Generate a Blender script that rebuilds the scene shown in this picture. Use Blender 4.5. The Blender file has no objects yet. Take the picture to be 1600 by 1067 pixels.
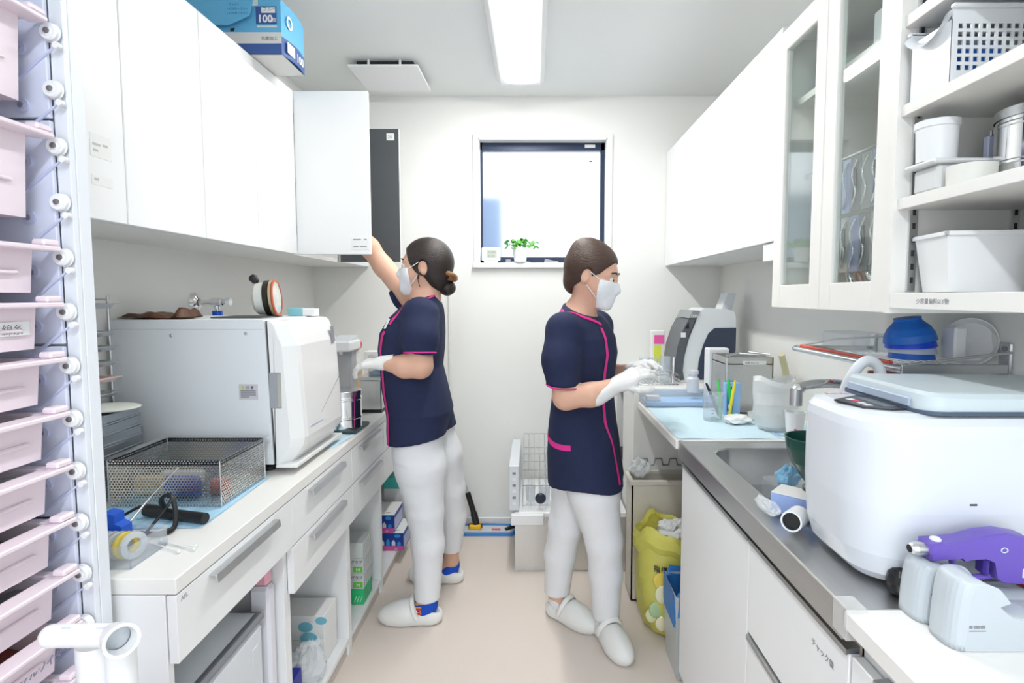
import bpy, math, random
import numpy as np
from mathutils import Vector, Matrix
from mathutils.bvhtree import BVHTree

scene = bpy.context.scene
C = scene.collection
R = math.radians
random.seed(7)

# ------------------------------------------------------------------ camera, world, light, exposure
cam_d = bpy.data.cameras.new('camera')
cam_d.sensor_width = 36.0
cam_d.lens = 870.0 / 1600.0 * 36.0
cam_d.shift_x = -35.0 / 1600.0
cam_d.shift_y = -10.5 / 1600.0
cam_d.clip_start = 0.02
cam = bpy.data.objects.new('camera', cam_d)
cam.location = (0.0, 0.0, 1.36)
cam.rotation_euler = (R(90 - 4.0), 0, 0)
C.objects.link(cam)
scene.camera = cam

world = bpy.data.worlds.new('overcast_sky')
scene.world = world
world.use_nodes = True
wn = world.node_tree.nodes
wn['Background'].inputs[0].default_value = (0.86, 0.93, 1.0, 1)
wn['Background'].inputs[1].default_value = 1.25

vs = scene.view_settings
vs.view_transform = 'Standard'
vs.look = 'None'
vs.gamma = 1.0
vs.use_curve_mapping = False
vs.exposure = 1.38
LAMP_STRENGTH = 30.0

# ------------------------------------------------------------------ materials (all procedural)
_m = {}
def mat(name, col, rough=0.5, metal=0.0, bump=0.0, bscale=60.0, vary=0.03, vscale=6.0, trans=0.0, ior=1.45,
        alpha=1.0, emit=0.0, coat=0.0, sss=0.0, stretch=None, translucent=0.0):
    if name in _m: return _m[name]
    m = bpy.data.materials.new(name); m.use_nodes = True
    nt = m.node_tree; N = nt.nodes; L = nt.links
    b = N['Principled BSDF']
    tc = N.new('ShaderNodeTexCoord')
    src = tc.outputs['Object']
    if stretch:
        mp = N.new('ShaderNodeMapping'); mp.inputs['Scale'].default_value = stretch
        L.new(src, mp.inputs['Vector']); src = mp.outputs['Vector']
    no = N.new('ShaderNodeTexNoise'); no.inputs['Scale'].default_value = vscale; no.inputs['Detail'].default_value = 3
    L.new(src, no.inputs['Vector'])
    mx = N.new('ShaderNodeMix'); mx.data_type = 'RGBA'
    c = Vector(col)
    mx.inputs[6].default_value = (*[max(0, x * (1 - vary)) for x in c], 1)
    mx.inputs[7].default_value = (*[min(1, x * (1 + vary)) for x in c], 1)
    L.new(no.outputs['Fac'], mx.inputs[0]); L.new(mx.outputs[2], b.inputs['Base Color'])
    b.inputs['Roughness'].default_value = rough
    b.inputs['Metallic'].default_value = metal
    b.inputs['IOR'].default_value = ior
    b.inputs['Transmission Weight'].default_value = trans
    b.inputs['Alpha'].default_value = alpha
    b.inputs['Coat Weight'].default_value = coat
    if sss:
        b.inputs['Subsurface Weight'].default_value = sss
        b.inputs['Subsurface Radius'].default_value = (0.012, 0.005, 0.003)
    if emit:
        b.inputs['Emission Color'].default_value = (*c, 1); b.inputs['Emission Strength'].default_value = emit
    if bump:
        n2 = N.new('ShaderNodeTexNoise'); n2.inputs['Scale'].default_value = bscale; n2.inputs['Detail'].default_value = 4
        L.new(src, n2.inputs['Vector'])
        bp = N.new('ShaderNodeBump'); bp.inputs['Strength'].default_value = bump; bp.inputs['Distance'].default_value = 0.004
        L.new(n2.outputs['Fac'], bp.inputs['Height']); L.new(bp.outputs['Normal'], b.inputs['Normal'])
    if translucent:
        t = N.new('ShaderNodeBsdfTranslucent'); L.new(mx.outputs[2], t.inputs['Color'])
        ms = N.new('ShaderNodeMixShader'); ms.inputs[0].default_value = translucent
        L.new(b.outputs[0], ms.inputs[1]); L.new(t.outputs[0], ms.inputs[2])
        L.new(ms.outputs[0], N['Material Output'].inputs['Surface'])
    _m[name] = m
    return m

def perforated(name, col, pitch, hole):
    """steel sheet with a staggered grid of real see-through holes (fine pattern only)"""
    m = mat(name, col, 0.3, 1.0)
    nt = m.node_tree; N = nt.nodes; L = nt.links
    tc = N.new('ShaderNodeTexCoord'); g = N.new('ShaderNodeNewGeometry')
    sp = N.new('ShaderNodeSeparateXYZ'); L.new(tc.outputs['Object'], sp.inputs[0])
    sn = N.new('ShaderNodeSeparateXYZ'); L.new(g.outputs['True Normal'], sn.inputs[0])
    def M(op, a, b=None):
        n = N.new('ShaderNodeMath'); n.operation = op
        for i, v in enumerate((a, b)):
            if v is None: continue
            if isinstance(v, (int, float)): n.inputs[i].default_value = v
            else: L.new(v, n.inputs[i])
        return n.outputs[0]
    side = M('GREATER_THAN', M('ABSOLUTE', sn.outputs['X']), 0.7)
    flat = M('GREATER_THAN', M('ABSOLUTE', sn.outputs['Z']), 0.7)
    def mixf(f, a, b): return M('ADD', M('MULTIPLY', a, M('SUBTRACT', 1.0, f)), M('MULTIPLY', b, f))
    u = mixf(side, sp.outputs['X'], sp.outputs['Y'])
    v = mixf(flat, sp.outputs['Z'], sp.outputs['Y'])
    u = M('ADD', M('DIVIDE', u, pitch), 200.0); v = M('ADD', M('DIVIDE', v, pitch * 0.866), 200.0)
    row = M('FLOOR', v)
    u = M('ADD', u, M('MULTIPLY', M('MODULO', row, 2.0), 0.5))
    du = M('SUBTRACT', M('FRACT', u), 0.5); dv = M('MULTIPLY', M('SUBTRACT', M('FRACT', v), 0.5), 0.866)
    d = M('ADD', M('MULTIPLY', du, du), M('MULTIPLY', dv, dv))
    h = M('LESS_THAN', d, hole * hole)
    t = N.new('ShaderNodeBsdfTransparent')
    ms = N.new('ShaderNodeMixShader'); L.new(h, ms.inputs[0])
    L.new(N['Principled BSDF'].outputs[0], ms.inputs[1]); L.new(t.outputs[0], ms.inputs[2])
    L.new(ms.outputs[0], N['Material Output'].inputs['Surface'])
    return m

WALL = mat('wall_paint', (0.86, 0.865, 0.84), 0.7, bump=0.08, bscale=180, vary=0.012)
CEIL = mat('ceiling_paper', (0.85, 0.87, 0.865), 0.75, bump=0.08, bscale=200, vary=0.01)
FLOOR = mat('vinyl_floor', (0.74, 0.655, 0.59), 0.38, bump=0.03, bscale=90, vary=0.03, vscale=2.5)
WHITE = mat('white_melamine', (0.87, 0.88, 0.885), 0.32, vary=0.01)
EDGE = mat('white_edge_band', (0.84, 0.84, 0.82), 0.4, vary=0.01)
CREAM = mat('cream_wood_paint', (0.86, 0.85, 0.81), 0.4, vary=0.015)
TOPW = mat('white_worktop', (0.86, 0.85, 0.82), 0.3, vary=0.015, vscale=3)
DARKG = mat('dark_grey_melamine', (0.082, 0.09, 0.098), 0.4)
GREYIN = mat('grey_carcass', (0.5, 0.52, 0.53), 0.5)
STEEL = mat('stainless_steel', (0.66, 0.67, 0.68), 0.26, 1.0, vary=0.06, vscale=14)
BRUSH = mat('brushed_steel', (0.62, 0.62, 0.61), 0.36, 1.0, bump=0.05, bscale=60, stretch=(40, 1, 40), vary=0.08)
CHROME = mat('chrome', (0.85, 0.86, 0.87), 0.07, 1.0, vary=0.01)
ALU = mat('aluminium', (0.66, 0.67, 0.68), 0.34, 1.0)
BLACK = mat('black_plastic', (0.012, 0.012, 0.014), 0.4)
PLW = mat('white_plastic', (0.86, 0.87, 0.88), 0.3, vary=0.01)
PLG = mat('pale_grey_plastic', (0.70, 0.74, 0.78), 0.38, vary=0.02)
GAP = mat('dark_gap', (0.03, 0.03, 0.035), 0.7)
INK = mat('black_ink', (0.02, 0.02, 0.025), 0.6)
GINK = mat('grey_ink', (0.25, 0.26, 0.28), 0.6)
WINK = mat('white_ink', (0.85, 0.86, 0.86), 0.5)
PAPER = mat('white_paper', (0.84, 0.85, 0.84), 0.8)
def thin_glass(name, tint, body, ior=1.45):
    """thin clear sheet: see-through with a Fresnel reflection and a little milky body colour"""
    m = mat(name, tint, 0.1, vary=0.0); nt = m.node_tree; N = nt.nodes; L = nt.links
    t = N.new('ShaderNodeBsdfTransparent'); t.inputs[0].default_value = (*tint, 1)
    a = N.new('ShaderNodeMixShader'); a.inputs[0].default_value = body; L.new(t.outputs[0], a.inputs[1]); L.new(N['Principled BSDF'].outputs[0], a.inputs[2])
    g = N.new('ShaderNodeBsdfGlossy'); g.inputs['Roughness'].default_value = 0.015
    lw = N.new('ShaderNodeLayerWeight'); lw.inputs['Blend'].default_value = 0.5
    pw = N.new('ShaderNodeMath'); pw.operation = 'POWER'; pw.inputs[1].default_value = 5.0; L.new(lw.outputs['Facing'], pw.inputs[0])
    f = N.new('ShaderNodeMath'); f.operation = 'MULTIPLY_ADD'; f.inputs[1].default_value = 0.9; f.inputs[2].default_value = 0.04; L.new(pw.outputs[0], f.inputs[0])
    b = N.new('ShaderNodeMixShader'); L.new(f.outputs[0], b.inputs[0]); L.new(a.outputs[0], b.inputs[1]); L.new(g.outputs[0], b.inputs[2])
    L.new(b.outputs[0], N['Material Output'].inputs['Surface'])
    return m
GLASSM = thin_glass('clear_glass', (0.95, 0.98, 0.97), 0.02)
ACRYL = thin_glass('clear_acrylic', (0.94, 0.96, 0.98), 0.14)
FILM = mat('clear_film', (0.86, 0.90, 0.92), 0.25, alpha=0.42, bump=0.5, bscale=30)
PINKP = mat('pink_tray_plastic', (0.86, 0.745, 0.81), 0.42, vary=0.02)
LAV = mat('lavender_white_plastic', (0.72, 0.755, 0.90), 0.4, vary=0.02)
NAVY = mat('navy_scrub_cloth', (0.012, 0.019, 0.062), 0.85, bump=0.25, bscale=420, vary=0.12, vscale=30)
MAGENTA = mat('magenta_trim', (0.72, 0.03, 0.28), 0.7)
TROUS = mat('white_trouser_cloth', (0.80, 0.81, 0.83), 0.85, bump=0.25, bscale=300)
SKIN = mat('skin', (0.72, 0.43, 0.31), 0.5, vary=0.06, vscale=14, sss=0.15)
HAIRD = mat('dark_hair', (0.022, 0.014, 0.011), 0.36, bump=0.7, bscale=40, stretch=(1, 9, 9), vary=0.4)
HAIRB = mat('brown_hair', (0.055, 0.027, 0.018), 0.45, bump=0.7, bscale=40, stretch=(1, 9, 9), vary=0.35)
HAIRG = mat('golden_brown_hair', (0.23, 0.11, 0.035), 0.4, bump=0.8, bscale=50, stretch=(1, 9, 9), vary=0.4)
MASKM = mat('mask_fabric', (0.82, 0.84, 0.87), 0.9, bump=0.2, bscale=200)
GLOVE = mat('latex_glove', (0.80, 0.80, 0.79), 0.45, bump=0.15, bscale=80)
CLOG = mat('white_clog_rubber', (0.83, 0.83, 0.80), 0.42, vary=0.02)
SOCKB = mat('blue_sock_knit', (0.012, 0.085, 0.56), 0.9, bump=0.3, bscale=400)
BLUEP = mat('blue_plastic', (0.008, 0.10, 0.62), 0.3)
PALEB = mat('pale_blue_bib_paper', (0.62, 0.80, 0.88), 0.85, bump=0.5, bscale=130)
PALEB2 = mat('blue_bib_paper', (0.42, 0.68, 0.86), 0.85, bump=0.7, bscale=120)

# ------------------------------------------------------------------ mesh collector
class MB:
    def __init__(s): s.v = []; s.f = []; s.sm = []; s.mi = []; s.M = None; s.cm = 0
    def add(s, vs_, fs, smooth=False):
        o = len(s.v)
        if s.M is not None: vs_ = [s.M @ Vector(v) for v in vs_]
        s.v.extend([tuple(v) for v in vs_])
        for f in fs: s.f.append([i + o for i in f]); s.sm.append(smooth); s.mi.append(s.cm)
        return s
    def box(s, x0, y0, z0, x1, y1, z1, b=0.0):
        lo = (min(x0, x1), min(y0, y1), min(z0, z1)); hi = (max(x0, x1), max(y0, y1), max(z0, z1))
        b = min(b, *[(hi[i] - lo[i]) * 0.45 for i in range(3)]) if b else 0
        if b <= 0:
            vs_ = [((lo, hi)[i][0], (lo, hi)[j][1], (lo, hi)[k][2]) for i in (0, 1) for j in (0, 1) for k in (0, 1)]
            return s.add(vs_, [(0, 1, 3, 2), (4, 6, 7, 5), (0, 4, 5, 1), (2, 3, 7, 6), (0, 2, 6, 4), (1, 5, 7, 3)])
        vs_ = []
        idx = {}
        for i in (0, 1):
            for j in (0, 1):
                for k in (0, 1):
                    c = [(lo, hi)[i][0], (lo, hi)[j][1], (lo, hi)[k][2]]; sg = [b if q == 0 else -b for q in (i, j, k)]
                    for a in range(3):
                        p = [c[t] + (sg[t] if t != a else 0) for t in range(3)]
                        idx[(i, j, k, a)] = len(vs_); vs_.append(p)
        fs = []
        def q(i, j, k, a): return idx[(i, j, k, a)]
        fs += [(q(0,0,0,0), q(0,0,1,0), q(0,1,1,0), q(0,1,0,0)), (q(1,0,0,0), q(1,1,0,0), q(1,1,1,0), q(1,0,1,0))]
        fs += [(q(0,0,0,1), q(1,0,0,1), q(1,0,1,1), q(0,0,1,1)), (q(0,1,0,1), q(0,1,1,1), q(1,1,1,1), q(1,1,0,1))]
        fs += [(q(0,0,0,2), q(0,1,0,2), q(1,1,0,2), q(1,0,0,2)), (q(0,0,1,2), q(1,0,1,2), q(1,1,1,2), q(0,1,1,2))]
        ctr = Vector([(lo[t] + hi[t]) / 2 for t in range(3)])
        def orient(f):
            p = [Vector(vs_[t]) for t in f]
            n = (p[1] - p[0]).cross(p[2] - p[0]); m = sum(p, Vector()) / len(p)
            return f if n.dot(m - ctr) > 0 else tuple(reversed(f))
        ex = []
        for j in (0, 1):
            for k in (0, 1): ex.append((q(0,j,k,1), q(1,j,k,1), q(1,j,k,2), q(0,j,k,2)))
        for i in (0, 1):
            for k in (0, 1): ex.append((q(i,0,k,0), q(i,1,k,0), q(i,1,k,2), q(i,0,k,2)))
        for i in (0, 1):
            for j in (0, 1): ex.append((q(i,j,0,0), q(i,j,1,0), q(i,j,1,1), q(i,j,0,1)))
        for i in (0, 1):
            for j in (0, 1):
                for k in (0, 1): ex.append((q(i,j,k,0), q(i,j,k,1), q(i,j,k,2)))
        return s.add(vs_, fs + [orient(f) for f in ex])
    def cyl(s, p0, p1, r0, r1=None, n=20, cap=True):
        p0 = Vector(p0); p1 = Vector(p1); r1 = r0 if r1 is None else r1
        ax = (p1 - p0).normalized(); u = ax.orthogonal().normalized(); w = ax.cross(u)
        vs_ = []
        for p, r in ((p0, r0), (p1, r1)):
            for i in range(n):
                a = 2 * math.pi * i / n; vs_.append(p + (u * math.cos(a) + w * math.sin(a)) * r)
        s.add(vs_, [(i, (i + 1) % n, n + (i + 1) % n, n + i) for i in range(n)], True)
        if cap:
            s.add(vs_[:n], [tuple(reversed(range(n)))]); s.add(vs_[n:], [tuple(range(n))])
        return s
    def tube(s, pts, r, n=8, closed=False, fine=0, flat=1.0):
        P = [Vector(p) for p in pts]
        if fine: P = smooth_path(P, fine, closed)
        m = len(P); rr = r if isinstance(r, (list, tuple)) else [r] * m
        if len(rr) != m: rr = [rr[min(len(rr) - 1, int(i * len(rr) / m))] for i in range(m)]
        T = []
        for i in range(m):
            a = P[(i - 1) % m] if (closed or i) else P[0]; b = P[(i + 1) % m] if (closed or i < m - 1) else P[-1]
            T.append((b - a).normalized())
        u = T[0].orthogonal().normalized(); vs_ = []
        for i in range(m):
            u = (u - T[i] * u.dot(T[i])).normalized(); w = T[i].cross(u)
            for k in range(n):
                a = 2 * math.pi * k / n; vs_.append(P[i] + u * math.cos(a) * rr[i] + w * math.sin(a) * rr[i] * flat)
        fs = []
        for i in range(m if closed else m - 1):
            j = (i + 1) % m
            for k in range(n): fs.append((i * n + k, i * n + (k + 1) % n, j * n + (k + 1) % n, j * n + k))
        s.add(vs_, fs, True)
        if not closed:
            s.add(vs_[:n], [tuple(reversed(range(n)))]); s.add(vs_[-n:], [tuple(range(n))])
        return s
    def lathe(s, prof, o=(0, 0, 0), n=32, axis=(0, 0, 1), sx=1.0, sy=1.0):
        ax = Vector(axis).normalized()
        if abs(ax.z) > 0.999: u = Vector((1, 0, 0)); w = Vector((0, 1, 0)) * (1 if ax.z > 0 else -1)
        else: u = ax.cross(Vector((0, 0, 1))).normalized(); w = ax.cross(u)
        o = Vector(o)
        rings = []
        for r, z in prof: rings.append([o + ax * z + u * (math.cos(2*math.pi*i/n) * r * sx) + w * (math.sin(2*math.pi*i/n) * r * sy) for i in range(n)])
        for a in range(len(rings) - 1):
            s.add(rings[a] + rings[a + 1], [(i, (i + 1) % n, n + (i + 1) % n, n + i) for i in range(n)], True)
        return s
    def prism(s, poly, plane, a0, a1, smooth=False):
        def p3(p, a):
            return {'xy': (p[0], p[1], a), 'xz': (p[0], a, p[1]), 'yz': (a, p[0], p[1])}[plane]
        n = len(poly); A = [p3(p, a0) for p in poly]; B = [p3(p, a1) for p in poly]
        s.add(A, [tuple(range(n))]); s.add(B, [tuple(reversed(range(n)))])
        s.add(A + B, [(i, n + i, n + (i + 1) % n, (i + 1) % n) for i in range(n)], smooth)
        return s
    def ball(s, c, rx, ry=None, rz=None, n=16, m=10):
        ry = rx if ry is None else ry; rz = rx if rz is None else rz
        vs_ = []; fs = []
        for i in range(m + 1):
            t = math.pi * i / m
            for k in range(n):
                a = 2 * math.pi * k / n
                vs_.append((c[0] + rx * math.sin(t) * math.cos(a), c[1] + ry * math.sin(t) * math.sin(a), c[2] - rz * math.cos(t)))
        for i in range(m):
            for k in range(n): fs.append((i * n + k, i * n + (k + 1) % n, (i + 1) * n + (k + 1) % n, (i + 1) * n + k))
        return s.add(vs_, fs, True)
    def grid(s, fn, nu, nv, smooth=True):
        vs_ = [fn(i / nu, j / nv) for j in range(nv + 1) for i in range(nu + 1)]
        fs = [(j*(nu+1)+i, j*(nu+1)+i+1, (j+1)*(nu+1)+i+1, (j+1)*(nu+1)+i) for j in range(nv) for i in range(nu)]
        return s.add(vs_, fs, smooth)
    def quad(s, a, b, c, d): return s.add([a, b, c, d], [(0, 1, 2, 3)])
    def build(s, name, m, parent=None, label=None, cat=None, group=None, kind=None, fix=True):
        me = bpy.data.meshes.new(name)
        if parent is not None: o0 = Vector(parent['_w'])
        else:
            xs = [v[0] for v in s.v]; ys = [v[1] for v in s.v]; zs = [v[2] for v in s.v]
            o0 = Vector(((min(xs) + max(xs)) / 2, (min(ys) + max(ys)) / 2, min(zs)))
        me.from_pydata([tuple(Vector(v) - o0) for v in s.v], [], s.f)
        for q in (m if isinstance(m, (list, tuple)) else [m]): me.materials.append(q)
        me.polygons.foreach_set('use_smooth', s.sm); me.polygons.foreach_set('material_index', s.mi)
        if fix:
            import bmesh
            bm = bmesh.new(); bm.from_mesh(me)
            bmesh.ops.remove_doubles(bm, verts=bm.verts, dist=1e-6) if False else None
            bmesh.ops.recalc_face_normals(bm, faces=bm.faces); bm.to_mesh(me); bm.free()
        me.update()
        o = bpy.data.objects.new(name, me); C.objects.link(o)
        o['_w'] = tuple(o0)
        if parent is not None: o.parent = parent
        else: o.location = o0
        tag(o, label, cat, group, kind)
        return o

def smooth_path(P, k, closed=False):
    out = []; m = len(P)
    for i in range(m if closed else m - 1):
        g = (lambda t: P[t % m]) if closed else (lambda t: P[max(0, min(m - 1, t))])
        a, b, c, d = g(i - 1), g(i), g(i + 1), g(i + 2)
        for j in range(k):
            t = j / k
            out.append(0.5 * ((2*b) + (c - a)*t + (2*a - 5*b + 4*c - d)*t*t + (3*b - a - 3*c + d)*t**3))
    if not closed: out.append(P[-1])
    return out

def tag(o, label=None, cat=None, group=None, kind=None):
    if label: o['label'] = label
    if cat: o['category'] = cat
    if group: o['group'] = group
    if kind: o['kind'] = kind
    return o

def thing(name, label, cat, loc, group=None, kind=None):
    o = bpy.data.objects.new(name, None); o.empty_display_size = 0.05
    C.objects.link(o); o.location = loc; o['_w'] = tuple(loc)
    return tag(o, label, cat, group, kind)

def bx(name, m, parent, x0, y0, z0, x1, y1, z1, b=0.002, **kw):
    return MB().box(x0, y0, z0, x1, y1, z1, b).build(name, m, parent, **kw)

def text(body, size, loc, right, up, m, parent, name='lettering', extrude=0.0002, align='LEFT', bold=0.0):
    cu = bpy.data.curves.new(name, 'FONT'); cu.body = body; cu.size = size; cu.extrude = extrude; cu.offset = bold
    cu.align_x = align; cu.resolution_u = 2
    t = bpy.data.objects.new(name + '_tmp', cu); C.objects.link(t)
    dg = bpy.context.evaluated_depsgraph_get()
    me = bpy.data.meshes.new_from_object(t.evaluated_get(dg)); bpy.data.objects.remove(t); bpy.data.curves.remove(cu)
    r = Vector(right).normalized(); u = Vector(up).normalized(); n = r.cross(u)
    w = Vector(parent['_w'])
    for v in me.vertices: v.co = Vector(loc) - w + r * v.co.x + u * v.co.y + n * v.co.z
    me.materials.clear(); me.materials.append(m)
    o = bpy.data.objects.new(name, me); C.objects.link(o); o.parent = parent; o['_w'] = tuple(w)
    return o

def rotz(x, y, z, a): return Matrix.Translation((x, y, z)) @ Matrix.Rotation(R(a), 4, 'Z')

def copy_tree(o, loc, parent=None):
    c = o.copy(); C.objects.link(c)
    if parent is not None: c.parent = parent
    else: c.location = loc; c['_w'] = tuple(loc)
    for ch in list(o.children): copy_tree(ch, loc, c)
    return c

# ================================================================== THE ROOM
XL, XR, YF, YB, ZC = -1.27, 1.07, 3.22, -1.5, 2.48
def structure(name, mb, m, parent=None): return mb.build(name, m, parent, kind='structure')
fl = structure('floor', MB().box(XL - .15, YB - .15, -.1, XR + .15, YF + .15, 0), FLOOR)
structure('ceiling', MB().box(XL - .15, YB - .15, ZC, XR + .15, YF + .15, ZC + .1), CEIL)
structure('wall_left', MB().box(XL - .15, YB - .15, 0, XL, YF + .15, ZC), WALL)
structure('wall_right', MB().box(XR, YB - .15, 0, XR + .15, YF + .15, ZC), WALL)
# near wall: wide doorway added behind the viewer to let in cool frontal light
structure('wall_front', MB().box(XL, YB - .15, 0, -.85, YB, ZC).box(.95, YB - .15, 0, XR, YB, ZC).box(-.85, YB - .15, 2.2, .95, YB, ZC), WALL)
WX0, WX1, WZ0, WZ1 = -.318, .412, 1.547, 2.245
wb = MB()
wb.box(XL, YF, 0, WX0, YF + .15, ZC).box(WX1, YF, 0, XR, YF + .15, ZC)
wb.box(WX0, YF, 0, WX1, YF + .15, WZ0).box(WX0, YF, WZ1, WX1, YF + .15, ZC)
structure('wall_back', wb, WALL)
for nm, a in (('baseboard_back', (XL, YF - .008, 0, XR, YF, .05)),):
    structure(nm, MB().box(*a, .002), EDGE)

MB().box(-.497, YF - .012, .052, -.479, YF, 1.43, .003).build('trim_1', EDGE, None, kind='structure')
# window: white casing, dark aluminium frame, frosted pane, sill
win = thing('window_1', None, None, (0.05, YF, WZ0), kind='structure')
cs = MB()
cs.box(WX0 - .028, YF - .012, WZ0, WX0, YF - .0002, WZ1).box(WX1, YF - .012, WZ0, WX1 + .028, YF - .0002, WZ1)
cs.box(WX0 - .0001, YF - .011, WZ0, WX0 + .006, YF + .056, WZ1).box(WX1 - .006, YF - .011, WZ0, WX1, YF + .056, WZ1).box(WX0, YF - .011, WZ1 - .006, WX1, YF + .056, WZ1 + .0001)
cs.box(WX0 - .028, YF - .012, WZ1, WX1 + .028, YF - .0002, WZ1 + .028)
cs.build('casing', EDGE, win)
MB().box(WX0 - .034, YF - .03, WZ0 - .028, WX1 + .034, YF - .0002, WZ0 + .001, .003).box(WX0, YF - .005, WZ0 - .0001, WX1, YF + .056, WZ0 + .0012).build('window_sill', EDGE, win)
NAVYAL = mat('dark_navy_aluminium', (0.022, 0.036, 0.075), 0.4, 0.3)
fr = MB()
fr.box(WX0, YF + .055, WZ0, WX0 + .018, YF + .11, WZ1, .002).box(WX1 - .03, YF + .055, WZ0, WX1, YF + .11, WZ1, .002)
fr.box(WX0, YF + .055, WZ1 - .05, WX1, YF + .11, WZ1, .002).box(WX0, YF + .055, WZ0, WX1, YF + .11, WZ0 + .038, .002)
wfr = fr.build('window_frame', NAVYAL, win)
sl = MB().box(.29, YF + .0535, WZ1 - .034, .35, YF + .0555, WZ1 - .016, .0005).build('sticker', PAPER, wfr)
fg = bpy.data.materials.new('frosted_glass'); fg.use_nodes = True
_n = fg.node_tree.nodes; _l = fg.node_tree.links
_n.remove(_n['Principled BSDF'])
_r = _n.new('ShaderNodeBsdfRefraction'); _r.inputs['Roughness'].default_value = 0.6; _r.inputs['IOR'].default_value = 1.3
_r.inputs['Color'].default_value = (0.97, 0.985, 1, 1)
_t = _n.new('ShaderNodeBsdfTranslucent'); _t.inputs['Color'].default_value = (0.95, 0.97, 1, 1)
_g = _n.new('ShaderNodeBsdfGlossy'); _g.inputs['Roughness'].default_value = 0.3
_v = _n.new('ShaderNodeTexNoise'); _v.inputs['Scale'].default_value = 160
_bp = _n.new('ShaderNodeBump'); _bp.inputs['Strength'].default_value = 0.25; _l.new(_v.outputs['Fac'], _bp.inputs['Height']); _l.new(_bp.outputs[0], _r.inputs['Normal'])
_x = _n.new('ShaderNodeMixShader'); _x.inputs[0].default_value = 0.12; _l.new(_r.outputs[0], _x.inputs[1]); _l.new(_t.outputs[0], _x.inputs[2])
_y = _n.new('ShaderNodeMixShader'); _y.inputs[0].default_value = 0.05; _l.new(_x.outputs[0], _y.inputs[1]); _l.new(_g.outputs[0], _y.inputs[2])
_l.new(_y.outputs[0], _n['Material Output'].inputs['Surface'])
pane = MB().quad((WX0 + .015, YF + .085, WZ0 + .03), (WX1 - .025, YF + .085, WZ0 + .03), (WX1 - .025, YF + .085, WZ1 - .045), (WX0 + .015, YF + .085, WZ1 - .045)).build('window_pane', fg, win)
MB().box(.318, YF + .0835, 2.135, .338, YF + .0845, 2.145).build('glass_mark', mat('blue_mark', (.12, .2, .4), .5), win)
# what stands outside, seen only as a blue-grey blur through the frosted pane
ow = MB().box(-1.3, YF + .55, 0, -.19, YF + .75, 2.02).build('neighbour_wall', mat('outside_render_wall', (.16, .25, .42), .8, bump=.2), None, 'blue-grey outside wall blurred behind the frosted window pane', 'wall')
MB().box(-4, YB - 5, -.3, 4, YF + 4, -.11).build('outside_ground', mat('outside_paving', (.3, .33, .36), .9, bump=.3), None, kind='structure')

# ceiling line lamps (one in view, one added unseen over the near half as fill)
LEDM = mat('led_diffuser', (1.0, 0.985, 0.95), 0.5, emit=LAMP_STRENGTH, vary=0)
LEDC = mat('fill_diffuser_cool', (0.90, 0.95, 1.0), 0.5, emit=LAMP_STRENGTH * 1.15, vary=0)
def line_lamp(y0, y1, label, LEDM=LEDM):
    cx = -.07
    t = thing('ceiling_lamp', label, 'lamp', (cx, (y0 + y1) / 2, ZC))
    zb_ = ZC - .042
    base = [(cx - .125, ZC), (cx - .118, ZC - .03), (cx - .10, zb_), (cx + .10, zb_), (cx + .118, ZC - .03), (cx + .125, ZC)]
    MB().prism(base, 'xz', y0, y1).build('lamp_base', PLW, t)
    d = MB()
    def ring(y, s):
        return [(cx + math.cos(a) * .037 * s, y, zb_ - .0006 - math.sin(a) * .013 * s) for a in [math.pi * i / 12 for i in range(13)]]
    ys = [(y0 + .03, .35), (y0 + .04, .75), (y0 + .06, 1), (y1 - .06, 1), (y1 - .04, .75), (y1 - .03, .35)]
    rs = [ring(*q) for q in ys]
    for a in range(len(rs) - 1): d.add(rs[a] + rs[a + 1], [(i, i + 1, 14 + i, 13 + i) for i in range(12)], True)
    for q in (0, -1): d.add(rs[q], [tuple(range(13))])
    d.build('diffuser', LEDM, t)
line_lamp(1.62, 2.93, 'long white LED line lamp on the ceiling before the window')
line_lamp(-1.1, .14, 'added unseen LED line lamp giving cool fill light behind the viewer', LEDC)  # added out of view, cooler and stronger, to lift the shade

# ceiling vent
t = thing('ceiling_vent', 'square white ventilation panel with a dark gap on the ceiling', 'vent', (-.715, 2.86, ZC))
MB().box(-.85, 2.75, ZC - .026, -.58, 3.0, ZC).build('vent_duct', GAP, t)
MB().box(-.885, 2.715, ZC - .037, -.55, 3.04, ZC - .027, .003).build('cover_panel', PLW, t)
for x in (-.79, -.64): MB().cyl((x, 2.735, ZC - .03), (x, 2.735, ZC), .006).build('spacer', PLW, t)

# ================================================================== LEFT: worktop and base units
HL = .825
XF = -.68
MB().box(XL, 1.02, HL - .032, XF, YF, HL, .002).build('worktop', TOPW, None, 'long white worktop under the steriliser and instrument basket', 'worktop')

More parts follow.
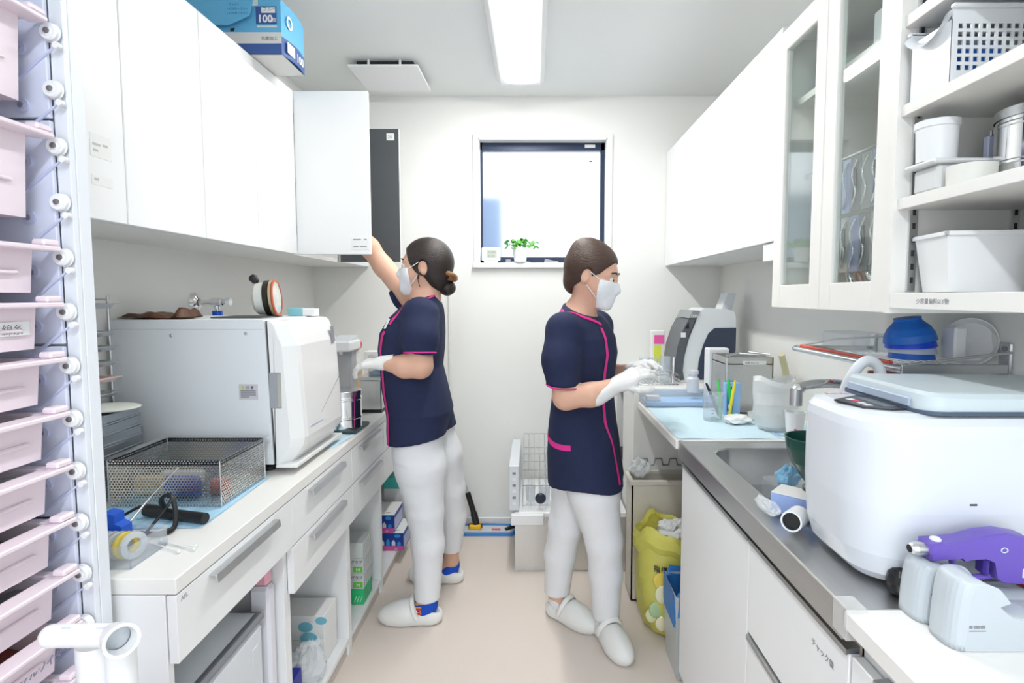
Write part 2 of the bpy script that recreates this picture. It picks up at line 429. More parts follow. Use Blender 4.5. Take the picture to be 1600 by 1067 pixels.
def base_unit(y0, y1, rows, label, near=False):
    t = thing('base_unit', label, 'cabinet', (-.98, (y0 + y1) / 2, 0))
    p = .018
    MB().box(XL + .002, y0, 0, XF - .022, y0 + p, HL - .033, .001).build('side_panel', WHITE, t)
    MB().box(XL + .002, y1 - p, 0, XF - .022, y1 - .0006, HL - .033, .001).build('side_panel', WHITE, t)
    MB().box(XL + .002, y0 + p, .05, XL + .02, y1 - p, HL - .033).build('back_panel', WHITE, t)
    MB().box(XL + .02, y0 + p, .05, XF - .022, y1 - p, .068, .001).build('bottom_shelf', WHITE, t)
    MB().box(XF - .05, y0 + p, 0, XF - .03, y1 - p, .05).build('plinth', mat('beige_plinth', (.62, .57, .52), .5), t)
    for (z0, z1) in rows:
        d = MB().box(XF - .02, y0 + .0015, z0, XF - .0015, y1 - .0015, z1, .0012).build('drawer_front', WHITE, t)
        bxm = MB()
        bxm.box(XF - .48, y0 + .03, z0 + .015, XF - .02, y0 + .045, z1 - .03).box(XF - .48, y1 - .045, z0 + .015, XF - .02, y1 - .03, z1 - .03)
        bxm.box(XF - .48, y0 + .03, z0 + .01, XF - .02, y1 - .03, z0 + .02).box(XF - .48, y0 + .03, z0 + .01, XF - .465, y1 - .03, z1 - .03)
        bxm.build('drawer_box', GREYIN, t)
        yc = (y0 + y1) / 2; hw = .145
        h = MB().prism([(XF - .002, z1 - .012), (XF + .016, z1 - .012), (XF + .018, z1 - .03), (XF + .0155, z1 - .03), (XF + .013, z1 - .0145), (XF - .002, z1 - .0145)], 'xz', yc - hw, yc + hw)
        h.build('handle', ALU, d)
    return t
u1 = base_unit(1.02, 1.525, [(.655, .79)], 'white base unit with one drawer over a pedal bin')
base_unit(1.525, 2.04, [(.655, .79), (.515, .651)], 'white two-drawer base unit over a bagged carton and blue box')
base_unit(2.04, 2.48, [(.655, .79), (.515, .651)], 'white two-drawer base unit over the stacked green glove boxes')
base_unit(2.48, YF - .002, [(.655, .79), (.515, .651)], 'white wide two-drawer base unit over the blue and pink boxes')
text('AI1.', .014, (XF - .0013, 1.035, .772), (0, 1, 0), (0, 0, 1), GINK, u1)

# upper cabinets, left
UX, UZ0, UZ1 = -.95, 1.525, 2.165
def wall_unit(x_wall, x_front, y0, y1, z0, z1, doors, label, inside=WHITE, open_=False):
    s = 1 if x_front > x_wall else -1
    t = thing('wall_cabinet', label, 'cabinet', ((x_wall + x_front) / 2, (y0 + y1) / 2, z0))
    p = .018; xi = x_front - s * .02
    b = MB()
    b.box(x_wall, y0 + .0005, z0, xi, y0 + p, z1).box(x_wall, y1 - p, z0, xi, y1 - .0005, z1)
    b.box(x_wall, y0 + p, z0, xi, y1 - p, z0 + p).box(x_wall, y0 + p, z1 - p, xi, y1 - p, z1).box(x_wall, y0 + p, z0 + p, x_wall + s * .008, y1 - p, z1 - p)
    b.build('body', EDGE, t)
    MB().box(x_wall + s * .01, y0 + p, (z0 + z1) / 2 - .009, xi - s * .03, y1 - p, (z0 + z1) / 2 + .009).build('shelf', inside, t)
    ds = []
    if not open_:
        n = len(doors) - 1
        for i in range(n):
            ds.append(MB().box(xi + s * .001, doors[i] + .0015, z0 + .001, x_front, doors[i + 1] - .0015, z1 - .001, .0015).build('door', WHITE, t))
    return t, ds
w1, d1 = wall_unit(XL, UX, 1.02, 1.63, UZ0, UZ1, [1.02, 1.318, 1.63], 'white two-door wall cabinet beside the tall tray rack')
wall_unit(XL, UX, 1.63, 2.25, UZ0, UZ1, [1.63, 1.94, 2.25], 'white two-door wall cabinet under the blue glove carton')
w3, _ = wall_unit(XL, UX, 2.25, 2.775, UZ0, UZ1, [], 'white wall cabinet standing open with one white and one dark door face', GREYIN, True)
d = MB().box(UX - .001, 2.252, UZ0 + .001, UX + .293, 2.27, UZ1 - .001, .0015).build('door', WHITE, w3, 'white door swung wide open')
MB().box(UX + .215, 2.2508, UZ0 + .02, UX + .285, 2.2522, UZ0 + .065, .0003).build('paper_label', PAPER, d)
for q, (xx, ww, zz_) in enumerate(((.225, .030, .058), (.268, .010, .058), (.225, .020, .030), (.25, .028, .0305))): MB().box(UX + xx, 2.2502, UZ0 + zz_, UX + xx + ww, 2.2507, UZ0 + zz_ + .004).build('print_line', GINK, d)
d = MB()
d.cm = 0; d.box(UX - .001, 2.752, UZ0 + .001, UX + .293, 2.7535, UZ1 - .001)
d.cm = 1; d.box(UX - .001, 2.7536, UZ0 + .001, UX + .293, 2.772, UZ1 - .001)
dd = d.build('door', [DARKG, WHITE], w3, 'open door with dark grey inner face')
MB().box(UX + .235, 2.7505, UZ1 - .055, UX + .272, 2.752, UZ1 - .022, .0003).build('sticker', PAPER, dd)
text('25', .02, (UX + .241, 2.7502, UZ1 - .046), (1, 0, 0), (0, 0, 1), INK, dd)
for y, q in ((2.27, 1), (2.752, -1)):
    for z in (UZ0 + .1, UZ1 - .1): MB().box(UX - .05, y, z - .02, UX + .03, y + q * .012, z + .02, .003).build('hinge', ALU, w3)
wall_unit(XL, UX, 2.775, YF - .001, UZ0, UZ1, [2.775, YF - .001], 'white single-door wall cabinet in the corner by the window wall')
for z, w in ((1.60, .022), (1.66, .05)):
    MB().box(UX - .0002, 1.215, z, UX + .0008, 1.275, z + w, .0002).build('paper_label', PAPER, d1[0])
for q, (yy, ww, zz_) in enumerate(((1.222, .022, 1.685), (1.25, .014, 1.687), (1.222, .014, 1.672), (1.222, .012, 1.61))): MB().box(UX + .0006, yy, zz_, UX + .0012, yy + ww, zz_ + .005).build('print_line', mat('faint_ink', (.5, .51, .52), .6), d1[0])

# ================================================================== RIGHT: cabinets and shelves
RX = .75
wall_unit(XR, RX, 2.36, YF - .001, 1.53, 2.17, [2.36, 2.79, YF - .001], 'white two-door wall cabinet over the grey and white machine')
wr, _ = wall_unit(XR, RX, 1.74, 2.359, 1.53, 2.17, [1.74, 2.359], 'white broad-door wall cabinet between the glass cabinet and corner cabinet')

# glazed cabinet
GX, GY0, GY1, GZ0, GZ1 = .72, 1.145, 1.695, 1.325, 2.12
g = thing('glass_cabinet', 'cream cabinet with two narrow glazed doors beside the open shelves', 'cabinet', (.9, 1.42, GZ0))
p = .02
MB().box(GX + .022, GY1 - p, GZ0, XR, GY1, GZ1).build('side_panel', CREAM, g)
MB().box(GX + .022, GY0, GZ0, XR, GY0 + p, GZ1).build('side_panel', CREAM, g)
MB().box(GX + .022, GY0 + p, GZ0, XR, GY1 - p, GZ0 + .025).build('bottom_panel', CREAM, g)
MB().box(GX + .022, GY0 + p, GZ1 - .02, XR, GY1 - p, GZ1).build('top_panel', CREAM, g)
MB().box(XR - .008, GY0 + p, GZ0 + .025, XR, GY1 - p, GZ1 - .02).build('back_panel', CREAM, g)
for z in (1.905,): MB().box(GX + .04, GY0 + p, z, XR - .008, GY1 - p, z + .018).build('shelf', CREAM, g)
ym = 1.415
for a, b_ in ((GY0, ym), (ym, GY1)):
    a += .0015; b_ -= .0015; st = .052; x0, x1 = GX, GX + .02
    dm = MB()
    dm.box(x0, a, GZ0, x1, a + st, GZ1, .002).box(x0, b_ - st, GZ0, x1, b_, GZ1, .002)
    dm.box(x0, a + st, GZ0, x1, b_ - st, GZ0 + .066, .002).box(x0, a + st, GZ1 - .06, x1, b_ - st, GZ1, .002)
    dr = dm.build('door', CREAM, g)
    MB().box(x0 + .008, a + st - .004, GZ0 + .062, x0 + .0115, b_ - st + .004, GZ1 - .056).build('glass_pane', GLASSM, dr)
    MB().cyl((x1 + .0, (a + st / 2 if a < 1.3 else b_ - st / 2), 1.62), (x1 + .008, (a + st / 2 if a < 1.3 else b_ - st / 2), 1.62), .006).build('catch', ALU, dr)

# open shelves
SY0, SY1 = .5, 1.1435
s_ = thing('open_shelf_unit', 'cream open shelf unit with slotted uprights, baskets and tubs', 'shelf', (.9, .82, 1.325))
MB().box(.715, SY1 - .02, 1.325, XR, SY1, 2.2).build('side_panel', CREAM, s_)
MB().box(.715, SY0, 1.325, XR, SY0 + .02, 2.2).build('side_panel', CREAM, s_)
MB().box(XR - .008, SY0 + .02, 1.325, XR, SY1 - .02, 2.2).build('back_panel', CREAM, s_)
sh1 = MB().box(.715, SY0 + .02, 1.335, XR - .008, SY1 - .02, 1.366, .001).build('shelf', CREAM, s_)
SH = [1.366, 1.552, 1.732, 1.902]
for z in SH[1:]: MB().box(.722, SY0 + .02, z - .022, XR - .008, SY1 - .0202, z, .001).build('shelf', CREAM, s_)
text('少容量歯科SET物', .011, (.7148, 1.045, 1.346), (0, -1, 0), (0, 0, 1), GINK, sh1)
for x in (.753, .955):
    sd = MB().box(x - .008, SY1 - .026, 1.37, x + .008, SY1 - .0202, 2.19).build('shelf_standard', ALU, s_)
    sl = MB()
    for k in range(30): sl.box(x - .003, SY1 - .0268, 1.385 + k * .0268, x + .003, SY1 - .0258, 1.397 + k * .0268)
    sl.build('slots', GAP, sd)

# sink unit
SXF, SY_N, SY_F, SZ = .487, .845, 1.852, .868
BX0, BX1, BY0, BY1, BZ = .565, .965, 1.235, 1.775, .70
k = thing('sink_unit', 'stainless steel sink unit with white doors and a drain board', 'sink', (.78, 1.35, 0))
def rrect(x0, y0, x1, y1, r, n=6):
    out = []
    for cx, cy, a0 in ((x1 - r, y1 - r, 0), (x0 + r, y1 - r, 90), (x0 + r, y0 + r, 180), (x1 - r, y0 + r, 270)):
        for i in range(n + 1):
            a = R(a0 + 90 * i / n); out.append((cx + r * math.cos(a), cy + r * math.sin(a)))
    return out
tp = MB()
inner = rrect(BX0, BY0, BX1, BY1, .07)
n_ = len(inner)
def to_border(px, py):
    cx, cy = (BX0 + BX1) / 2, (BY0 + BY1) / 2
    dx, dy = px - cx, py - cy
    tt = min(((XR - .002 - cx) / dx if dx > 0 else (SXF - cx) / dx) if abs(dx) > 1e-6 else 9, ((SY_F - cy) / dy if dy > 0 else (1.16 - cy) / dy) if abs(dy) > 1e-6 else 9)
    return (cx + dx * tt, cy + dy * tt)
outer = [to_border(*q) for q in inner]
tp.add([(x, y, SZ) for x, y in inner] + [(x, y, SZ) for x, y in outer], [(i, (i + 1) % n_, n_ + (i + 1) % n_, n_ + i) for i in range(n_)])
for cx, cy in ((SXF, SY_F), (SXF, 1.16), (XR - .002, SY_F), (XR - .002, 1.16)):
    o2 = sorted(range(n_), key=lambda i: (outer[i][0] - cx) ** 2 + (outer[i][1] - cy) ** 2)[:2]
    tp.add([(cx, cy, SZ), (*outer[o2[0]], SZ), (*outer[o2[1]], SZ)], [(0, 1, 2)])
tp.box(SXF, SY_N, SZ - .02, XR - .002, 1.16, SZ)
for i in range(9): tp.box(.62, SY_N + .03 + i * .031, SZ, 1.02, SY_N + .036 + i * .031, SZ + .0018)
tp.box(SXF, SY_N, SZ, SXF + .014, SY_F, SZ + .006, .002)
tp.box(SXF - .001, SY_N, SZ - .05, SXF + .004, SY_F, SZ + .003)
tp.box(SXF, SY_F - .003, SZ - .03, XR - .002, SY_F, SZ)
tp.build('sink_top', BRUSH, k, fix=False)
bs = MB()
lv = [(0, SZ), (.004, SZ - .004), (.012, BZ + .05), (.03, BZ + .015), (.07, BZ), (.12, BZ)]
rings = [[(x, y, z) for x, y in rrect(BX0 + e, BY0 + e, BX1 - e, BY1 - e, max(.03, .07 - e * .3))] for e, z in lv]
for a in range(len(rings) - 1): bs.add(rings[a] + rings[a + 1], [(n_ + i, n_ + (i + 1) % n_, (i + 1) % n_, i) for i in range(n_)], True)
bs.add(rings[-1], [tuple(range(n_))])
bs.build('basin', STEEL, k)
MB().lathe([(.045, 0), (.042, .004), (.02, .002), (0, .001)], (.78, 1.55, BZ), 24).build('drain', CHROME, k)
CF = SXF + .014
MB().box(CF + .02, SY_N + .002, .06, XR - .003, SY_N + .02, SZ - .021).build('side_panel', WHITE, k)
MB().box(CF + .02, SY_F - .02, .0, XR - .003, SY_F - .002, SZ - .031).build('side_panel', WHITE, k)
MB().box(CF + .02, SY_N + .02, .06, XR - .003, SY_F - .02, .08).build('bottom_shelf', WHITE, k)
MB().box(CF + .05, SY_N + .01, 0, CF + .07, SY_F - .02, .06).build('plinth', GREYIN, k)
MB().box(CF + .018, SY_N + .002, SZ - .08, CF + .026, SY_F - .002, SZ - .021).build('front_rail', mat('rail_beige_reflection', (.55, .48, .42), .45), k)  # beige reflection under the steel edge, put into the rail colour
GRIP = mat('grip_rail_aluminium', (.42, .44, .45), .3, 1.0)
def front(y0, y1, z0, z1, nm):
    d = MB().box(CF, y0, z0, CF + .019, y1, z1 - .006, .0015).build(nm, WHITE, k)
    MB().prism([(CF - .004, z1 + .002), (CF + .019, z1 + .006), (CF + .019, z1 - .006), (CF - .001, z1 - .006), (CF - .004, z1 - .008)], 'xz', y0 + .002, y1 - .002).build('grip_rail', GRIP, d)
    return d
front(1.262, SY_F - .004, .06, SZ - .072, 'door')
dq = front(SY_N + .003, 1.258, .575, SZ - .072, 'drawer_front')
front(SY_N + .003, 1.258, .06, .565, 'drawer_front')
text('チャック袋', .015, (CF - .0005, SY_N + .12, .735), (0, -1, 0), (0, 0, 1), GINK, dq)
# swivel tap
f_ = thing('sink_tap', 'chrome sink tap with spout behind the white lidded machine', 'tap', (.99, 1.5, SZ))
MB().lathe([(.028, 0), (.028, .01), (.021, .02), (.021, .17), (.024, .18), (.024, .215), (.018, .225), (0, .226)], (.995, 1.48, SZ), 20).build('tap_body', CHROME, f_)
MB().tube([(.98, 1.48, SZ + .20), (.9, 1.487, SZ + .243), (.80, 1.495, SZ + .255), (.735, 1.5, SZ + .248), (.71, 1.5, SZ + .232)], [.013] * 20 + [.016] * 5, 12, fine=6, flat=.75).build('spout', CHROME, f_)
MB().cyl((.712, 1.5, SZ + .24), (.712, 1.5, SZ + .195), .0165).build('aerator', ALU, f_)
MB().tube([(.995, 1.48, SZ + .22), (.97, 1.42, SZ + .25), (.95, 1.38, SZ + .255)], .007, 8, fine=4).build('lever', CHROME, f_)

# near white counter on the right
n1 = thing('base_unit', 'white counter cabinet carrying the purple gun beside the sink', 'cabinet', (.78, .55, 0))
MB().box(SXF, .2, SZ - .03, XR - .002, SY_N - .001, SZ, .002).build('counter_top', TOPW, n1)
MB().box(CF + .02, .2, 0, XR - .003, SY_N - .003, SZ - .031).build('body', WHITE, n1)
dq = MB().box(CF, .203, .5, CF + .019, SY_N - .004, SZ - .075, .0015).build('drawer_front', WHITE, n1)
MB().prism([(CF - .004, SZ - .07), (CF + .019, SZ - .068), (CF + .019, SZ - .078), (CF - .004, SZ - .082)], 'xz', .3, .78).build('grip_rail', GRIP, dq)
MB().box(CF, .203, .06, CF + .019, SY_N - .004, .495, .0015).build('drawer_front', WHITE, n1)
tpm = mat('clear_tape', (.86, .86, .84), .35, alpha=.5)
MB().box(SXF - .002, .832, SZ - .045, SXF + .03, .872, SZ + .0068, .001).build('joint_tape', tpm, None, 'translucent tape patch sealing the joint between sink and counter', 'tape')

# far worktop on the right with knee space
WT = .872
rt = thing('worktop', 'white worktop covered with pale blue bib paper beyond the sink', 'worktop', (.78, 2.2, .84))
MB().box(.478, SY_F + .0005, WT - .03, XR - .001, 2.549, WT, .002).build('slab', TOPW, rt)
# raised washer cabinet in the far right corner
RZ = .935
cb = thing('washer_cabinet', 'cream corner cabinet with a dark niche under the grey and white machine', 'cabinet', (.77, 2.88, 0))
MB().box(.462, 2.55, 0, XR - .001, 2.568, RZ - .02).build('side_panel', CREAM, cb)
MB().box(.462, 2.568, .0, .48, 2.86, RZ - .02).build('front_panel', EDGE, cb)
MB().box(.455, 2.55, RZ - .02, XR - .001, YF - .001, RZ, .002).build('top_panel', EDGE, cb)
MB().box(.48, 3.19, 0, XR - .001, YF - .001, RZ - .02).build('far_panel', EDGE, cb)
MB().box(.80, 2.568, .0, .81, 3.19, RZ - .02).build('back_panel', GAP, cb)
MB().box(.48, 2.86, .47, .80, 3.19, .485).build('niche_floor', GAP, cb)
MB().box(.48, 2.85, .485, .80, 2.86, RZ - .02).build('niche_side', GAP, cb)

# ================================================================== LEFT: tall tray rack with pink trays
RKX, RKY = -.798, .962           # front plane, inner face of the far panel
rk = thing('tray_rack', 'tall white rack with lavender roller panels holding pink trays', 'rack', (-1.02, .75, 0))
MB().box(XL + .002, RKY + .012, 0, RKX + .012, .999, ZC - .002, .001).build('side_panel', mat('rack_outer_white', (.80, .83, .88), .4), rk)
MB().box(RKX - .012, RKY, 0, RKX + .011, RKY + .0115, 2.10, .001).build('front_strip', mat('rack_outer_white', (.80, .83, .88), .4), rk)
MB().box(XL + .002, .36, 0, RKX + .012, .40, ZC - .002, .001).build('side_panel', LAV, rk)
MB().box(XL + .002, .40, 0, XL + .012, RKY, ZC - .002).build('back_panel', LAV, rk)
MB().box(XL + .012, .40, 1.935, RKX - .02, RKY - .001, 1.95).build('top_panel', LAV, rk)
# roller panels moulded in sections, each with slanting ribs
ROLLZ = [1.794 - .0923 * i for i in range(15)]
ZT = [ROLLZ[i] + .0165 for i in (0, 2, 4, 5, 6, 7, 8, 9, 10, 11, 12, 13)]   # rim height of each tray
RIBM = mat('lavender_rib', (.62, .66, .86), .4)
zz = [1.93, 1.655, 1.275, .97, .68, .38, .02]
for a, b_ in zip(zz[1:], zz[:-1]):
    MB().box(XL + .012, RKY - .008, a + .002, RKX - .0125, RKY + .0, b_ - .002, .0015).build('roller_panel', LAV, rk)
for i, z in enumerate(ROLLZ):
    x = -.800
    w = thing_roll = MB().lathe([(0, .0055), (.0065, .0055), (.0075, .0042), (.0125, .0045), (.0145, .002), (.0145, -.003), (.016, -.005)], (x, RKY - .012, z), 20, (0, -1, 0)).build('roller', PLW, rk)
    MB().lathe([(.0, .0078), (.0045, .0074), (.0055, .005)], (x, RKY - .012, z), 10, (0, -1, 0)).build('screw', mat('screw_steel', (.3, .3, .31), .4, .9), w)
    MB().prism([(x + .006, z - .022), (x + .002, z - .028), (x - .06, z - .078), (x - .085, z - .078), (x - .085, z - .074), (x - .062, z - .072)], 'xz', RKY - .0115, RKY - .008).build('rib', RIBM, rk)
    MB().cyl((x + .012, RKY - .016, z - .022), (x + .012, RKY - .008, z - .022), .0055, n=12).build('stud', PLW, rk)
    MB().cyl((x - .053, RKY - .012, z - .025), (x - .053, RKY - .007, z - .025), .011, n=16).build('bolt_recess', RIBM, rk)
    MB().cyl((x - .053, RKY - .0145, z - .025), (x - .053, RKY - .012, z - .025), .005, n=10).build('bolt', ALU, rk)

CONT = [None, None, None, None, None, None, 'film', 'dark', 'instr', 'brown', 'dark2', 'instr']
inside = {'dark': mat('tray_dark_goods', (.16, .13, .15), .5, bump=.6, bscale=60), 'brown': mat('tray_rust_goods', (.36, .10, .07), .5, bump=.5, bscale=50),
          'dark2': mat('tray_grey_goods', (.22, .2, .21), .5, bump=.6, bscale=60), 'instr': mat('tray_silver_goods', (.45, .48, .5), .35, .6, bump=.5, bscale=50),
          'film': mat('tray_clear_goods', (.6, .65, .7), .3, bump=.6, bscale=40)}
TLAB = ['pink tray high in the tall rack, topmost', 'pink deep tray in the tall rack, second from the top', 'pink tray in the tall rack, third from the top',
        'pink tray in the tall rack with a printed paper tag', 'pink plain tray in the tall rack just under the tagged tray', 'pink tray in the tall rack, second under the tagged tray',
        'pink tray in the tall rack with clear packets in it', 'pink tray in the tall rack with dark goods in it', 'pink tray in the tall rack with pale handles and instruments in it',
        'pink tray in the tall rack with handwriting and rust-red goods', 'pink tray in the tall rack filled with grey goods', 'pink tray in the tall rack, lowest with silver goods']
def pink_tray(i, z, depth):
    xf = -.818; y0, y1 = .418, .928
    t = thing('storage_tray', TLAB[i], 'tray', (-1.03, (y0 + y1) / 2, z - depth), 'pink trays in the tall rack')
    m = MB(); ya, yb = y0 + .012, .915
    d_ = .004
    def wall(a, b, c, e): m.add([a, b, c, e], [(0, 1, 2, 3)])
    xb = XL + .03
    for off in (0, .0025):
        x0, x1, q0, q1 = xb + off, xf - off, ya + off, yb - off
        zb = z - depth + off
        P = [(x0 + d_, q0 + d_, zb), (x1 - d_, q0 + d_, zb), (x1 - d_, q1 - d_, zb), (x0 + d_, q1 - d_, zb), (x0, q0, z), (x1, q0, z), (x1, q1, z), (x0, q1, z)]
        m.add(P, [(0, 1, 2, 3), (0, 4, 5, 1), (1, 5, 6, 2), (2, 6, 7, 3), (3, 7, 4, 0)])
    m.build('bin', PINKP, t, fix=False)
    rm = MB()
    rm.box(xf - .004, y0, z - .008, xf + .029, y1 + .010, z, .002).box(xb - .01, y0, z - .008, xb + .004, y1, z, .002)
    rm.box(xb, y0, z - .008, xf, ya + .004, z, .002).box(xb, yb - .004, z - .008, xf, y1, z, .002)
    rim = rm.build('rim', PINKP, t)
    MB().box(xf + .005, y1 - .022, z, xf + .027, y1 + .009, z + .011, .003).build('corner_stop', PINKP, rim)
    MB().box(xf - .003, .46, z - depth * .62, xf + .0045, yb - .03, z - depth * .62 + .006, .002).build('finger_ridge', PINKP, t)
    if CONT[i]:
        g_ = MB()
        rr = random.Random(i)
        def hf(u, v): return (xb + .008 + u * (xf - xb - .016), ya + .008 + v * (yb - ya - .016), z - .028 + .012 * math.sin(9 * u + i) * math.cos(7 * v + 2 * i) + rr.uniform(-.004, .004))
        g_.grid(hf, 16, 16)
        g_.build('contents', inside[CONT[i]], t, kind='stuff', fix=False)
    return t, xf
trays = []
for i, z in enumerate(ZT):
    dp = .14 if i < 2 else .076
    trays.append(pink_tray(i, z, dp))
t, xf = trays[3]
MB().box(xf - .0005, .84, ZT[3] - .052, xf + .0012, .90, ZT[3] - .03, .0003).build('paper_tag', PAPER, t)
text('綿糸', .018, (xf + .0014, .852, ZT[3] - .049), (0, 1, 0), (0, 0, 1), GINK, t)
t, xf = trays[9]
text('レ/アングルワイダー', .016, (xf + .0015, .79, ZT[9] - .055), (0, 1, 0), (0, 0, 1), mat('pencil_blue', (.25, .26, .4), .6), t, bold=.0003)
t, xf = trays[8]
for k_ in range(2):
    pass
MB().tube([(-.90, .80, ZT[8] - .005), (-.84, .88, ZT[8] + .012)], .007, 8).build('pale_handle', mat('pale_blue_handle', (.55, .68, .75), .4), None, 'pale blue instrument handle lying across a pink rack tray', 'handle')
# dark box above the rack panels
MB().box(-.95, .74, 1.952, -.815, RKY - .01, 2.05, .004).build('control_box', BLACK, None, 'black appliance box on top of the tray rack', 'appliance')

# white pipe stand at the foot of the rack
ps = thing('pipe_stand', 'white plastic pipe stand with an open ring elbow before the rack', 'stand', (-.62, .77, 0))
MB().cyl((-.605, .78, .0), (-.605, .78, .845), .0165, n=24).build('upright', PLW, ps)
MB().cyl((-.605, .78, .79), (-.605, .78, .85), .0195, n=24).build('collar', PLW, ps)
MB().cyl((-.70, .775, .868), (-.61, .778, .868), .016, n=24).build('cross_pipe', PLW, ps)
MB().ball((-.70, .775, .868), .016, n=20).build('end_cap', PLW, ps)
el = MB().lathe([(.017, -.02), (.021, .0), (.023, .022), (.0185, .022), (.016, .0)], (-.597, .765, .872), 24, (.75, -.62, .18)); el.build('ring_elbow', PLW, ps)
MB().lathe([(0, -.006), (.0165, -.006)], (-.597, .765, .872), 24, (.75, -.62, .18)).build('bore', PLG, ps)
for q in range(2): MB().box(-.68 + q * .05, .768, .8835, -.668 + q * .05, .771, .8845).build('slot', PLG, ps)
MB().cyl((-.655, .80, 0), (-.655, .80, .845), .027, n=24).build('second_upright', PLW, ps)
MB().box(-.76, .70, 0, -.55, .86, .02, .008).build('foot_plate', PLW, ps)

# ================================================================== LEFT worktop: steriliser and what stands round it
AY0, AY1 = 1.64, 2.03
ac = thing('autoclave', 'large white benchtop steriliser with a slanted front door', 'steriliser', (-1.0, 1.83, HL))
ACW = mat('steriliser_white', (.80, .84, .87), .35, vary=.01)
ACD = mat('steriliser_door_white', (.86, .87, .865), .3, vary=.01)
MB().prism([(-1.255, .855), (-.782, .855), (-.796, 1.285), (-.802, 1.289), (-1.25, 1.289), (-1.255, 1.284)], 'xz', AY0, AY1).build('body', ACW, ac)
MB().prism([(-.781, .85), (-.776, .85), (-.79, 1.286), (-.795, 1.286)], 'xz', AY0 + .006, AY1 - .006).build('door_gap', GAP, ac)
dm = MB()
prof = [(-.775, .848), (-.742, .848), (-.70, .905), (-.695, .93), (-.712, 1.21), (-.735, 1.275), (-.745, 1.284), (-.789, 1.287)]
ch = .035
def at_y(y, ins): return [(x - (ins if x > -.765 else 0), y, z) for x, z in prof]
sec = [at_y(AY0 + .001, .036), at_y(AY0 + .03, .004), at_y(AY0 + .05, 0), at_y(AY1 - .05, 0), at_y(AY1 - .03, .004), at_y(AY1 - .001, .036)]
nn = len(prof)
for a in range(5): dm.add(sec[a] + sec[a + 1], [(i, (i + 1) % nn, nn + (i + 1) % nn, nn + i) for i in range(nn)])
dm.add(sec[0], [tuple(range(nn))]); dm.add(sec[-1], [tuple(reversed(range(nn)))])
door = dm.build('door', ACD, ac)
MB().box(-.789, AY0 - .0015, 1.025, -.753, AY0 + .02, 1.132, .002).build('handle_recess', mat('recess_grey', (.36, .38, .41), .4), door)
MB().box(-.762, AY0 - .0025, 1.03, -.753, AY0 - .0005, 1.128).build('recess_edge', mat('recess_khaki', (.48, .48, .42), .4), door)
MB().prism([(-.7135, 1.255), (-.7125, 1.255), (-.7065, 1.20), (-.7075, 1.20)], 'xz', AY1 - .09, AY1 - .06).build('status_window', mat('status_grey', (.3, .31, .36), .25), door)
MB().tube([(-.6945, AY0 + .07, .958), (-.6945, AY0 + .16, .958)], .0012, 5).build('brand_line', mat('lavender_ink', (.5, .5, .75), .5), door)
MB().tube([(-.6985, AY0 + .14, .968), (-.7025, AY1 - .04, 1.075)], .0011, 5).build('door_crease', GINK, door)
MB().box(-.775, AY0 - .001, .845, -.712, AY1 + .001, .8555, .001).build('door_foot', ACD, door)
MB().tube([(-1.25, AY0 - .0005, 1.262), (-.80, AY0 - .0005, 1.262)], .0009, 5).build('panel_seam', PLG, ac)
MB().tube([(-1.25, AY0 - .0005, .885), (-.80, AY0 - .0005, .885)], .0009, 5).build('panel_seam', PLG, ac)
for x, z in ((-1.073, 1.243), (-.852, 1.249)): MB().lathe([(.005, 0), (.005, .001), (.003, .003), (0, .0033)], (x, AY0, z), 12, (0, -1, 0)).build('screw', ALU, ac)
lb = MB().box(-.878, AY0 - .0012, 1.052, -.822, AY0 + .001, 1.098, .0004).build('warning_label', mat('label_grey', (.62, .60, .64), .5), ac)
MB().add([(-.872, AY0 - .0016, 1.083), (-.860, AY0 - .0016, 1.083), (-.866, AY0 - .0016, 1.095)], [(0, 1, 2)]).build('warning_triangle', mat('warning_yellow', (.62, .62, .08), .5), lb)
text('注 意', .0105, (-.857, AY0 - .0018, 1.084), (1, 0, 0), (0, 0, 1), INK, lb)
for q in range(4): MB().box(-.873, AY0 - .0016, 1.0765 - q * .006, -.828 - (q == 3) * .02, AY0 - .0013, 1.0795 - q * .006).build('print_line', GINK, lb)
for x in (-1.2, -.82):
    for y in (AY0 + .05, AY1 - .05): MB().lathe([(.018, 0), (.018, .012), (.010, .016), (.010, .031)], (x, y, HL), 16).build('foot', BLACK, ac)
ATOP = 1.2895
# black mat on top
MB().box(-1.02, 1.75, ATOP, -.86, 1.9, ATOP + .004, .001).build('top_mat', mat('dark_rubber_mat', (.10, .11, .11), .6), None, 'thin dark rubber mat lying on the steriliser', 'mat')
# brown cloth
cl = MB()
def clf(u, v):
    x = -1.25 + u * .185; y = 1.665 + v * .14
    z = ATOP + .008 + .010 * math.exp(-((u - .35) / .25) ** 2) + .024 * math.exp(-((u - .93) / .06) ** 2) + .005 * math.sin(14 * u + 4 * v) * math.sin(6 * v + 1)
    e = min(u, 1 - u, v, 1 - v); z = ATOP + .002 + (z - ATOP) * min(1, e * 9 + .25)
    return (x + .01 * math.sin(5 * v), y + .006 * math.sin(9 * u), z)
cl.grid(clf, 34, 18)
def clf2(u, v): p_ = clf(u, v); return (p_[0], p_[1], min(p_[2] - .004, ATOP + .002) if min(u, 1 - u, v, 1 - v) > 0 else p_[2] - .001)
cl.grid(clf2, 34, 18)
cl.build('cloth', mat('brown_leatherette', (.085, .033, .012), .55, bump=.5, bscale=45, vary=.35, vscale=18), None, 'crumpled brown cloth on top of the steriliser', 'cloth', fix=False)
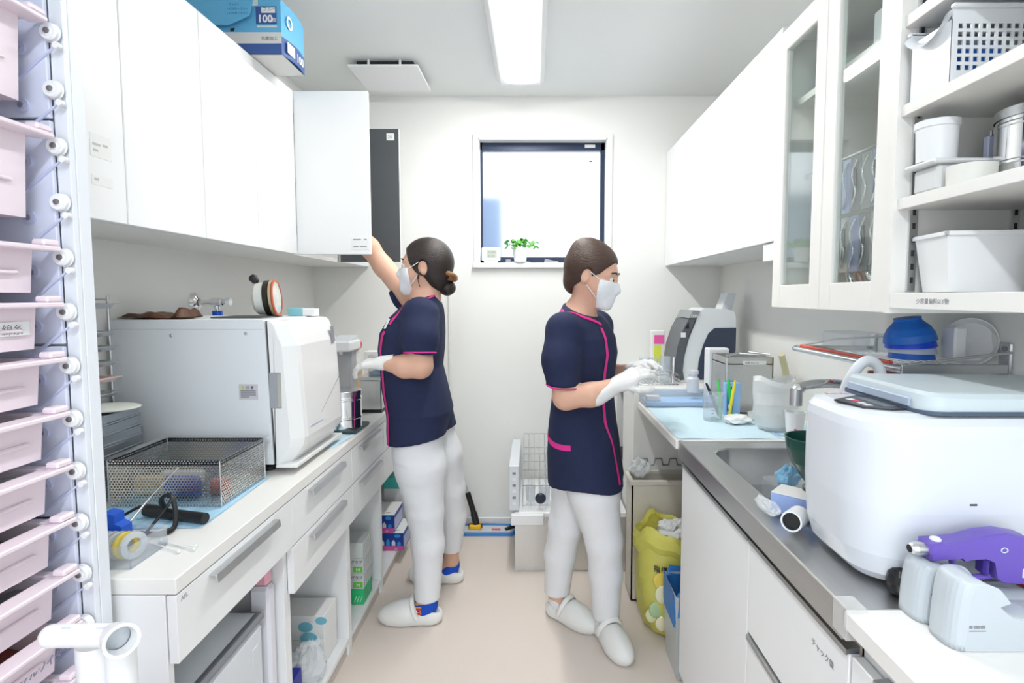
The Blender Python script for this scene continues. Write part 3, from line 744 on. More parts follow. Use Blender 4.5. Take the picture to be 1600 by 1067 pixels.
# lidded round jar lying on its side
jx, jy, jz = -.885, 1.87, ATOP + .0625
jr = thing('round_jar', 'round white jar with orange sealed glass lid lying on the steriliser', 'jar', (jx, jy, ATOP))
ax = (.97, .18, .08)
MB().lathe([(0, -.048), (.040, -.048), (.052, -.038), (.056, -.012)], (jx, jy, jz), 36, ax).build('cup', mat('jar_white', (.74, .75, .70), .35), jr)
MB().lathe([(.056, -.012), (.060, -.010), (.060, .004), (.056, .006)], (jx, jy, jz), 36, ax).build('clamp_band', mat('jar_dark_band', (.035, .032, .028), .35, .6), jr)
MB().lathe([(.055, .006), (.0605, .008), (.0605, .016), (.056, .018)], (jx, jy, jz), 36, ax).build('lid_rim', mat('jar_gold_rim', (.55, .42, .26), .35, .7), jr)
MB().lathe([(.056, .0185), (.0605, .0185), (.0605, .023), (.054, .023)], (jx, jy, jz), 36, ax).build('gasket', mat('orange_gasket', (.62, .13, .06), .5), jr)
MB().lathe([(.054, .022), (.03, .027), (0, .028)], (jx, jy, jz), 36, ax).build('lid_glass', mat('jar_glass_face', (.70, .71, .66), .12, coat=.6), jr)
kn = Vector((jx, jy, jz)) + Vector((-.052, .02, .052))
MB().lathe([(.006, 0), (.012, .004), (.015, .022), (.009, .03), (0, .03)], kn, 6, (-.6, -.1, .75)).build('knob', BLACK, jr)
# small teal and white cartons
t = thing('small_carton', 'small teal and white carton on the steriliser behind the jar', 'box', (-.80, 1.96, ATOP))
MB().box(-.865, 1.955, ATOP, -.815, 2.0, ATOP + .028, .001).build('teal_end', mat('teal_card', (.25, .56, .62), .6), t)
MB().box(-.8145, 1.955, ATOP, -.772, 2.0, ATOP + .026, .001).build('white_end', PAPER, t)

# wall stop valve
wt = thing('wall_tap', 'chrome wall stop tap with a blue collar above the steriliser', 'tap', (XL, 2.08, 1.335))
MB().lathe([(.037, 0), (.036, .006), (.027, .014), (.013, .018)], (XL, 2.08, 1.335), 28, (1, 0, 0)).build('wall_flange', CHROME, wt)
MB().cyl((XL + .015, 2.08, 1.335), (XL + .12, 2.08, 1.338), .010).build('pipe', CHROME, wt)
MB().lathe([(.010, .0), (.0165, .003), (.0165, .04), (.012, .045)], (XL + .062, 2.08, 1.336), 8, (1, 0, 0)).build('nut', CHROME, wt)
MB().cyl((XL + .086, 2.08, 1.338), (XL + .086, 2.08, 1.30), .010).build('outlet', CHROME, wt)
MB().cyl((XL + .086, 2.08, 1.304), (XL + .086, 2.08, 1.284), .0175).build('blue_collar', BLUEP, wt)
MB().lathe([(.008, 0), (.014, .003), (.014, .018), (.0, .022)], (XL + .12, 2.08, 1.338), 16, (1, 0, 0)).build('end_knob', PLW, wt)

# instrument tray rack behind the tall panel
ir = thing('instrument_rack', 'steel wire rack for instrument trays beside the steriliser', 'rack', (-1.13, 1.35, HL))
for x in (-1.262, -1.205):
    for y in (1.385, 1.575): MB().cyl((x, y, HL), (x, y, 1.36), .004, n=8).build('post', STEEL, ir)
for z in (HL + .01, 1.35):
    for y in (1.385, 1.575): MB().cyl((-1.262, y, z), (-1.205, y, z), .003, n=6).build('crossbar', STEEL, ir)
def itray(z, m, label, x1=-1.18):
    t = MB(); x0, y0, y1 = -1.25, 1.392, 1.568
    t.box(x0, y0, z, x1 - .012, y1, z + .002).box(x0, y0, z, x0 + .002, y1, z + .014).box(x0, y0, z, x1 - .012, y0 + .002, z + .014).box(x0, y1 - .002, z, x1 - .012, y1, z + .014)
    t.prism([(x1 - .014, z), (x1 - .012, z), (x1 - .002, z + .0125), (x1 + .012, z + .0125), (x1 + .012, z + .014), (x1 - .003, z + .014)], 'xz', y0, y1)
    t.build('instrument_tray', m, None, label, 'tray', 'trays in the wire rack')
PK = mat('pale_pink_plastic', (.85, .68, .66), .4)
lev = [(1.325,  STEEL, 'steel instrument tray in the wire rack, topmost'), (1.248,  STEEL, 'steel instrument tray in the wire rack, second from the top'), (1.207,  STEEL, 'steel instrument tray in the wire rack, third from the top'),
       (1.165,  STEEL, 'steel instrument tray in the wire rack just above the pink tray'), (1.12,  PK, 'pale pink instrument tray in the wire rack'), (1.078,  STEEL, 'steel instrument tray in the wire rack, lowest')]
for a in lev: itray(*a)
MB().ball((-1.155, 1.48, 1.06), .088, .07, .007, 28, 8).build('kidney_dish', mat('ivory_plastic', (.80, .82, .76), .4), None, 'flat ivory oval dish on the steel cassettes', 'dish')
CAS = mat('cassette_steel', (.40, .43, .46), .35, .9, bump=.2, bscale=90)
for i in range(8):
    z = HL + .006 + i * .0277
    ang = [3, 3, 2, 3, 3, 1, 6, 6][i]
    cm = MB(); cm.M = rotz(-1.178, 1.48, z, ang)
    cm.box(-.065, -.078, 0, .068, .078, .005, .001).box(-.065, -.078, .022, .068, .078, .027, .001)
    for x in (-.062, .058): cm.box(x, -.074, .005, x + .006, .074, .022)
    for q in range(8): cm.box(-.055 + q * .015, -.075, .006, -.05 + q * .015, .075, .021)
    cm.build('instrument_cassette', CAS, None, ['grey steel cassette at the very bottom of the cassette stack', 'grey steel cassette, second from the bottom of the cassette stack', 'grey steel cassette, third from the bottom of the cassette stack', 'grey steel cassette, fourth from the bottom of the cassette stack', 'grey steel cassette, fourth below the ivory dish in the stack', 'grey steel cassette, third below the ivory dish in the stack', 'grey steel cassette tilted outward, second below the ivory dish', 'grey steel cassette directly under the ivory oval dish'][i], 'cassette', 'stacked instrument cassettes')

# pale blue textured mat and perforated basket
def paper_sheet(name, x0, y0, x1, y1, z, m, label, rot=0, wav=.0012, group=None):
    cx, cy = (x0 + x1) / 2, (y0 + y1) / 2
    s = MB(); s.M = rotz(cx, cy, z, rot); hx, hy = (x1 - x0) / 2, (y1 - y0) / 2
    s.grid(lambda u, v: (-hx + 2 * hx * u, -hy + 2 * hy * v, .0015 + wav * (math.sin(11 * u + 3 * v) * math.cos(8 * v))), 20, 20)
    s.grid(lambda u, v: (-hx + 2 * hx * u, -hy + 2 * hy * v, .0001), 2, 2)
    return s.build(name, m, None, label, 'paper mat', group, fix=False)
paper_sheet('bib_paper', -1.085, 1.245, -.775, 1.60, HL, PALEB2, 'light blue embossed paper mat under the perforated steel basket', 2, .0004)
pb = thing('perforated_basket', 'rectangular perforated stainless steel basket with flared rim', 'basket', (-.94, 1.48, HL + .004))
PERF = perforated('perforated_steel', (.60, .60, .58), .0078, .33)
bz0, bz1 = HL + .004, HL + .122
x0, x1, y0, y1 = -1.072, -.79, 1.372, 1.60
m = MB()
for off in (0.0,):
    P = [(x0, y0, bz0), (x1, y0, bz0), (x1, y1, bz0), (x0, y1, bz0), (x0, y0, bz1), (x1, y0, bz1), (x1, y1, bz1), (x0, y1, bz1)]
    m.add(P, [(0, 1, 2, 3), (0, 4, 5, 1), (1, 5, 6, 2), (2, 6, 7, 3), (3, 7, 4, 0)])
m.build('mesh_body', PERF, pb)
rm = MB(); e = .012
for a, b_, c, d in (((x0, y0), (x1, y0), (x1 + e, y0 - e * .6), (x0 - e, y0 - e * .6)), ((x1, y0), (x1, y1), (x1 + e, y1 + e), (x1 + e, y0 - e * .6)), ((x1, y1), (x0, y1), (x0 - e, y1 + e), (x1 + e, y1 + e)), ((x0, y1), (x0, y0), (x0 - e, y0 - e * .6), (x0 - e, y1 + e))):
    rm.quad((*a, bz1), (*b_, bz1), (*c, bz1 + .004), (*d, bz1 + .004)); rm.quad((*a, bz1 - .012), (*b_, bz1 - .012), (*b_, bz1), (*a, bz1))
rm.build('rim', STEEL, pb)
for x, y in ((x0, y0), (x1, y0), (x1, y1), (x0, y1)): MB().cyl((x, y, bz0), (x, y, bz1), .0022, n=8).build('corner_seam', STEEL, pb)
for (a, b_, w, h, rz_, col, lab) in ((-1.03, 1.46, .07, .05, 12, (.55, .42, .2), 'ochre block standing for a reflection in the basket steel'), (-.93, 1.44, .10, .055, -8, (.06, .09, .4), 'dark blue block standing for a reflection in the basket steel'), (-.845, 1.47, .05, .04, 20, (.6, .13, .1), 'red block standing for a reflection in the basket steel'), (-.99, 1.54, .11, .04, 5, (.62, .62, .58), 'pale grey block added among the reflection hues in the basket')):
    q = MB(); q.M = rotz(a, b_, bz0 + .001, rz_); q.box(-w / 2, -.012, 0, w / 2, .012, h, .005)
    q.build('reflection_block', mat(lab.replace(' ', '_')[:20], col, .5), None, lab, 'packet')  # blocks added to carry hues reflected in the basket steel
# black bar and looped strap
bar = thing('black_wand', 'black round bar device with a looped cable on the blue mat', 'device', (-.88, 1.29, HL + .003))
MB().cyl((-.965, 1.315, HL + .016), (-.795, 1.27, HL + .0155), .0125, n=20).build('bar', BLACK, bar)
MB().tube([(-.905, 1.30, HL + .022), (-.90, 1.275, HL + .058), (-.875, 1.27, HL + .072), (-.855, 1.255, HL + .045), (-.842, 1.23, HL + .012), (-.855, 1.205, HL + .0075), (-.885, 1.2, HL + .008)], .0062, 8, fine=6, flat=.7).build('strap', BLACK, bar)
MB().tube([(-.905, 1.30, HL + .03), (-.94, 1.27, HL + .045), (-.985, 1.25, HL + .025), (-1.04, 1.24, HL + .018)], .0035, 7, fine=6).build('cable', BLACK, bar)
MB().tube([(-.87, 1.27, HL + .065), (-.865, 1.235, HL + .05), (-.885, 1.2, HL + .012)], .0055, 8, fine=6, flat=.6).build('strap_back', BLACK, bar)
MB().lathe([(.012, 0), (.012, .012), (.009, .015), (0, .015)], (-.892, 1.19, HL + .001), 16).build('toggle', BLACK, bar)
MB().lathe([(.0085, 0), (.0085, .003), (0, .004)], (-.892, 1.178, HL + .010), 14, (0, -1, .4)).build('red_button', mat('red_plastic', (.75, .03, .05), .35), bar)
# metal tweezers leaning on the basket
MB().tube([(-.925, 1.21, HL + .02), (-.90, 1.27, HL + .075), (-.885, 1.34, HL + .115)], [.0014] * 6 + [.001] * 7, 6, fine=6, flat=2.2).build('tweezers', STEEL, None, 'slim steel tweezers leaning on the perforated basket', 'tweezers')
# clear acrylic organiser with blue clamp and tape rolls
oz = HL + .0005
og = thing('acrylic_tray', 'clear acrylic desk tray at the near end of the white worktop', 'tray', (-.93, 1.11, oz))
a = MB(); x0, x1, y0, y1 = -.965, -.79, 1.055, 1.165
a.box(x0, y0, oz, x1, y1, oz + .003).box(x0, y0, oz, x1, y0 + .003, oz + .045).box(x0, y1 - .003, oz, x1, y1, oz + .045).box(x1 - .003, y0, oz, x1, y1, oz + .045).box(x0, y0, oz, x0 + .003, y1, oz + .045)
a.build('tray_body', ACRYL, og)
tr = thing('tape_reel', 'yellow and clear tape rolls standing in the acrylic tray', 'tape', (-.91, 1.10, oz + .004))
for q in range(5):
    col = mat('yellow_tape', (.85, .66, .12), .5) if q == 3 else mat('clear_tape_roll', (.72, .75, .78), .3, alpha=.8)
    MB().lathe([(.015, 0), (.027, 0), (.027, .006), (.015, .006), (.015, 0)], (-.94 + q * .014, 1.10, oz + .0315), 24, (1, -.35, 0)).build('roll', col, tr)
bc = thing('blue_clamp', 'bright blue plastic holder block beside the tape rolls', 'holder', (-.97, 1.14, oz + .004))
MB().prism([(-1.0, oz + .004), (-.925, oz + .004), (-.925, oz + .055), (-.94, oz + .062), (-.94, oz + .08), (-.963, oz + .085), (-.965, oz + .062), (-1.0, oz + .058)], 'xz', 1.125, 1.155).build('block', BLUEP, bc)
MB().box(-.998, 1.121, oz + .02, -.93, 1.1252, oz + .05, .001).build('ridge', BLUEP, bc)
MB().box(-.99, 1.2, HL + .004, -.93, 1.235, HL + .02, .006).build('red_pouch', mat('clear_red_pouch', (.6, .25, .28), .3, alpha=.85), None, 'small translucent red pouch behind the blue holder', 'pouch')
for q, (xa, ya, xb_, yb_) in enumerate(((-.86, 1.18, -.76, 1.135), (-.855, 1.172, -.765, 1.15), (-.87, 1.165, -.785, 1.125))):
    s = MB().cyl((xa, ya, HL + .004 + q * .0001), (xb_, yb_, HL + .004), .0016, n=8).ball((xa, ya, HL + .0045), .004, n=8, m=6).ball((xb_, yb_, HL + .0045), .004, n=8, m=6)
    s.build('cotton_swab', PAPER, None, ['white cotton swab lying nearest the black wand', 'white cotton swab lying between two others on the worktop', 'white cotton swab lying closest to the acrylic tray'][q], 'swab', 'loose cotton swabs')

# dressing drum on a dark tray, blue paper, folded mask
paper_sheet('bib_paper', -.83, 1.93, -.695, 2.20, HL, PALEB, 'pale blue paper sheet beside the steel dressing drum', -4, .002)
def drum(x, y, z, r, h, label, lidcol=STEEL, tray=True):
    t = thing('steel_drum', label, 'drum', (x, y, z))
    MB().lathe([(0, .001), (r, 0), (r, h * .24), (r * 1.025, h * .26), (r * 1.025, h * .29), (r, h * .31), (r, h * .74), (r * 1.025, h * .76), (r * 1.025, h * .79), (r, h * .81), (r, h * .86)], (x, y, z), 40).build('drum_body', CHROME, t)
    MB().lathe([(r * 1.03, h * .86), (r * 1.03, h * .985), (r * 1.0, h), (0, h * 1.01)], (x, y, z), 40).build('lid', lidcol, t)
    MB().box(x - .012, y - r - .008, z + h * .78, x + .012, y - r + .004, z + h * .93, .002).build('latch', STEEL, t)
    return t
MB().box(-.865, 2.12, HL + .001, -.69, 2.30, HL + .012, .003).build('base_tray', mat('dark_teal_tray', (.03, .06, .065), .4), None, 'shallow dark tray under the steel dressing drum', 'tray')
drum(-.775, 2.21, HL + .013, .079, .148, 'shiny steel dressing drum beside the steriliser')
MB().tube([(-.80, 2.02, HL + .006), (-.775, 2.06, HL + .012), (-.765, 2.10, HL + .006)], .008, 8, fine=5, flat=.4).build('blue_clip', mat('teal_plastic', (.05, .33, .42), .4), None, 'small teal clip lying on the pale blue paper', 'clip')

# dispenser, bottle, carton, mesh cup, steel box in the far corner of the worktop
t = thing('gel_dispenser', 'white and grey automatic gel dispenser behind the steriliser', 'dispenser', (-.9, 2.62, HL))
MB().box(-.965, 2.60, HL, -.845, 2.72, HL + .02, .004).build('base', PLW, t)
MB().box(-.955, 2.64, HL + .02, -.87, 2.71, HL + .275, .006).build('column', mat('mid_grey_plastic', (.42, .43, .45), .4), t)
MB().box(-.96, 2.57, HL + .275, -.85, 2.72, HL + .325, .008).build('head', PLW, t)
MB().prism([(2.58, HL + .325), (2.71, HL + .325), (2.71, HL + .345)], 'yz', -.95, -.86).build('cover', PLG, t)
MB().cyl((-.905, 2.59, HL + .276), (-.905, 2.59, HL + .262), .008).build('nozzle', ALU, t)
t = thing('bottle', 'clear bottle with a red cap behind the gel dispenser', 'bottle', (-.93, 2.86, HL))
MB().lathe([(0, 0), (.036, 0), (.038, .01), (.038, .19), (.024, .225), (.02, .26)], (-.93, 2.86, HL), 24).build('bottle_body', mat('milky_bottle', (.80, .80, .78), .25, alpha=.85), t)
MB().lathe([(.02, .255), (.037, .268), (.04, .29), (.036, .30), (0, .302)], (-.93, 2.86, HL), 24).build('cap', mat('red_cap', (.75, .03, .06), .35), t)
MB().lathe([(.0385, .05), (.0385, .15)], (-.93, 2.86, HL), 24).build('bottle_label', mat('orange_label', (.75, .45, .15), .6), t)
t = thing('carton', 'white carton with pink lettering beyond the red-capped bottle', 'box', (-.83, 2.92, HL))
MB().box(-.885, 2.88, HL, -.80, 2.97, HL + .245, .001).build('carton_body', PAPER, t)
text('ラ', .04, (-.868, 2.8796, HL + .20), (1, 0, 0), (0, 0, 1), mat('pink_print', (.8, .12, .35), .6), t)
MB().box(-.82, 2.879, HL + .17, -.805, 2.88, HL + .2).build('yellow_print', mat('yellow_print', (.8, .72, .1), .6), t)
t = thing('mesh_cup', 'tapered steel mesh cup standing before the white carton', 'cup', (-.86, 2.76, HL))
MB().lathe([(0, .0), (.022, .0), (.036, .2), (.038, .205)], (-.80, 2.78, HL), 28).build('cup_wall', perforated('mesh_cup_steel', (.5, .54, .53), .009, .3), t)
MB().lathe([(.036, .2), (.040, .203), (.036, .208)], (-.80, 2.78, HL), 28).build('cup_rim', STEEL, t)
t = thing('steel_box', 'square stainless steel box behind the dressing drum', 'box', (-.74, 2.62, HL))
MB().box(-.80, 2.52, HL + .012, -.70, 2.68, HL + .15, .004).build('box_body', STEEL, t)
MB().box(-.806, 2.514, HL + .15, -.694, 2.686, HL + .165, .003).build('lid', STEEL, t)
MB().box(-.80, 2.52, HL, -.70, 2.68, HL + .012).build('base', BLACK, t)
t = thing('glass_beaker', 'clear beaker of teal liquid on the square steel box', 'beaker', (-.745, 2.60, HL + .165))
MB().lathe([(.0, .0), (.034, .0), (.036, .09), (.034, .09), (.032, .004), (0, .004)], (-.745, 2.60, HL + .1655), 28).build('beaker_glass', ACRYL, t)
MB().lathe([(0, .005), (.031, .005), (.032, .045), (0, .045)], (-.745, 2.60, HL + .1655), 28).build('liquid', mat('teal_liquid', (.01, .22, .36), .1), t)

# ---- under the worktop
bn = thing('pedal_bin', 'pale grey pedal bin with a dark rim under the drawer', 'bin', (-.93, 1.28, .069))
MB().box(-1.2, 1.09, .0695, -.725, 1.43, .50, .012).build('bin_body', PLG, bn)
MB().box(-1.205, 1.085, .501, -.72, 1.435, .52, .006).build('rim', mat('bin_dark_rim', (.2, .21, .23), .35), bn)
lm = MB(); lm.grid(lambda u, v: (-1.19 + u * .45, 1.10 + v * .32, .521 + .055 * math.sin(math.pi * u) ** .6 * math.sin(math.pi * v) ** .5), 14, 14)
lm.build('lid', mat('bin_lid', (.60, .64, .68), .4), bn, fix=False)
MB().box(-.7262, 1.37, .40, -.7235, 1.40, .45, .003).build('latch_plate', PLG, bn)
t = thing('soap_bottle', 'small pink bottle standing at the back of the bin gap', 'bottle', (-.745, 1.475, .069))
MB().box(-.775, 1.455, .0695, -.72, 1.495, .57, .008).build('stand_carton', mat('lavender_carton', (.78, .78, .84), .5), t)
MB().box(-.765, 1.46, .571, -.725, 1.49, .625, .007).build('pink_bottle', mat('pink_bottle', (.82, .42, .5), .35), t)
MB().ball((-.748, 1.459, .605), .007, .002, .004, 10, 6).build('heart_mark', mat('red_mark', (.6, .06, .15), .5), t)

DOT = mat('teal_dot', (.2, .55, .68), .6)
t = thing('tissue_carton', 'white carton with teal dots on the bottom shelf', 'box', (-.85, 1.94, .069))
MB().box(-1.0, 1.86, .069, -.735, 1.99, .155, .001).build('lower_carton', PAPER, t)
MB().box(-1.0, 1.87, .156, -.735, 1.99, .245, .001).build('upper_carton', PAPER, t)
for x, z, r in ((-.80, .205, .026), (-.745, .228, .02), (-.79, .165, .03)): MB().lathe([(0, .0012), (r, .001), (r, 0)], (x, 1.87 if z > .156 else 1.86, z), 20, (0, -1, 0), sy=.7).build('dot', DOT, t)
MB().box(-.86, 1.57, .069, -.735, 1.68, .19, .001).build('blue_box', mat('deep_blue_card', (.02, .03, .3), .5), None, 'dark blue carton on the shelf before the dotted carton', 'box')
def crumple(name, c, rx, ry, rz_, m, label, cat, seed=1, amp=.25, n=26, parent=None, kind=None):
    rr = random.Random(seed); ph = [(rr.uniform(2, 7), rr.uniform(2, 7), rr.uniform(0, 6), rr.uniform(.3, 1)) for _ in range(7)]
    b = MB(); vs_ = []; fs = []; mm = n // 2
    for i in range(mm + 1):
        t_ = math.pi * i / mm
        for k_ in range(n):
            a_ = 2 * math.pi * k_ / n
            d_ = 1 + amp * sum(w * math.sin(f * a_ + q) * math.sin(g_ * t_) for f, g_, q, w in [(round(p_[0]), p_[1], p_[2], p_[3]) for p_ in ph]) / 3.2 + amp * .25 * rr.uniform(-1, 1) * math.sin(t_)
            vs_.append((c[0] + rx * d_ * math.sin(t_) * math.cos(a_), c[1] + ry * d_ * math.sin(t_) * math.sin(a_), max(c[2] - rz_ * .98, c[2] - rz_ * d_ * math.cos(t_))))
    for i in range(mm):
        for k_ in range(n): fs.append((i * n + k_, i * n + (k_ + 1) % n, (i + 1) * n + (k_ + 1) % n, (i + 1) * n + k_))
    b.add(vs_, fs, False)
    return b.build(name, m, parent, label, cat, kind=kind)
crumple('plastic_bag', (-.755, 1.78, .135), .055, .07, .065, FILM, 'crumpled clear plastic bag on the bottom shelf beside dotted carton', 'bag', 3, .35)

GB = mat('glove_box_grey', (.63, .67, .66), .6); GRN = mat('label_green', (.16, .58, .08), .55); GRN2 = mat('bright_green_card', (.02, .55, .19), .55)
for i in range(4):
    z = .0692 + i * .0665
    lab = ['bright green glove carton at the bottom of the stack', 'pale glove carton lettered M just above the green carton', 'pale glove carton lettered M second above the green carton', 'plain pale carton on top of the glove carton stack'][i]
    t = thing('glove_box', lab, 'box', (-.78, 2.31, z), 'stacked glove cartons')
    MB().box(-.86, 2.25, z, -.715, 2.37, z + .0655, .001).build('carton', GRN2 if i == 0 else GB, t)
    if i in (1, 2):
        MB().box(-.758, 2.249, z + .006, -.718, 2.2502, z + .03).build('size_label', GRN, t)
        text('M', .022, (-.745, 2.2486, z + .010), (1, 0, 0), (0, 0, 1), WINK, t)
        text('グラブ', .016, (-.766, 2.2486, z + .044), (1, 0, 0), (0, 0, 1), INK, t)
    for q in range(4): MB().tube([(-.7148, 2.26 + q * .028, z + .008), (-.7148, 2.275 + q * .028, z + .058)], .0012, 5).build('print_stripe', GINK, t)
    if i == 0:
        for q in range(3): MB().tube([(-.755 + q * .012, 2.2495, z + .01), (-.745 + q * .012, 2.2495, z + .035)], .0015, 5).build('white_stroke', WINK, t)
BPB = mat('royal_blue_card', (.008, .045, .30), .45); BPP = mat('pink_card_band', (.66, .10, .36), .5); BPL = mat('sky_blue_print', (.03, .30, .72), .5); BPW = mat('white_print', (.72, .75, .82), .5)
for i in range(2):
    z = .0692 + i * .0925; xo = -.045 * i
    x0, x1, y0, y1 = -.83 + xo, -.665 + xo, 2.745, 2.93
    t = thing('cap_box', ['blue and pink carton on the bottom shelf, lower of two', 'blue and pink carton stacked on another, with white top'][i], 'box', ((x0 + x1) / 2, 2.84, z), 'blue and pink cartons')
    MB().box(x0, y0, z, x1, y1, z + .091, .001).build('carton', BPB, t)
    MB().box(x0, y0 - .0006, z, x1, y0 + .0005, z + .024).build('pink_band', BPP, t)
    MB().box(x0, y0, z + .091, x1, y1, z + .0917).build('white_top', PAPER, t)
    MB().box(x1 - .0002, y0 + .01, z + .008, x1 + .0006, y1 - .01, z + .07).build('side_print', mat('pale_violet_print', (.45, .5, .7), .5), t)
    for q in range(5):
        xx = x1 - .022 - q * .028; hh = [.022, .03, .037, .03, .022][q]
        MB().prism([(xx - .009, z + .026), (xx + .009, z + .026), (xx + .009, z + .026 + hh * .6), (xx, z + .026 + hh), (xx - .009, z + .026 + hh * .6)], 'xz', y0 - .0014, y0 - .0004).build('cap_print', BPL if q % 2 == 0 else BPW, t)
    MB().lathe([(0, .0012), (.016, .001), (.016, 0)], (x1 - .03, y0, z + .076), 18, (0, -1, 0), sy=.55).build('badge', BPL, t)
    text('wb', .012, (x1 - .045, y0 - .0012, z + .006), (1, 0, 0), (0, 0, 1), BPW, t)
    text('ABM', .012, (x1 - .05, y0 + .03, z + .0922), (1, 0, 0), (0, 1, 0), INK, t)
t = thing('tall_carton', 'tall white carton with teal top and green stripe in the corner shelf', 'box', (-.77, 3.05, .069))
MB().box(-.83, 3.0, .0692, -.705, 3.12, .36, .001).build('carton', PAPER, t)
MB().box(-.8302, 2.999, .30, -.7048, 3.1, .3605, .001).build('teal_top', mat('teal_print', (.08, .62, .52), .5), t)
MB().box(-.716, 2.9985, .09, -.708, 3.0, .28).build('green_stripe', mat('olive_green', (.45, .55, .1), .5), t)

# blue glove carton on the upper cabinets
BZ0, BZ1 = UZ1 + .0008, UZ1 + .178
SKY = mat('sky_blue_card', (.13, .46, .74), .5); SKYD = mat('navy_card', (.05, .11, .33), .5); SKYW = mat('offwhite_card', (.72, .72, .70), .6)
t = thing('glove_carton', 'blue and white carton of one hundred gloves overhanging the wall cabinets', 'box', (-1.0, 2.01, BZ0))
gx0, gx1, gy0, gy1 = -1.19, -.845, 1.925, 2.11
MB().box(gx0, gy0, BZ0, gx1, gy1, BZ0 + .001).build('carton_bottom', SKYW, t)
MB().box(gx0, gy0, BZ0, gx1, gy0 + .002, BZ0 + .036).build('navy_band', SKYD, t)
MB().box(gx0, gy0, BZ0 + .036, gx1, gy0 + .002, BZ0 + .072).build('white_band', SKYW, t)
MB().prism([(gx0, BZ0 + .072), (gx1, BZ0 + .072), (gx1, BZ1), (gx1 - .075, BZ1), (gx1 - .075, BZ1 - .02), (gx0, BZ1 - .02)], 'xz', gy0, gy0 + .002).build('blue_face', SKY, t)
MB().prism([(gx0 - .02, BZ0 + .09), (gx1 - .165, BZ0 + .085), (gx1 - .095, BZ0 + .115), (gx1 - .08, BZ1 - .012), (gx0 - .02, BZ1 + .012)], 'xz', gy0 - .022, gy0 - .019).build('torn_flap', SKY, t)
MB().prism([(gx1 - .17, BZ0 + .074), (gx1 - .158, BZ0 + .074), (gx1 - .155, BZ0 + .086), (gx1 - .17, BZ0 + .084)], 'xz', gy0 - .0008, gy0).build('tear', GAP, t)
MB().box(gx0, gy1 - .002, BZ0, gx1, gy1, BZ1).build('rear_face', SKY, t)
MB().box(gx0, gy0, BZ0, gx0 + .002, gy1, BZ1).build('wall_end', SKY, t)
en = MB()
en.cm = 0; en.grid(lambda u, v: (gx1 + .012 * math.sin(math.pi * u) * (1 - v * .5), gy0 + u * (gy1 - gy0), BZ0 + .06 + v * (BZ1 - BZ0 - .06)), 10, 6)
en.cm = 1; en.grid(lambda u, v: (gx1 + .012 * math.sin(math.pi * u), gy0 + u * (gy1 - gy0), BZ0 + v * .06), 10, 3)
en.build('bulged_end', [SKY, SKYD], t, fix=False)
MB().box(gx1 - .083, gy0 - .001, BZ0 + .098, gx1 - .014, gy0 + .001, BZ1 - .022).build('count_panel', SKYD, t)
MB().box(gx1 - .064, gy0 - .0016, BZ0 + .134, gx1 - .018, gy0 - .0008, BZ1 - .026).build('note_panel', PAPER, t)
text('ブルー', .016, (gx1 - .06, gy0 - .002, BZ0 + .14), (1, 0, 0), (0, 0, 1), GINK, t)
text('100', .034, (gx1 - .078, gy0 - .0015, BZ0 + .104), (1, 0, 0), (0, 0, 1), WINK, t, bold=.001)
text('枚', .016, (gx1 - .03, gy0 - .0015, BZ0 + .105), (1, 0, 0), (0, 0, 1), WINK, t)
MB().box(gx1 - .08, gy0 - .0006, BZ0 + .088, gx1 - .014, gy0 + .001, BZ0 + .093).build('pale_line', SKYW, t)
text('抗菌加工', .014, (gx1 - .068, gy0 - .0008, BZ0 + .047), (1, 0, 0), (0, 0, 1), GINK, t)
for q in range(3): text(['・フィット', '・パウダーフリー', '・パウダーフリー'][q], .009, (gx1 - .17, gy0 - .0225, BZ1 - .03 - q * .014), (1, 0, 0), (0, 0, 1), SKYD, t)
MB().box(gx1 + .010, gy0 + .02, BZ0 + .015, gx1 + .0125, gy0 + .075, BZ0 + .05).build('end_note', PAPER, t)
text('100', .04, (gx1 + .0135, gy0 + .085, BZ0 + .012), (0, 1, 0), (0, 0, 1), WINK, t, bold=.001)
MB().lathe([(.022, 0), (.022, .001), (.014, .001), (.014, 0)], (gx1 + .009, gy0 + .045, BZ0 + .12), 18, (1, 0, 0)).build('round_badge', WINK, t)

# mop leaning against the back wall
mp = thing('floor_mop', 'flat floor mop with blue edged head and steel handle by the wall', 'mop', (-.28, 3.12, 0))
MB().prism([(x, y) for x, y in rrect(-.47, 3.07, -.10, 3.185, .04)], 'xy', .001, .014).build('mop_pad', mat('mop_blue_edge', (.06, .25, .62), .8, bump=.4, bscale=200), mp)
MB().prism([(x, y) for x, y in rrect(-.455, 3.085, -.115, 3.17, .03)], 'xy', .0145, .022).build('mop_plate', mat('mop_plate_grey', (.62, .65, .68), .4), mp)
MB().tube([(-.45, 3.168, .024), (-.30, 3.175, .026), (-.12, 3.165, .024), (-.105, 3.12, .022), (-.12, 3.09, .02)], .006, 8, fine=6).build('mop_cord', mat('mop_blue_edge', (.06, .25, .62), .8), mp)
MB().box(-.245, 3.10, .022, -.195, 3.12, .025).build('red_mark', mat('mop_red', (.6, .12, .14), .5), mp)
MB().tube([(-.165, 3.10, .026), (-.14, 3.12, .03), (-.12, 3.14, .026)], .011, 8, fine=4, flat=.5).build('clip', BLACK, mp)
YEL = mat('mop_yellow', (.85, .52, .02), .45)
MB().box(-.375, 3.10, .022, -.305, 3.15, .05, .006).build('yoke', YEL, mp)
MB().cyl((-.38, 3.125, .04), (-.30, 3.125, .04), .012, n=14).build('hinge_pin', BLACK, mp)
MB().tube([(-.335, 3.125, .05), (-.352, 3.13, .12), (-.385, 3.137, .23)], [.020] * 6 + [.016] * 7, 10, fine=6).build('socket', BLACK, mp)
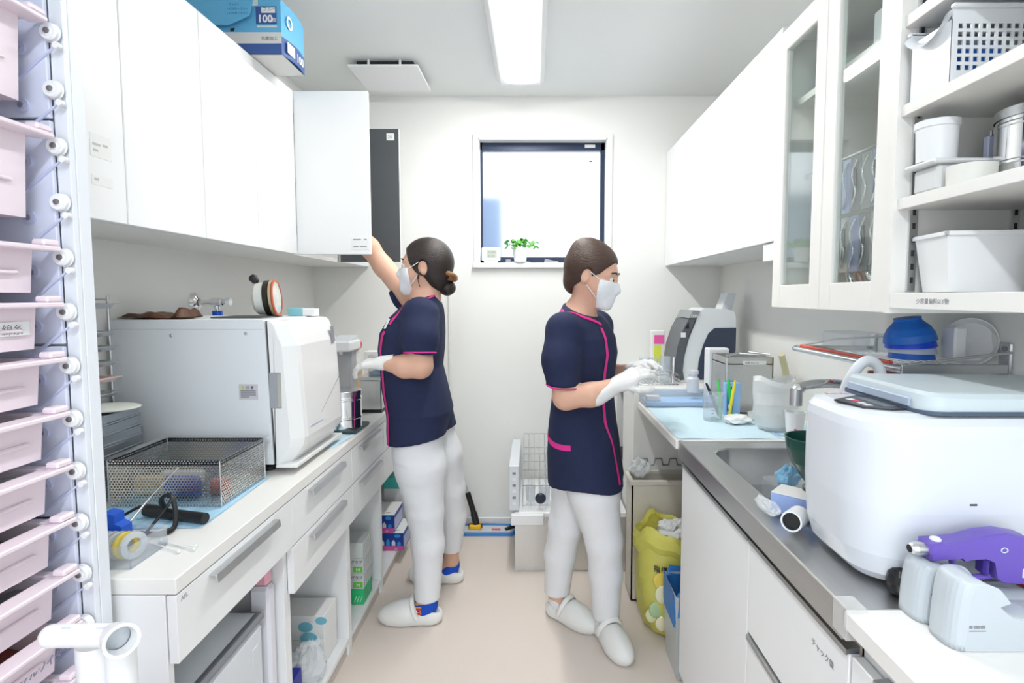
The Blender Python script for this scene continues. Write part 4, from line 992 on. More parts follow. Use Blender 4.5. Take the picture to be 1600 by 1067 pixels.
MB().cyl((-.385, 3.137, .225), (-.655, 3.20, 1.12), .0085, n=14).build('handle', ALU, mp)

# (positions of the small things at the near end of the worktop)
for o, dx, dy in ((tr, .07, -.005), (bc, .068, 0), (bar, .025, 0)):
    o.location.x += dx; o.location.y += dy; o['_w'] = tuple(o.location)
for o in bpy.data.objects:
    if o.parent is None and o.name.startswith('cotton_swab'): o.location.x += .045
    if o.parent is None and o.name.startswith(('red_pouch', 'tweezers')): o.location.x += .012

# ================================================================== RIGHT: things on the worktop beyond the sink
paper_sheet('bib_paper', .49, 1.87, .84, 2.50, WT, PALEB, 'pale blue paper sheet along the front of the far worktop', 0, .0012)
paper_sheet('bib_paper', .845, 1.865, 1.05, 2.2, WT, PALEB, 'pale blue paper sheet by the wall beside the plastic bag', 0, .0012)
# grey and white machine with the dark flank
mc = thing('bench_machine', 'tall curved grey, white and navy bench machine in the far corner', 'machine', (.83, 2.85, RZ))
def curve_pts(cx0, w0, cx1, w1): pass
# profile in X-Z: curved dark front at the aisle side, white shell, navy flank
shell = [(.725, RZ + .03), (.735, RZ + .12), (.755, RZ + .21), (.79, RZ + .30), (.80, RZ + .345), (.83, RZ + .365), (.92, RZ + .362), (.975, RZ + .35), (.985, RZ + .32), (.985, RZ + .012), (.74, RZ + .012)]
MB().prism(shell, 'xz', 2.72, 2.94).build('shell', mat('machine_white', (.80, .83, .84), .3), mc)
frontp = [(.718, RZ + .012), (.690, RZ + .03), (.688, RZ + .10), (.70, RZ + .18), (.725, RZ + .26), (.752, RZ + .312), (.785, RZ + .312), (.755, RZ + .235), (.735, RZ + .15), (.728, RZ + .06), (.735, RZ + .018)]
MB().prism(frontp, 'xz', 2.712, 2.948).build('front_panel', mat('machine_charcoal', (.10, .11, .125), .4), mc)
ctl = [(.754, RZ + .316), (.772, RZ + .352), (.806, RZ + .352), (.806, RZ + .345), (.787, RZ + .316)]
cp = MB().prism(ctl, 'xz', 2.711, 2.949).build('control_panel', mat('machine_mid_grey', (.27, .29, .30), .4), mc)
for q in range(4): MB().box(.765 + q * .008, 2.7095, RZ + .322, .768 + q * .008, 2.711, RZ + .333).build('key_mark', WINK, cp)
MB().add([(.735, 2.7115, RZ + .265), (.755, 2.7115, RZ + .265), (.752, 2.7115, RZ + .298)], [(0, 1, 2)]).build('arrow_mark', BLACK, mc)
MB().box(.715, 2.710, RZ + .222, .739, 2.7118, RZ + .246, .0004).build('sticker', PAPER, mc)
flank = [(.80, RZ + .014), (.806, RZ + .10), (.825, RZ + .18), (.85, RZ + .24), (.88, RZ + .268), (.9852, RZ + .27), (.9852, RZ + .014)]
MB().prism(flank, 'xz', 2.714, 2.72).build('navy_flank', mat('machine_navy', (.045, .06, .10), .45), mc)
MB().prism([(.93, RZ + .35), (.985, RZ + .35), (1.005, RZ + .44), (.965, RZ + .44)], 'xz', 2.78, 2.88).build('rear_chute', PLG, mc)
MB().box(.715, 2.715, RZ + .001, .985, 2.945, RZ + .013, .003).build('base_plate', PLW, mc)
# pink and yellow pack behind the machine
t = thing('pouch_pack', 'pink and yellow printed pack behind the curved machine', 'pack', (.68, 3.08, RZ))
MB().box(.645, 3.06, RZ + .001, .72, 3.10, RZ + .235, .004).build('pack', PAPER, t)
MB().box(.66, 3.0585, RZ + .16, .715, 3.06, RZ + .21).build('pink_print', mat('hot_pink_print', (.85, .12, .4), .5), t)
MB().box(.66, 3.0585, RZ + .06, .70, 3.06, RZ + .155).build('yellow_print', mat('lime_print', (.72, .8, .1), .5), t)
# wire tray with glassware on the corner cabinet
t = thing('wire_tray', 'shallow steel wire tray holding clear glasses on the corner cabinet', 'tray', (.58, 2.72, RZ))
w = MB()
for z in (RZ + .004, RZ + .05): w.tube([(.485, 2.62, z), (.685, 2.62, z), (.685, 2.80, z), (.485, 2.80, z)], .0022, 6, closed=True)
w.build('tray_rims', STEEL, t, kind='stuff')
w = MB()
for q in range(11): w.cyl((.485 + q * .02, 2.62, RZ + .004), (.485 + q * .02, 2.80, RZ + .004), .0013, n=5)
for q in range(11): w.cyl((.485 + q * .02, 2.62, RZ + .004), (.485 + q * .02, 2.62, RZ + .05), .0013, n=5)
w.build('tray_wires', STEEL, t, kind='stuff')
for q, (x, y, r, h) in enumerate(((.535, 2.70, .024, .12), (.585, 2.72, .022, .115), (.635, 2.69, .026, .125))):
    MB().lathe([(0, .0), (r, .0), (r * 1.05, h), (r * .98, h), (r * .93, .004), (0, .004)], (x, y, RZ + .0065), 24).build('glass', ACRYL, None, ['clear straight glass at the aisle end of the wire tray', 'clear glass in the middle of the wire tray', 'clear wide glass at the machine end of the wire tray'][q], 'glass', 'glasses in the wire tray')
MB().cyl((.665, 2.66, RZ + .007), (.672, 2.67, RZ + .13), .006, n=12).build('steel_tube', CHROME, None, 'thin chrome tube standing in the wire tray', 'tube')
# clear drawer box with blue liner in front of it
t = thing('clear_tray', 'flat clear plastic tray with blue liner at the corner cabinet edge', 'tray', (.63, 2.5, WT))
a = MB(); x0, x1, y0, y1, z0 = .485, .80, 2.40, 2.545, WT + .003
a.box(x0, y0, z0, x1, y1, z0 + .003).box(x0, y0, z0, x1, y0 + .003, z0 + .05).box(x0, y1 - .003, z0, x1, y1, z0 + .05).box(x1 - .003, y0, z0, x1, y1, z0 + .05).box(x0, y0, z0, x0 + .003, y1, z0 + .05)
a.build('tray_body', ACRYL, t)
MB().box(x0 + .005, y0 + .005, z0 + .004, x1 - .005, y1 - .005, z0 + .022, .002).build('blue_liner', mat('soft_blue_foam', (.34, .55, .88), .7), t)
MB().box(x0 + .01, y0 + .02, z0 + .023, x0 + .07, y0 + .06, z0 + .045, .003).build('skin_pad', mat('beige_pad', (.72, .60, .58), .7), t)
# stainless cabinet box with flat lid tools and printed strip
t = thing('steel_sterile_box', 'tall stainless box with tools lying on its open top', 'box', (.93, 2.36, WT))
SB = (.79, 2.28, .985, 2.46); sz = WT + .235
m = MB()
m.box(SB[0], SB[1], WT + .002, SB[2], SB[1] + .004, sz).box(SB[0], SB[3] - .004, WT + .002, SB[2], SB[3], sz).box(SB[0], SB[1], WT + .002, SB[0] + .004, SB[3], sz).box(SB[2] - .004, SB[1], WT + .002, SB[2], SB[3], sz).box(SB[0], SB[1], WT + .002, SB[2], SB[3], WT + .006)
m.box(SB[0], SB[1], sz - .03, SB[2], SB[3], sz - .026)
m.build('box_body', BRUSH, t)
MB().cyl((SB[0] + .003, SB[1] + .002, WT + .002), (SB[0] + .003, SB[1] + .002, sz), .006, n=12).build('corner_edge', ALU, t)
nt_ = MB().box(.86, SB[1] - .0015, sz - .03, .955, SB[1], sz - .014, .0003).build('name_strip', PAPER, t)
text('消毒 Box 1a', .011, (.866, SB[1] - .002, sz - .026), (1, 0, 0), (0, 0, 1), GINK, nt_)
for q, (a_, b_, r) in enumerate((((.80, 2.30, sz + .004), (.86, 2.33, sz + .012), .009), ((.85, 2.35, sz + .010), (.965, 2.31, sz + .006), .008), ((.93, 2.40, sz + .008), (.985, 2.31, sz + .008), .007))):
    MB().cyl(a_, b_, r, r * .6, 12).build('scaler_tool', STEEL, None, ['short steel tool on the open steel box', 'long steel tool lying across the open steel box', 'thin steel tool at the wall end of the steel box'][q], 'tool')
MB().box(.775, 2.47, WT + .002, .87, 2.53, WT + .255, .006).build('white_module', PLW, None, 'narrow white module behind the stainless box', 'box')
MB().lathe([(0, 0), (.026, 0), (.028, .06), (.02, .07), (.02, .08), (.024, .082), (.024, .098), (0, .1)], (.715, 2.49, WT + .055), 20).build('small_jar', mat('hazy_jar', (.75, .77, .80), .2, alpha=.8), None, 'small hazy screw-top jar in the clear tray', 'jar')
# pale tube leaning at the wall
MB().tube([(1.045, 2.30, WT + .002), (1.04, 2.28, WT + .06), (1.02, 2.24, WT + .17), (.985, 2.21, WT + .255)], .013, 12, fine=6).build('amber_tube', mat('amber_tube', (.72, .66, .42), .3), None, 'pale amber flexible tube leaning at the wall behind the steel box', 'tube')
MB().box(1.0, 2.35, WT + .003, 1.055, 2.44, WT + .10, .004).build('grey_block', mat('block_grey', (.45, .47, .5), .5), None, 'small grey block at the wall behind the amber tube', 'block')
# pens in a clear cup
pc = thing('pen_cup', 'clear printed measuring cup near the front of the worktop', 'cup', (.70, 2.17, WT))
MB().lathe([(0, .0), (.036, .0), (.04, .09), (.044, .105), (.041, .105), (.037, .09), (.034, .004), (0, .004)], (.70, 2.16, WT + .003), 28).build('cup_wall', ACRYL, pc)
for q in range(5): MB().box(.683, 2.1225, WT + .02 + q * .013, .700 - (q % 2) * .006, 2.1245, WT + .0215 + q * .013).build('scale_mark', GINK, pc)
MB().box(.66, 2.11, WT + .106, .745, 2.112, WT + .1065).build('spatula', STEEL, pc)
pens = [((.795, 2.22), (.785, 2.235), (.03, .62, .08), 'green marker pen leaning at the blue carton'), ((.775, 2.19), (.80, 2.2), (.85, .72, .05), 'yellow marker pen beside the green pen'), ((.745, 2.2), (.735, 2.21), (.08, .68, .12), 'second green pen on the aisle side of the yellow pen'), ((.75, 2.235), (.70, 2.25), (.02, .02, .02), 'black forked pen beside the green pens')]
for a_, b_, col, lab in pens:
    tl = 'second' in lab; h = .15 if 'black' not in lab else .13
    p = thing('marker_pen', lab, 'pen', (a_[0], a_[1], WT + .003), 'pens by the blue carton')
    mm = mat('pen_' + lab[:9].replace(' ', '_'), col, .4)
    MB().cyl((*a_, WT + .0035), (*[(a_[i] * .3 + b_[i] * .7) for i in (0, 1)], WT + .003 + h * .72), .0058, n=12).build('barrel', mm, p)
    MB().cyl((*[(a_[i] * .3 + b_[i] * .7) for i in (0, 1)], WT + .003 + h * .72), (*b_, WT + .003 + h), .0064, .004, 12).build('pen_cap', mm, p)
t = thing('blue_carton', 'small blue and white printed carton standing before the steel box', 'box', (.83, 2.25, WT))
MB().box(.775, 2.235, WT + .003, .835, 2.268, WT + .135, .001).build('carton', mat('cornflower_card', (.30, .52, .86), .5), t)
MB().box(.782, 2.2342, WT + .02, .806, 2.235, WT + .12).build('dark_panel', mat('deep_blue_print', (.02, .09, .5), .5), t)
text('TF', .02, (.784, 2.2338, WT + .095), (1, 0, 0), (0, 0, 1), WINK, t)
MB().ball((.794, 2.234, WT + .04), .009, .0012, .014, 12, 8).build('tooth_print', WINK, t)
# crumpled gauze and low white dish
crumple('gauze', (.775, 2.10, WT + .018), .05, .04, .018, PAPER, 'crumpled white gauze beside the measuring cup', 'gauze', 8, .3)
MB().lathe([(0, .002), (.05, .002), (.056, .022), (.053, .022), (.048, .005), (0, .005)], (.90, 2.17, WT + .003), 28).build('low_dish', PLW, None, 'low white dish between the gauze and the plastic bag', 'dish')
# translucent bag standing open with wrapped swab cup
bg = thing('plastic_bag', 'translucent white plastic bag standing open near the sink', 'bag', (.89, 2.0, WT))
b = MB(); prof = [(.048, .003), (.066, .02), (.074, .06), (.078, .10), (.074, .14), (.078, .172), (.07, .19)]
rr = random.Random(5)
n = 30; rings = []
for i, (r, z) in enumerate(prof):
    rings.append([(.875 + (r + .006 * math.sin(5 * a + i) + .004 * math.sin(9 * a - 2 * i) + rr.uniform(-.002, .002)) * math.cos(a), 2.0 + .72 * (r + .006 * math.cos(4 * a + i)) * math.sin(a), WT + z + (.012 * math.sin(2 * a + 1) if i > 4 else 0)) for a in [2 * math.pi * k_ / n for k_ in range(n)]])
for a in range(len(rings) - 1): b.add(rings[a] + rings[a + 1], [(i, (i + 1) % n, n + (i + 1) % n, n + i) for i in range(n)], True)
b.add(rings[0], [tuple(range(n))])
b.build('bag_film', mat('milky_film', (.84, .87, .87), .35, alpha=.72, bump=.5, bscale=25), bg, fix=False)
crumple('bag_wad', (.87, 2.0, WT + .06), .05, .035, .055, PAPER, None, None, 12, .3, parent=bg)
cu = thing('paper_cup', 'white paper cup with a crimson stroke in front of the bag', 'cup', (.905, 1.91, WT))
MB().lathe([(0, .0), (.026, .0), (.034, .082), (.036, .085), (.032, .085), (.024, .003), (0, .003)], (.905, 1.91, WT + .003), 24).build('cup_wall', PLW, cu)
MB().tube([(.892, 1.882, WT + .032), (.902, 1.88, WT + .022), (.915, 1.881, WT + .010)], .003, 6, fine=4).build('crimson_stroke', mat('crimson_ink', (.65, .04, .18), .5), cu)
MB().ball((.915, 1.90, WT + .082), .02, .014, .01, 14, 8).build('grey_wad', mat('grey_green_wad', (.45, .52, .50), .8), cu)
MB().tube([(.835, 1.93, WT + .014), (.85, 1.905, WT + .006), (.868, 1.90, WT + .0045)], .0016, 6, fine=4).build('blue_thread', mat('thread_blue', (.12, .32, .75), .5), None, 'short blue thread beside the standing bag', 'thread')
t = thing('soap_tap', 'small grey tap post at the corner of the sink', 'tap', (.945, 1.82, SZ))
MB().cyl((.945, 1.815, SZ), (.945, 1.815, SZ + .06), .011).build('post', ALU, t)
MB().box(.93, 1.80, SZ + .06, .965, 1.83, SZ + .082, .004).build('post_head', ALU, t)

# ---- knee space
cr = thing('storage_crate', 'beige plastic storage crate under the far worktop', 'crate', (.73, 2.46, 0))
BGE = mat('beige_plastic', (.74, .69, .60), .5)
x0, x1, y0, y1 = .43, 1.03, 2.40, 2.545
m = MB(); m.box(x0, y0, .002, x1, y0 + .006, .53).box(x0, y1 - .006, .002, x1, y1, .53).box(x0, y0, .002, x0 + .006, y1, .53).box(x1 - .006, y0, .002, x1, y1, .53).box(x0, y0, .002, x1, y1, .008)
m.build('crate_body', BGE, cr)
m = MB(); m.box(x0 - .01, y0 - .012, .53, x1 + .01, y0 + .008, .55, .002).box(x0 - .01, y1 - .008, .53, x1 + .01, y1 + .003, .55, .002).box(x0 - .01, y0, .53, x0 + .008, y1, .55, .002).box(x1 - .008, y0, .53, x1 + .01, y1, .55, .002)
m.build('rim', mat('pale_beige', (.72, .68, .60), .5), cr)
pts = []
for q in range(8):
    x = .50 + q * .068
    pts += [(x, 2.5445, .605), (x + .024, 2.5445, .605), (x + .03, 2.5445, .575), (x + .056, 2.5445, .575), (x + .062, 2.5445, .605)]
MB().tube(pts, .0035, 6).build('hook_rail', mat('hook_grey', (.32, .33, .33), .4, .6), None, 'wavy grey wire hook rail above the beige crate', 'rail')
crumple('crumpled_film', (.475, 2.47, .585), .045, .05, .04, FILM, 'crumpled clear film on the rim of the beige crate', 'film', 21, .4)

# yellow rubbish bag
yb = thing('rubbish_bag', 'full translucent yellow rubbish bag with black lettering', 'bag', (.53, 2.2, 0))
YB = mat('yellow_bag_film', (.90, .85, .20), .32, bump=.45, bscale=18, vary=.1, vscale=9, translucent=.35)
b = MB(); prof = [(.05, .002), (.095, .015), (.117, .07), (.128, .16), (.132, .24), (.126, .30), (.12, .34), (.135, .37), (.13, .405), (.118, .425), (.105, .41)]
n = 40; rings = []; rr = random.Random(9)
for i, (r, z) in enumerate(prof):
    rings.append([(.545 + (r + (.008 * math.sin(3 * a + i * .5) + .005 * math.sin(8 * a + i) + rr.uniform(-.0025, .0025))) * math.cos(a), 2.22 + (r + .007 * math.cos(4 * a + i * .7)) * math.sin(a), z + (.018 * math.sin(3 * a + 2) + .01 * math.sin(7 * a)) * (z > .33)) for a in [2 * math.pi * k_ / n for k_ in range(n)]])
for a in range(len(rings) - 1): b.add(rings[a] + rings[a + 1], [(i, (i + 1) % n, n + (i + 1) % n, n + i) for i in range(n)], True)
b.add(rings[0], [tuple(range(n))])
bagf = b.build('bag_film', YB, yb, fix=False)
MB().lathe([(0, .37), (.108, .365)], (.545, 2.22, 0), 30).build('fill', mat('bag_fill_paper', (.62, .62, .5), .8, bump=.8, bscale=30), yb)
def on_bag(a, z):  # outward point on the bag at angle a (deg) and height z
    r = np.interp(z, [.07, .16, .24, .30, .34], [.117, .128, .132, .126, .12]) + .017
    return Vector((.545 + r * math.cos(R(a)), 2.22 + r * math.sin(R(a)), z))
for st, a0, z, sz_ in (('指導内', 236, .292, .027), ('も', 264, .20, .030), ('も', 265, .165, .030)):
    for q, chh in enumerate(st):
        a_ = a0 + q * 11.5; p = on_bag(a_, z); tg = Vector((-math.sin(R(a_)), math.cos(R(a_)), 0))
        text(chh, sz_, p, tg, (0, 0, 1), INK, yb, bold=.0006)
for q, (a_, z, r, col) in enumerate(((246, .255, .028, (.85, .66, .12)), (240, .13, .03, (.45, .62, .35)), (252, .2, .035, (.82, .82, .55)), (232, .10, .028, (.78, .78, .45)), (250, .075, .028, (.85, .8, .55)))):
    p = on_bag(a_, z) - Vector((math.cos(R(a_)), math.sin(R(a_)), 0)) * .010
    MB().ball(p, r, .006, r * 1.1, 14, 8).build('showing_litter', mat('litter_%d' % q, col, .6), yb)
t = thing('paper_cup', 'crushed white paper cup with green mark on the yellow bag', 'cup', (.53, 2.16, .40))
MB().lathe([(0, 0), (.024, 0), (.030, .075), (.027, .075), (.022, .003), (0, .003)], (.49, 2.15, .412), 20, (.85, -.1, -.18)).build('cup_wall', PAPER, t)
MB().box(.506, 2.118, .405, .522, 2.120, .425).build('green_mark', mat('mark_green', (.05, .45, .22), .5), t)
for q, (x, y, z, r) in enumerate(((.585, 2.15, .418, .030), (.625, 2.18, .415, .026), (.545, 2.22, .42, .04), (.60, 2.25, .41, .04))):
    crumple('paper_wad', (x, y, z), r, r * .8, r * .62, PAPER, ['crumpled pale paper beside the crushed cup on the bag', 'crumpled paper wad on the wall side of the yellow bag', 'crumpled paper wad behind the crushed cup', 'crumpled paper wad at the rear of the yellow bag'][q], 'paper', 30 + q, .3)
# blue-lined bin
bb = thing('waste_bin', 'slim grey waste bin lined with a blue bag beside the sink unit', 'bin', (.575, 1.98, 0))
x0, x1, y0, y1 = .492, .66, 1.87, 2.06
GB2 = mat('smoky_bin_plastic', (.52, .55, .55), .3)
def tub(mb, x0, x1, y0, y1, z0, z1, tp_, th):
    P = lambda o, z, t: [(x0 + t + o, y0 + t + o, z), (x1 - t - o, y0 + t + o, z), (x1 - t - o, y1 - t - o, z), (x0 + t + o, y1 - t - o, z)]
    mb.add(P(0, z0, tp_) + P(0, z1, 0), [(0, 1, 2, 3), (0, 4, 5, 1), (1, 5, 6, 2), (2, 6, 7, 3), (3, 7, 4, 0)])
    mb.add(P(th, z0 + th, tp_) + P(th, z1, 0), [(0, 1, 2, 3), (0, 4, 5, 1), (1, 5, 6, 2), (2, 6, 7, 3), (3, 7, 4, 0)])
    a = P(0, z1, 0) + P(th, z1, 0); mb.add(a, [(0, 1, 5, 4), (1, 2, 6, 5), (2, 3, 7, 6), (3, 0, 4, 7)])
    return mb
tub(MB(), x0, x1, y0, y1, .002, .31, .012, .004).build('bin_body', GB2, bb, fix=False)
BL = mat('blue_bag_film', (.05, .27, .72), .35, bump=.4, bscale=25, translucent=.3)
b = MB(); rr = random.Random(4); path = rrect(x0 - .004, y0 - .004, x1 + .004, y1 + .004, .03, 5); n = len(path)
R0 = [(x + rr.uniform(-.004, .004), y + rr.uniform(-.004, .004), .215 + .03 * math.sin(i * .9) + rr.uniform(-.01, .01)) for i, (x, y) in enumerate(path)]
R1 = [(x, y, .314 + .02 * math.sin(i * 1.3)) for i, (x, y) in enumerate(path)]
R2 = [((x - .576) * .9 + .576, (y - 1.965) * .9 + 1.965, .30) for x, y in path]
R3 = [((x - .576) * .8 + .576, (y - 1.965) * .8 + 1.965, .14) for x, y in path]
for A, B in ((R0, R1), (R1, R2), (R2, R3)): b.add(A + B, [(i, (i + 1) % n, n + (i + 1) % n, n + i) for i in range(n)], True)
b.add(R3, [tuple(range(n))])
b.build('bag_liner', BL, bb, fix=False)
MB().lathe([(0, .0), (.03, .01), (.05, 0)], (.57, 1.97, .15), 20).build('litter', mat('green_litter', (.12, .35, .24), .6), bb)

# instrument washer pulled out from the corner cabinet
wd = thing('instrument_washer', 'stainless pull-out washer drawer with wire rack and control strip', 'washer', (.18, 2.88, 0))
x0, x1, y0, y1 = -.095, .455, 2.665, 3.16
MB().box(x0, y0, .012, x1, y0 + .006, .275).build('side_sheet', BRUSH, wd)
MB().box(x0, y1 - .006, .012, x1, y1, .275).build('side_sheet', BRUSH, wd)
MB().box(x0, y0 + .006, .012, x0 + .006, y1 - .006, .275).build('front_sheet', BRUSH, wd)
MB().box(x0, y0 + .006, .0, x1, y1 - .006, .012).build('floor_sheet', BRUSH, wd)
MB().box(x0 - .005, y0 - .004, .275, x1, y1 + .004, .30, .004).build('deck', PLW, wd)
cpn = MB().box(x0 - .03, y0 - .004, .31, x0 + .02, y1 + .004, .535, .004).build('control_strip', PLG, wd)
for q in range(6): MB().box(x0 - .012, y0 - .0055, .34 + q * .03, x0 + .004, y0 - .0035, .352 + q * .03).build('button', GINK if q % 2 else WINK, cpn)
MB().box(x0 - .02, y0 - .03, .245, x0 + .14, y0 - .004, .30, .004).build('door_lip', PLW, wd)
MB().lathe([(0, .012), (.02, .012), (.027, .004), (.027, 0)], (.03, y0 + .03, .36), 20, (0, -1, 0)).build('spray_hub', mat('hub_navy', (.02, .025, .05), .4), wd)
MB().box(.09, y0 - .0055, .262, .14, y0 - .0035, .268).build('drawer_slot', GAP, wd)
w = MB()
for z in (.32, .42, .50, .58):
    w.tube([(x0 + .035, y0 + .04, z), (x1 - .05, y0 + .04, z), (x1 - .05, y1 - .05, z), (x0 + .035, y1 - .05, z)], .0026, 6, closed=True)
for q in range(17):
    x = x0 + .035 + q * .029
    for y in (y0 + .04, y1 - .05): w.cyl((x, y, .303), (x, y, .58), .0016, n=5)
for q in range(12):
    for z in (.32, .50): w.cyl((x0 + .035 + q * .042, y0 + .04, z), (x0 + .035 + q * .042, y1 - .05, z), .0016, n=5)
w.build('wire_rack', CHROME, wd, kind='stuff')
for q in range(5):
    MB().lathe([(0, 0), (.022, 0), (.026, .075), (.024, .075), (.02, .003), (0, .003)], (-.02 + q * .075, y0 + .10, .325), 16).build('rack_glass', ACRYL, None, ['clear small glass in the washer rack nearest the control strip', 'clear small glass second along the washer rack from the strip', 'clear small glass in the middle of the washer rack', 'clear small glass fourth along the washer rack', 'clear small glass at the cabinet end of the washer rack'][q], 'glass', 'glasses in the washer rack')
# instruments in the dark niche
t = thing('instrument_cup', 'steel cup of instruments in the dark corner niche', 'cup', (.52, 3.0, .486))
MB().lathe([(0, 0), (.055, 0), (.058, .2), (.055, .2), (.052, .004), (0, .004)], (.545, 3.02, .4865), 24).build('cup_wall', mat('dark_steel', (.28, .29, .3), .35, 1.0), t)
for q in range(6):
    a_ = q * 1.05; MB().cyl((.545 + .02 * math.cos(a_), 3.02 + .02 * math.sin(a_), .495), (.545 + .045 * math.cos(a_), 3.02 + .045 * math.sin(a_), .79 + .012 * q), .004, n=8).build('instrument_handle', CHROME if q % 2 else BLACK, t)

# ================================================================== RIGHT: sink and drain board
wm = thing('lidded_machine', 'big white rounded machine with grey lid and black control panel', 'machine', (.80, 1.08, SZ))
WM = mat('machine_gloss_white', (.73, .765, .82), .22, vary=.01)
mx0, mx1, my0, my1 = .535, 1.02, .874, 1.15
def ring_at(e, z, r=.09): return [(x, y, z) for x, y in rrect(mx0 + e, my0 + e, mx1 - e, my1 - e, max(.012, r - e), 8)]
b = MB()
lv = [(.05, SZ + .008), (.032, SZ + .010), (.016, SZ + .026), (.006, SZ + .06), (0, SZ + .14), (0, SZ + .268), (.003, SZ + .283), (.012, SZ + .294), (.03, SZ + .299)]
rs = [ring_at(*q) for q in lv]; n = len(rs[0])
for a in range(len(rs) - 1): b.add(rs[a] + rs[a + 1], [(i, (i + 1) % n, n + (i + 1) % n, n + i) for i in range(n)], True)
b.add(rs[0], [tuple(reversed(range(n)))]); b.add(rs[-1], [tuple(range(n))])
b.build('body', WM, wm)
for x in (.63, .96):
    for y in (.98, 1.09): MB().cyl((x, y, SZ + .002), (x, y, SZ + .010), .02, n=16).build('foot', BLACK, wm)
lm = MB(); LID = mat('lid_pale_grey', (.60, .68, .71), .35, vary=.01)
lp = rrect(.632, .888, 1.015, 1.14, .035, 6)
LZ = SZ + .302
nq = len(lp)
def lidlift(x, y): return .006 * max(0, 1 - (x - .632) / .09) ** 2
A = [(x, y, LZ) for x, y in lp]; B = [(x + (.004 if x < .7 else 0), y, LZ + .022 + lidlift(x, y)) for x, y in lp]
B2_ = [((x - .82) * .965 + .82, (y - 1.03) * .95 + 1.03, LZ + .028 + lidlift(x, y)) for x, y in lp]
lm.add(A + B, [(i, (i + 1) % nq, nq + (i + 1) % nq, nq + i) for i in range(nq)], True); lm.add(A, [tuple(reversed(range(nq)))])
lm.add(B + B2_, [(i, (i + 1) % nq, nq + (i + 1) % nq, nq + i) for i in range(nq)], True); lm.add(B2_, [tuple(range(nq))])
lid = lm.build('lid', LID, wm)
MB().prism([(x, y) for x, y in rrect(.628, .884, 1.017, 1.143, .036, 6)], 'xy', LZ - .003, LZ + .003).build('lid_gasket', mat('lid_navy_seal', (.07, .10, .15), .4), lid)
MB().box(.6285, .925, LZ + .004, .6335, 1.11, LZ + .02, .002).build('lid_lip', mat('lid_blue_grey', (.42, .50, .62), .4), lid)
pn = MB(); PZ = SZ + .2992
pn.prism([(.552, 1.015), (.565, .945), (.60, .925), (.64, .93), (.66, .96), (.665, 1.03), (.62, 1.06)], 'xy', PZ, PZ + .003)
pnl = pn.build('control_panel', mat('panel_black', (.03, .033, .04), .25), wm)
MB().box(.60, .945, PZ + .003, .622, 1.03, PZ + .0036).build('display', mat('display_grey', (.16, .18, .19), .2), pnl)
for q in range(4): MB().box(.575, .955 + q * .018, PZ + .003, .588, .966 + q * .018, PZ + .0034).build('key_print', WINK if q != 2 else mat('red_print', (.7, .05, .1), .5), pnl)
text('スーパーシス', .013, (.572, 1.085, PZ + .0005), (1, 0, 0), (0, 1, 0), mat('red_print', (.7, .05, .1), .5), wm)
MB().box(.70, my0 - .0008, SZ + .155, .712, my0 + .001, SZ + .158, .0004).build('scuff', INK, wm)
# white hose looping behind it
MB().tube([(.73, 1.285, BZ + .02), (.725, 1.28, SZ + .1), (.715, 1.275, SZ + .25), (.728, 1.262, SZ + .315), (.757, 1.258, SZ + .345), (.787, 1.258, SZ + .318), (.797, 1.26, SZ + .2), (.80, 1.275, BZ + .05)], .012, 12, fine=7).build('hose', PLG, None, 'pale grey drain hose arching behind the white machine', 'hose')
# green mixing bowl, blue bag, boxes and roll beside the basin
gb = thing('mixing_bowl', 'dark green rubber mixing bowl on the blue carton', 'bowl', (.665, 1.29, SZ))
def rot_box(name, m, cx, cy, z0, hx, hy, h, ang, parent=None, **kw):
    q = MB(); q.M = rotz(cx, cy, z0, ang); q.box(-hx, -hy, 0, hx, hy, h, .002); return q.build(name, m, parent, **kw)
cart = thing('blue_white_carton', 'wrinkled blue and white carton beside the sink basin', 'box', (.63, 1.3, SZ))
rot_box('carton', mat('periwinkle_card', (.33, .45, .78), .55, bump=.5, bscale=30), .592, 1.218, SZ + .0065, .05, .035, .044, -42, cart)
rot_box('carton_top', SKYW, .592, 1.218, SZ + .051, .05, .035, .0015, -42, cart)
GRB = mat('green_rubber', (.008, .062, .048), .28)
MB().lathe([(0, .002), (.026, 0), (.026, .008), (.018, .014), (.03, .03), (.052, .065), (.063, .10), (.066, .122), (.062, .122), (.058, .10), (.045, .06), (.02, .025), (0, .02)], (.634, 1.232, SZ + .053), 36).build('bowl', GRB, gb)
MB().box(.60, 1.33, BZ + .002, .70, 1.44, SZ + .02, .004).build('clear_tub', ACRYL, None, 'clear plastic tub standing in the sink basin', 'tub')
crumple('blue_film', (.625, 1.345, SZ + .046), .028, .022, .025, mat('blue_film_bag', (.30, .62, .85), .3, alpha=.7, bump=.5, bscale=30), 'crumpled pale blue film bag beside the blue carton', 'bag', 41, .35)
rl = thing('paper_roll', 'white roll with a black core lying on the sink rim', 'roll', (.575, 1.215, SZ))
rx, ry, rz_ = .532, 1.120, SZ + .0285
MB().lathe([(.012, -.03), (.021, -.03), (.021, .03), (.0175, .03)], (rx + .012, ry + .012, rz_), 24, (-.62, -.75, .1)).build('roll_tube', PLW, rl)
MB().lathe([(0, .024), (.0175, .024)], (rx + .012, ry + .012, rz_), 24, (-.62, -.75, .1)).build('core', BLACK, rl)
crumple('wrapping_film', (.525, 1.225, SZ + .02), .018, .05, .013, FILM, 'crumpled clear wrapping on the sink rim behind the roll', 'film', 44, .4)
# black rubber bowl
MB().lathe([(0, 0), (.013, 0), (.018, .008), (.0205, .02), (.018, .034), (.011, .042), (0, .044)], (.602, .887, SZ + .0025), 20).build('black_bowl', mat('black_rubber', (.014, .014, .016), .18), None, 'glossy black rubber bowl between the machine and the white base', 'bowl')
